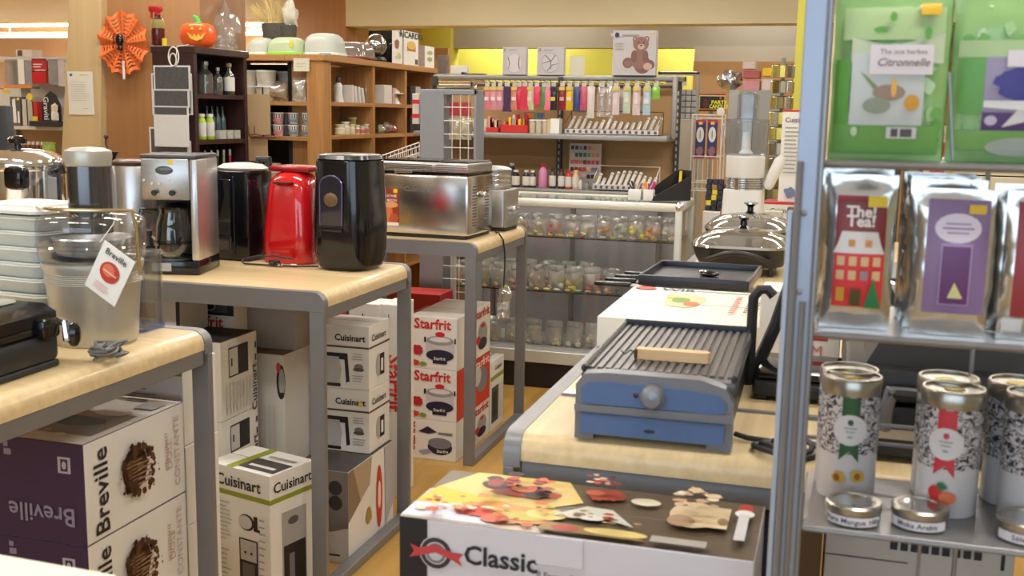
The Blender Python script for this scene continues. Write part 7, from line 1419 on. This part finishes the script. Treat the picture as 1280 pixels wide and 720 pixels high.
MB().box(x0, x1, 7.35, 7.37, z0_+.09, z0_+.115, .003).build('bar', GM, t2); MB().box(x1-.02, x1, 7.35, 7.37, 0, z0_+.09, .003).build('post', GM, t2); MB().box(x0, x1-.02, 7.35, 7.37, z1_, z1_+.015, .003).box(x0, x0+.015, 7.35, 7.37, z0_+.115, z1_, .003).box(x1-.02, x1-.005, 7.35, 7.37, z0_+.115, z1_, .003).build('bar', GM, t2)
# candle sign
x0, x1, z0, z1 = bx(870, 907, 117, 139, 8.0); t2 = thing('candle_sign', 'black and red sign with yellow lettering about candles', 'sign', (0, 0, 0))
MB().box(x0, x1, 8.0, 8.02, z0, z1, .004).build('red_frame', mat(hx(120, 40, 34), .5, 0, .05, 20, 'sign_red'), t2); MB().box(x0+.02, x1-.0, 7.996, 8.0, z0+.014, z1-.014, .001).build('gold_border', mat(hx(206, 186, 120), .5, 0, .05, 20, 'sign_gold'), t2); MB().box(x0+.026, x1-.006, 7.993, 7.996, z0+.02, z1-.02, .001).build('black_field', mat(hx(20, 24, 22), .5, 0, .05, 20, 'sign_black'), t2)
fr = (Vector((x0, 7.992, z0)), Vector((x1-x0, 0, 0)), Vector((0, 0, z1-z0))); text(t2, fr, 'PARTY', .80, .50, .038, hx(226, 216, 40), 0, .02); text(t2, fr, 'CANDLES', .78, .27, .038, hx(226, 216, 40), 0, .02, xs=.8)
prn(t2, fr, [('b', .33, .45, .10, .25, hx(80, 30, 26)), ('e', .84, .74, .04, .08, hx(190, 50, 36))], 'flame_print')
MB().box((x0+x1)/2-.015, (x0+x1)/2+.015, 8.021, 8.04, 0, z0+.05, .002).build('sign_post', GM, t2)
# wire rack of candle packs
t2 = thing('white_wire_rack', 'white wire rack holding blue candle packs beside the food processor', 'rack', (0, 0, 0)); Yr = 6.6; x0, x1, z0, z1 = bx(862, 903, 144, 238, Yr); mb = MB()
for x in (x0, x1): mb.tube([(x, Yr, 0), (x, Yr, z1)], .005, 6).tube([(x, Yr+.2, 0), (x, Yr+.2, z1)], .005, 6).tube([(x, Yr, z1), (x, Yr+.2, z1)], .004, 6)
for z in (z0, z0+.05, (z0+z1)/2-.02, z1, z1-.02): mb.tube([(x0, Yr, z), (x1, Yr, z)], .0035, 6).tube([(x0, Yr+.2, z), (x1, Yr+.2, z)], .0035, 6)
mb.build('frame_wires', WHITE, t2); mb = MB()
for k in range(6): x = x0+(x1-x0)*(k+.5)/6; mb.tube([(x, Yr, z0), (x, Yr, z0+.19)], .0025, 5)
mb.build('guard_wires', WHITE, t2); mb = MB().at(x1-.01, Yr-.01, z1+.02, 0, pi/2); mb.lathe([(.016, 0), (.024, .002), (.024, .006), (.016, .008)], 16); mb.build('ring', WHITE, t2)
NV = mat(hx(48, 40, 104), .4, 0, .1, 20, 'navy_pack'); MG = mat(hx(170, 30, 90), .4, 0, .1, 20, 'magenta')
for k, (a, b) in enumerate(((868, 882), (883, 897))):
    x0_, x1_, z0_, z1_ = bx(a, b, 150, 198, 6.62); o = thing('candle_pack', f'navy blue candle pack with white oval in the wire rack, {["left","right"][k]} one', 'pack', ((x0_+x1_)/2, 6.62, z0_), 0, 'navy candle packs'); w_, h = x1_-x0_, z1_-z0_
    MB().box(-w_/2, w_/2, 0, .03, 0, h, .003).build('pack', NV, o); fr = (Vector((-w_/2, -.0006, 0)), Vector((w_, 0, 0)), Vector((0, 0, h)))
    prn(o, fr, [('e', .5, .62, .40, .20, WH), ('e', .5, .62, .08, .12, hx(150, 150, 140)), ('r', 0, .93, 1, 1, hx(196, 40, 100)), ('r', .3, .88, .7, .95, YLAB), ('b', .5, .18, .4, .13, hx(150, 100, 100)), ('r', 0, 0, 1, .05, hx(170, 30, 70))], 'oval_print')
    mb = MB(); mb.tube([(0, .015, h-.005), (0, .19, h+.01)], .0025, 5); mb.build('hook', DK, o)
# party candles heap on a low stand right of showcase
t2 = thing('candle_stand', 'low display of yellow and black striped candle boxes beside the showcase', 'display', (-.575, 5.55, 0)); MB().box(-.055, .075, -.06, .08, 0, .93, .003).build('stand', WB, t2)
rnd = random.Random(3)
for r_ in range(6):
    for c_ in range(4):
        cc = rnd.choice([hx(206, 190, 60), hx(34, 32, 38), hx(206, 190, 60), hx(44, 36, 60), hx(34, 32, 38), hx(150, 110, 60)]); o = tag(MB().box(-.013, .013, -.03, .03, 0, .026, .003).build('candle_box', mat(cc, .4, 0, .1, 20, 'candle_box'), loc=(-.575-.035+.029*c_+.003*(r_ % 2), 5.55, .931+.0268*r_)), f'small striped candle box, row {["one","two","three","four","five","six"][r_]} from below, {ORD[c_]} of the heap', 'box', 'candle boxes beside the showcase')
# floor racks: spinner of gold packs, grey cabinet with pink cartons
x0, x1, z0, z1 = bx(905, 975, 113, 250, 8.6); t2 = tag(MB().box(x0, x1, 8.6, 9.0, 0, z1, .004).build('grey_cabinet', mat(hx(150, 152, 152), .5, .2, .04, 20, 'cabinet_light')), 'tall pale grey cabinet behind the food processor', 'cabinet')
MB().box((x0+x1)/2-.002, (x0+x1)/2+.002, 8.597, 8.6, .1, z1-.02).build('door_gap', mat((.05, .05, .05), .6), t2)
def on_cab(label, px0, px1, pyt, pyb, m_, zz=None):
    a, b, c, d = bx(px0, px1, pyt, pyb, 8.65); return tag(MB().box(a, b, 8.65, 8.8, zz or z1+.0005, (zz or z1)+(d-c), .003).build('pastel_carton', m_), label, 'box', 'cartons on the grey cabinet')
PP = mat(hx(206, 140, 150), .5, 0, .12, 40, 'pink_carton'); PW = mat(hx(214, 196, 196), .5, 0, .12, 40, 'pink_white_carton')
hh = bx(0, 1, 100, 112, 8.65); dz = hh[3]-hh[2]
on_cab('pink wrapped carton at the bottom of the pile on grey cabinet', 928, 950, 100, 112, PP); on_cab('dark pink carton in the middle of the pile on grey cabinet', 929, 950, 91, 100, mat(hx(170, 84, 96), .5, 0, .12, 40, 'dark_pink'), z1+dz+.001); on_cab('small pink and white carton topping the pile on grey cabinet', 928, 944, 82, 91, PW, z1+dz*1.77+.002)
on_cab('pale pink flat packs right of the pink pile', 952, 967, 98, 112, PW); o = on_cab('yellow and red pack on top of the pale pink packs', 953, 967, 86, 96, mat(hx(230, 190, 40), .5, 0, .12, 40, 'yellow_pack'), z1+dz*1.2)
mb = MB(); a = atY(912, 100, 8.7); mb.ball((a.x, 8.7, z1+.075), .10, .08, .075, 14, 10, .5, 4); tag(mb.build('foil_bundle', mat((.5, .5, .52), .2, .9, .2, 30, 'crumpled_foil')), 'crumpled silver foil bundle on the grey cabinet left of pink pile', 'bundle')
t2 = thing('pack_spinner', 'tall spinner full of gold and clear packs left of the yellow column', 'rack', (atY(975, 160, 6.5).x, 6.5, 0)); mb = MB(); mb.tube([(0, 0, 0), (0, 0, 1.74)], .012, 8); mb.lathe([(.13, 0), (.13, .02), (0, .03)], 20); mb.build('pole', GM, t2)
sx = t2.location.x
for lev in range(9):
    z = .92+lev*.088
    mb = MB()
    for q in range(6): a_ = q*pi/3+lev*.5; mb.tube([(0, 0, z+.075), (.06*cos(a_), .06*sin(a_), z+.078)], .002, 4)
    mb.build('hooks', DK, t2)
    for q in range(5):
        a_ = -pi/2+(q-2)*.62+.1*(lev % 2); rnd = random.Random(lev*7+q); cc = rnd.choice([(hx(176, 160, 90)), hx(150, 140, 110), hx(196, 190, 176), hx(120, 100, 50), hx(206, 190, 90)])
        o = tag(MB().box(-.016, .016, -.006, .006, 0, .07, .003).build('gold_pack', mat(cc, .25, .5, .4, 60, 'gold_pack')), f'small gold or clear pack on the spinner, tier {["one","two","three","four","five","six","seven","eight","nine"][lev]} from below, {ORD[q]}', 'pack', 'packs on the spinner', None)
        o.location = (sx+.06*cos(a_), 6.5+.06*sin(a_), z+.004); o.rotation_euler.z = a_+pi/2
# tall white lettered carton by the rack
o, fr = carton('tall white carton with black print seen just left of the wire rack', atY(975, 200, 5.4).x, atY(1004, 200, 5.4).x, 5.4, 5.5, 1.0, 1.44, CARD, CARD, mat(RED, .5, 0, .05, 9, 'red_top')); f = fr('front'); prn(o, f, [('r', 0, .98, 1, 1, RED)]+lines(.15, .85, .3, .83, 12, LGREY, .35)+[('b', .5, .1, .25, .06, hx(110, 120, 160))], 'print'); text(o, f, 'Cuisin', .5, .89, .032, INK, 0, .01)
o2, fr = carton('wide white carton under the tall lettered one', atY(955, 260, 5.36).x, atY(1004, 260, 5.36).x+.1, 5.36, 5.56, .66, .9995, CARD, CARD, mat(hx(170, 50, 50), .5, 0, .05, 9, 'red_top')); f = fr('front'); text(o2, f, 'Cuisinart', .3, .88, .03, INK, 0, .01); prn(o2, f, [('r', 0, .97, 1, 1, RED)], 'red_line')
o3, fr = carton('large white carton on the floor under the wide one', o2.location.x-.2, o2.location.x+.2, 5.36, 5.56, 0, .659, CARD, CARD)
# counter strip with goods behind skillets
o = tag(MB().box(-.52, -.05, 5.0, 5.25, 0, .93, .004).build('low_cabinet', mat(hx(196, 186, 164), .5, 0, .05, 9, 'beige_cabinet')), 'low beige cabinet behind the food processor', 'cabinet')
for k in range(4): tag(MB().box(-.04, .04, -.03, .03, 0, .05+.02*(k % 2), .003).build('small_carton', mat([hx(120, 50, 50), hx(70, 60, 54), hx(196, 190, 176), hx(90, 80, 60)][k], .5, 0, .4, 50, 'mixed_box'), loc=(-.46+.10*k, 5.08, .9305)), f'{["dark red","brown","cream","olive"][k]} small box on the low beige cabinet, {ORD[k]}', 'box', 'small boxes on the beige cabinet')
# shelving and slatwall behind the wire rack
t2 = thing('slatwall_panel', 'cream slatwall panel with dark grooves behind the wire rack', 'panel', (0, 0, 0)); sx0 = atY(1192, 220, 5.5).x; SLT = mat(hx(206, 196, 168), .5, 0, .03, 9, 'slat_cream')
MB().box(sx0, 3.2, 5.53, 5.55, 0, 2.2).build('backing', mat(hx(60, 54, 48), .7), t2); zz = .05; k = 0
while zz < 2.15: MB().box(sx0, 3.2, 5.505, 5.53, zz, zz+.073, .002).build('slat', SLT, t2); zz += .0787
MB().box(sx0-.025, sx0-.002, 5.49, 5.55, 0, 2.2, .003).build('yellow_edge', mat(hx(226, 200, 40), .5, 0, .05, 9, 'yellow_edge'), t2)
for k, (px0, px1, pyt, pyb, c_, lab) in enumerate(((1255, 1290, 252, 272, hx(220, 80, 140), 'pink packet hanging on the cream slatwall'), (1228, 1250, 258, 300, hx(200, 190, 176), 'white packet with brown print on the cream slatwall'), (1236, 1247, 325, 345, hx(226, 206, 110), 'yellow ticket low on the cream slatwall'))):
    x0, x1, z0, z1 = bx(px0, px1, pyt, pyb, 5.46); o = tag(MB().box(x0, x1, 5.46, 5.47, z0, z1, .002).build('wall_packet', mat(c_, .4, 0, .2, 50, 'packet')), lab, 'pack', 'packets on the slatwall'); mb = MB(); mb.tube([((x0+x1)/2, 5.462, z1-.002), ((x0+x1)/2, 5.505, z1-.002)], .002, 5); mb.build('hook', DK, o)
t3 = thing('tall_cabinet', 'cream cabinet with grey door seen between rack shelves', 'cabinet', (0, 0, 0)); x0, x1, z0, z1 = bx(1030, 1105, 150, 226, 5.6); MB().box(x0, x1, 5.6, 5.9, 0, 1.9, .003).build('cabinet', SLT, t3); xa_ = atY(1064, 200, 5.6).x; xb_ = atY(1085, 200, 5.6).x; MB().box(xa_, xb_, 5.595, 5.6, .1, 1.8, .001).build('grey_door', mat(hx(150, 142, 120), .5, 0, .05, 9, 'grey_door'), t3)
for k, (a, b, c_, lab) in enumerate(((1097, 1128, hx(50, 44, 50), 'row of dark boxes seen between rack shelves'), (1130, 1150, hx(150, 146, 150), 'grey carton beside the dark boxes'), (1152, 1188, hx(196, 170, 140), 'patterned orange and cream display beside the yellow edge'))):
    x0, x1, z0, z1 = bx(a, b, 190, 232, 5.45); o = tag(MB().box(x0, x1, 5.45, 5.59, 0, atY(1100, 196, 5.45).z+.15, .003).build('tall_carton', mat(c_, .5, 0, .3, 30, 'tall_box')), lab, 'box')
    if k == 2: MB().box(x0+.03, x1-.02, 5.447, 5.45, 1.14, 1.30, .001).build('orange_print', mat(hx(170, 70, 40), .5, 0, .5, 40, 'orange_print'), o)
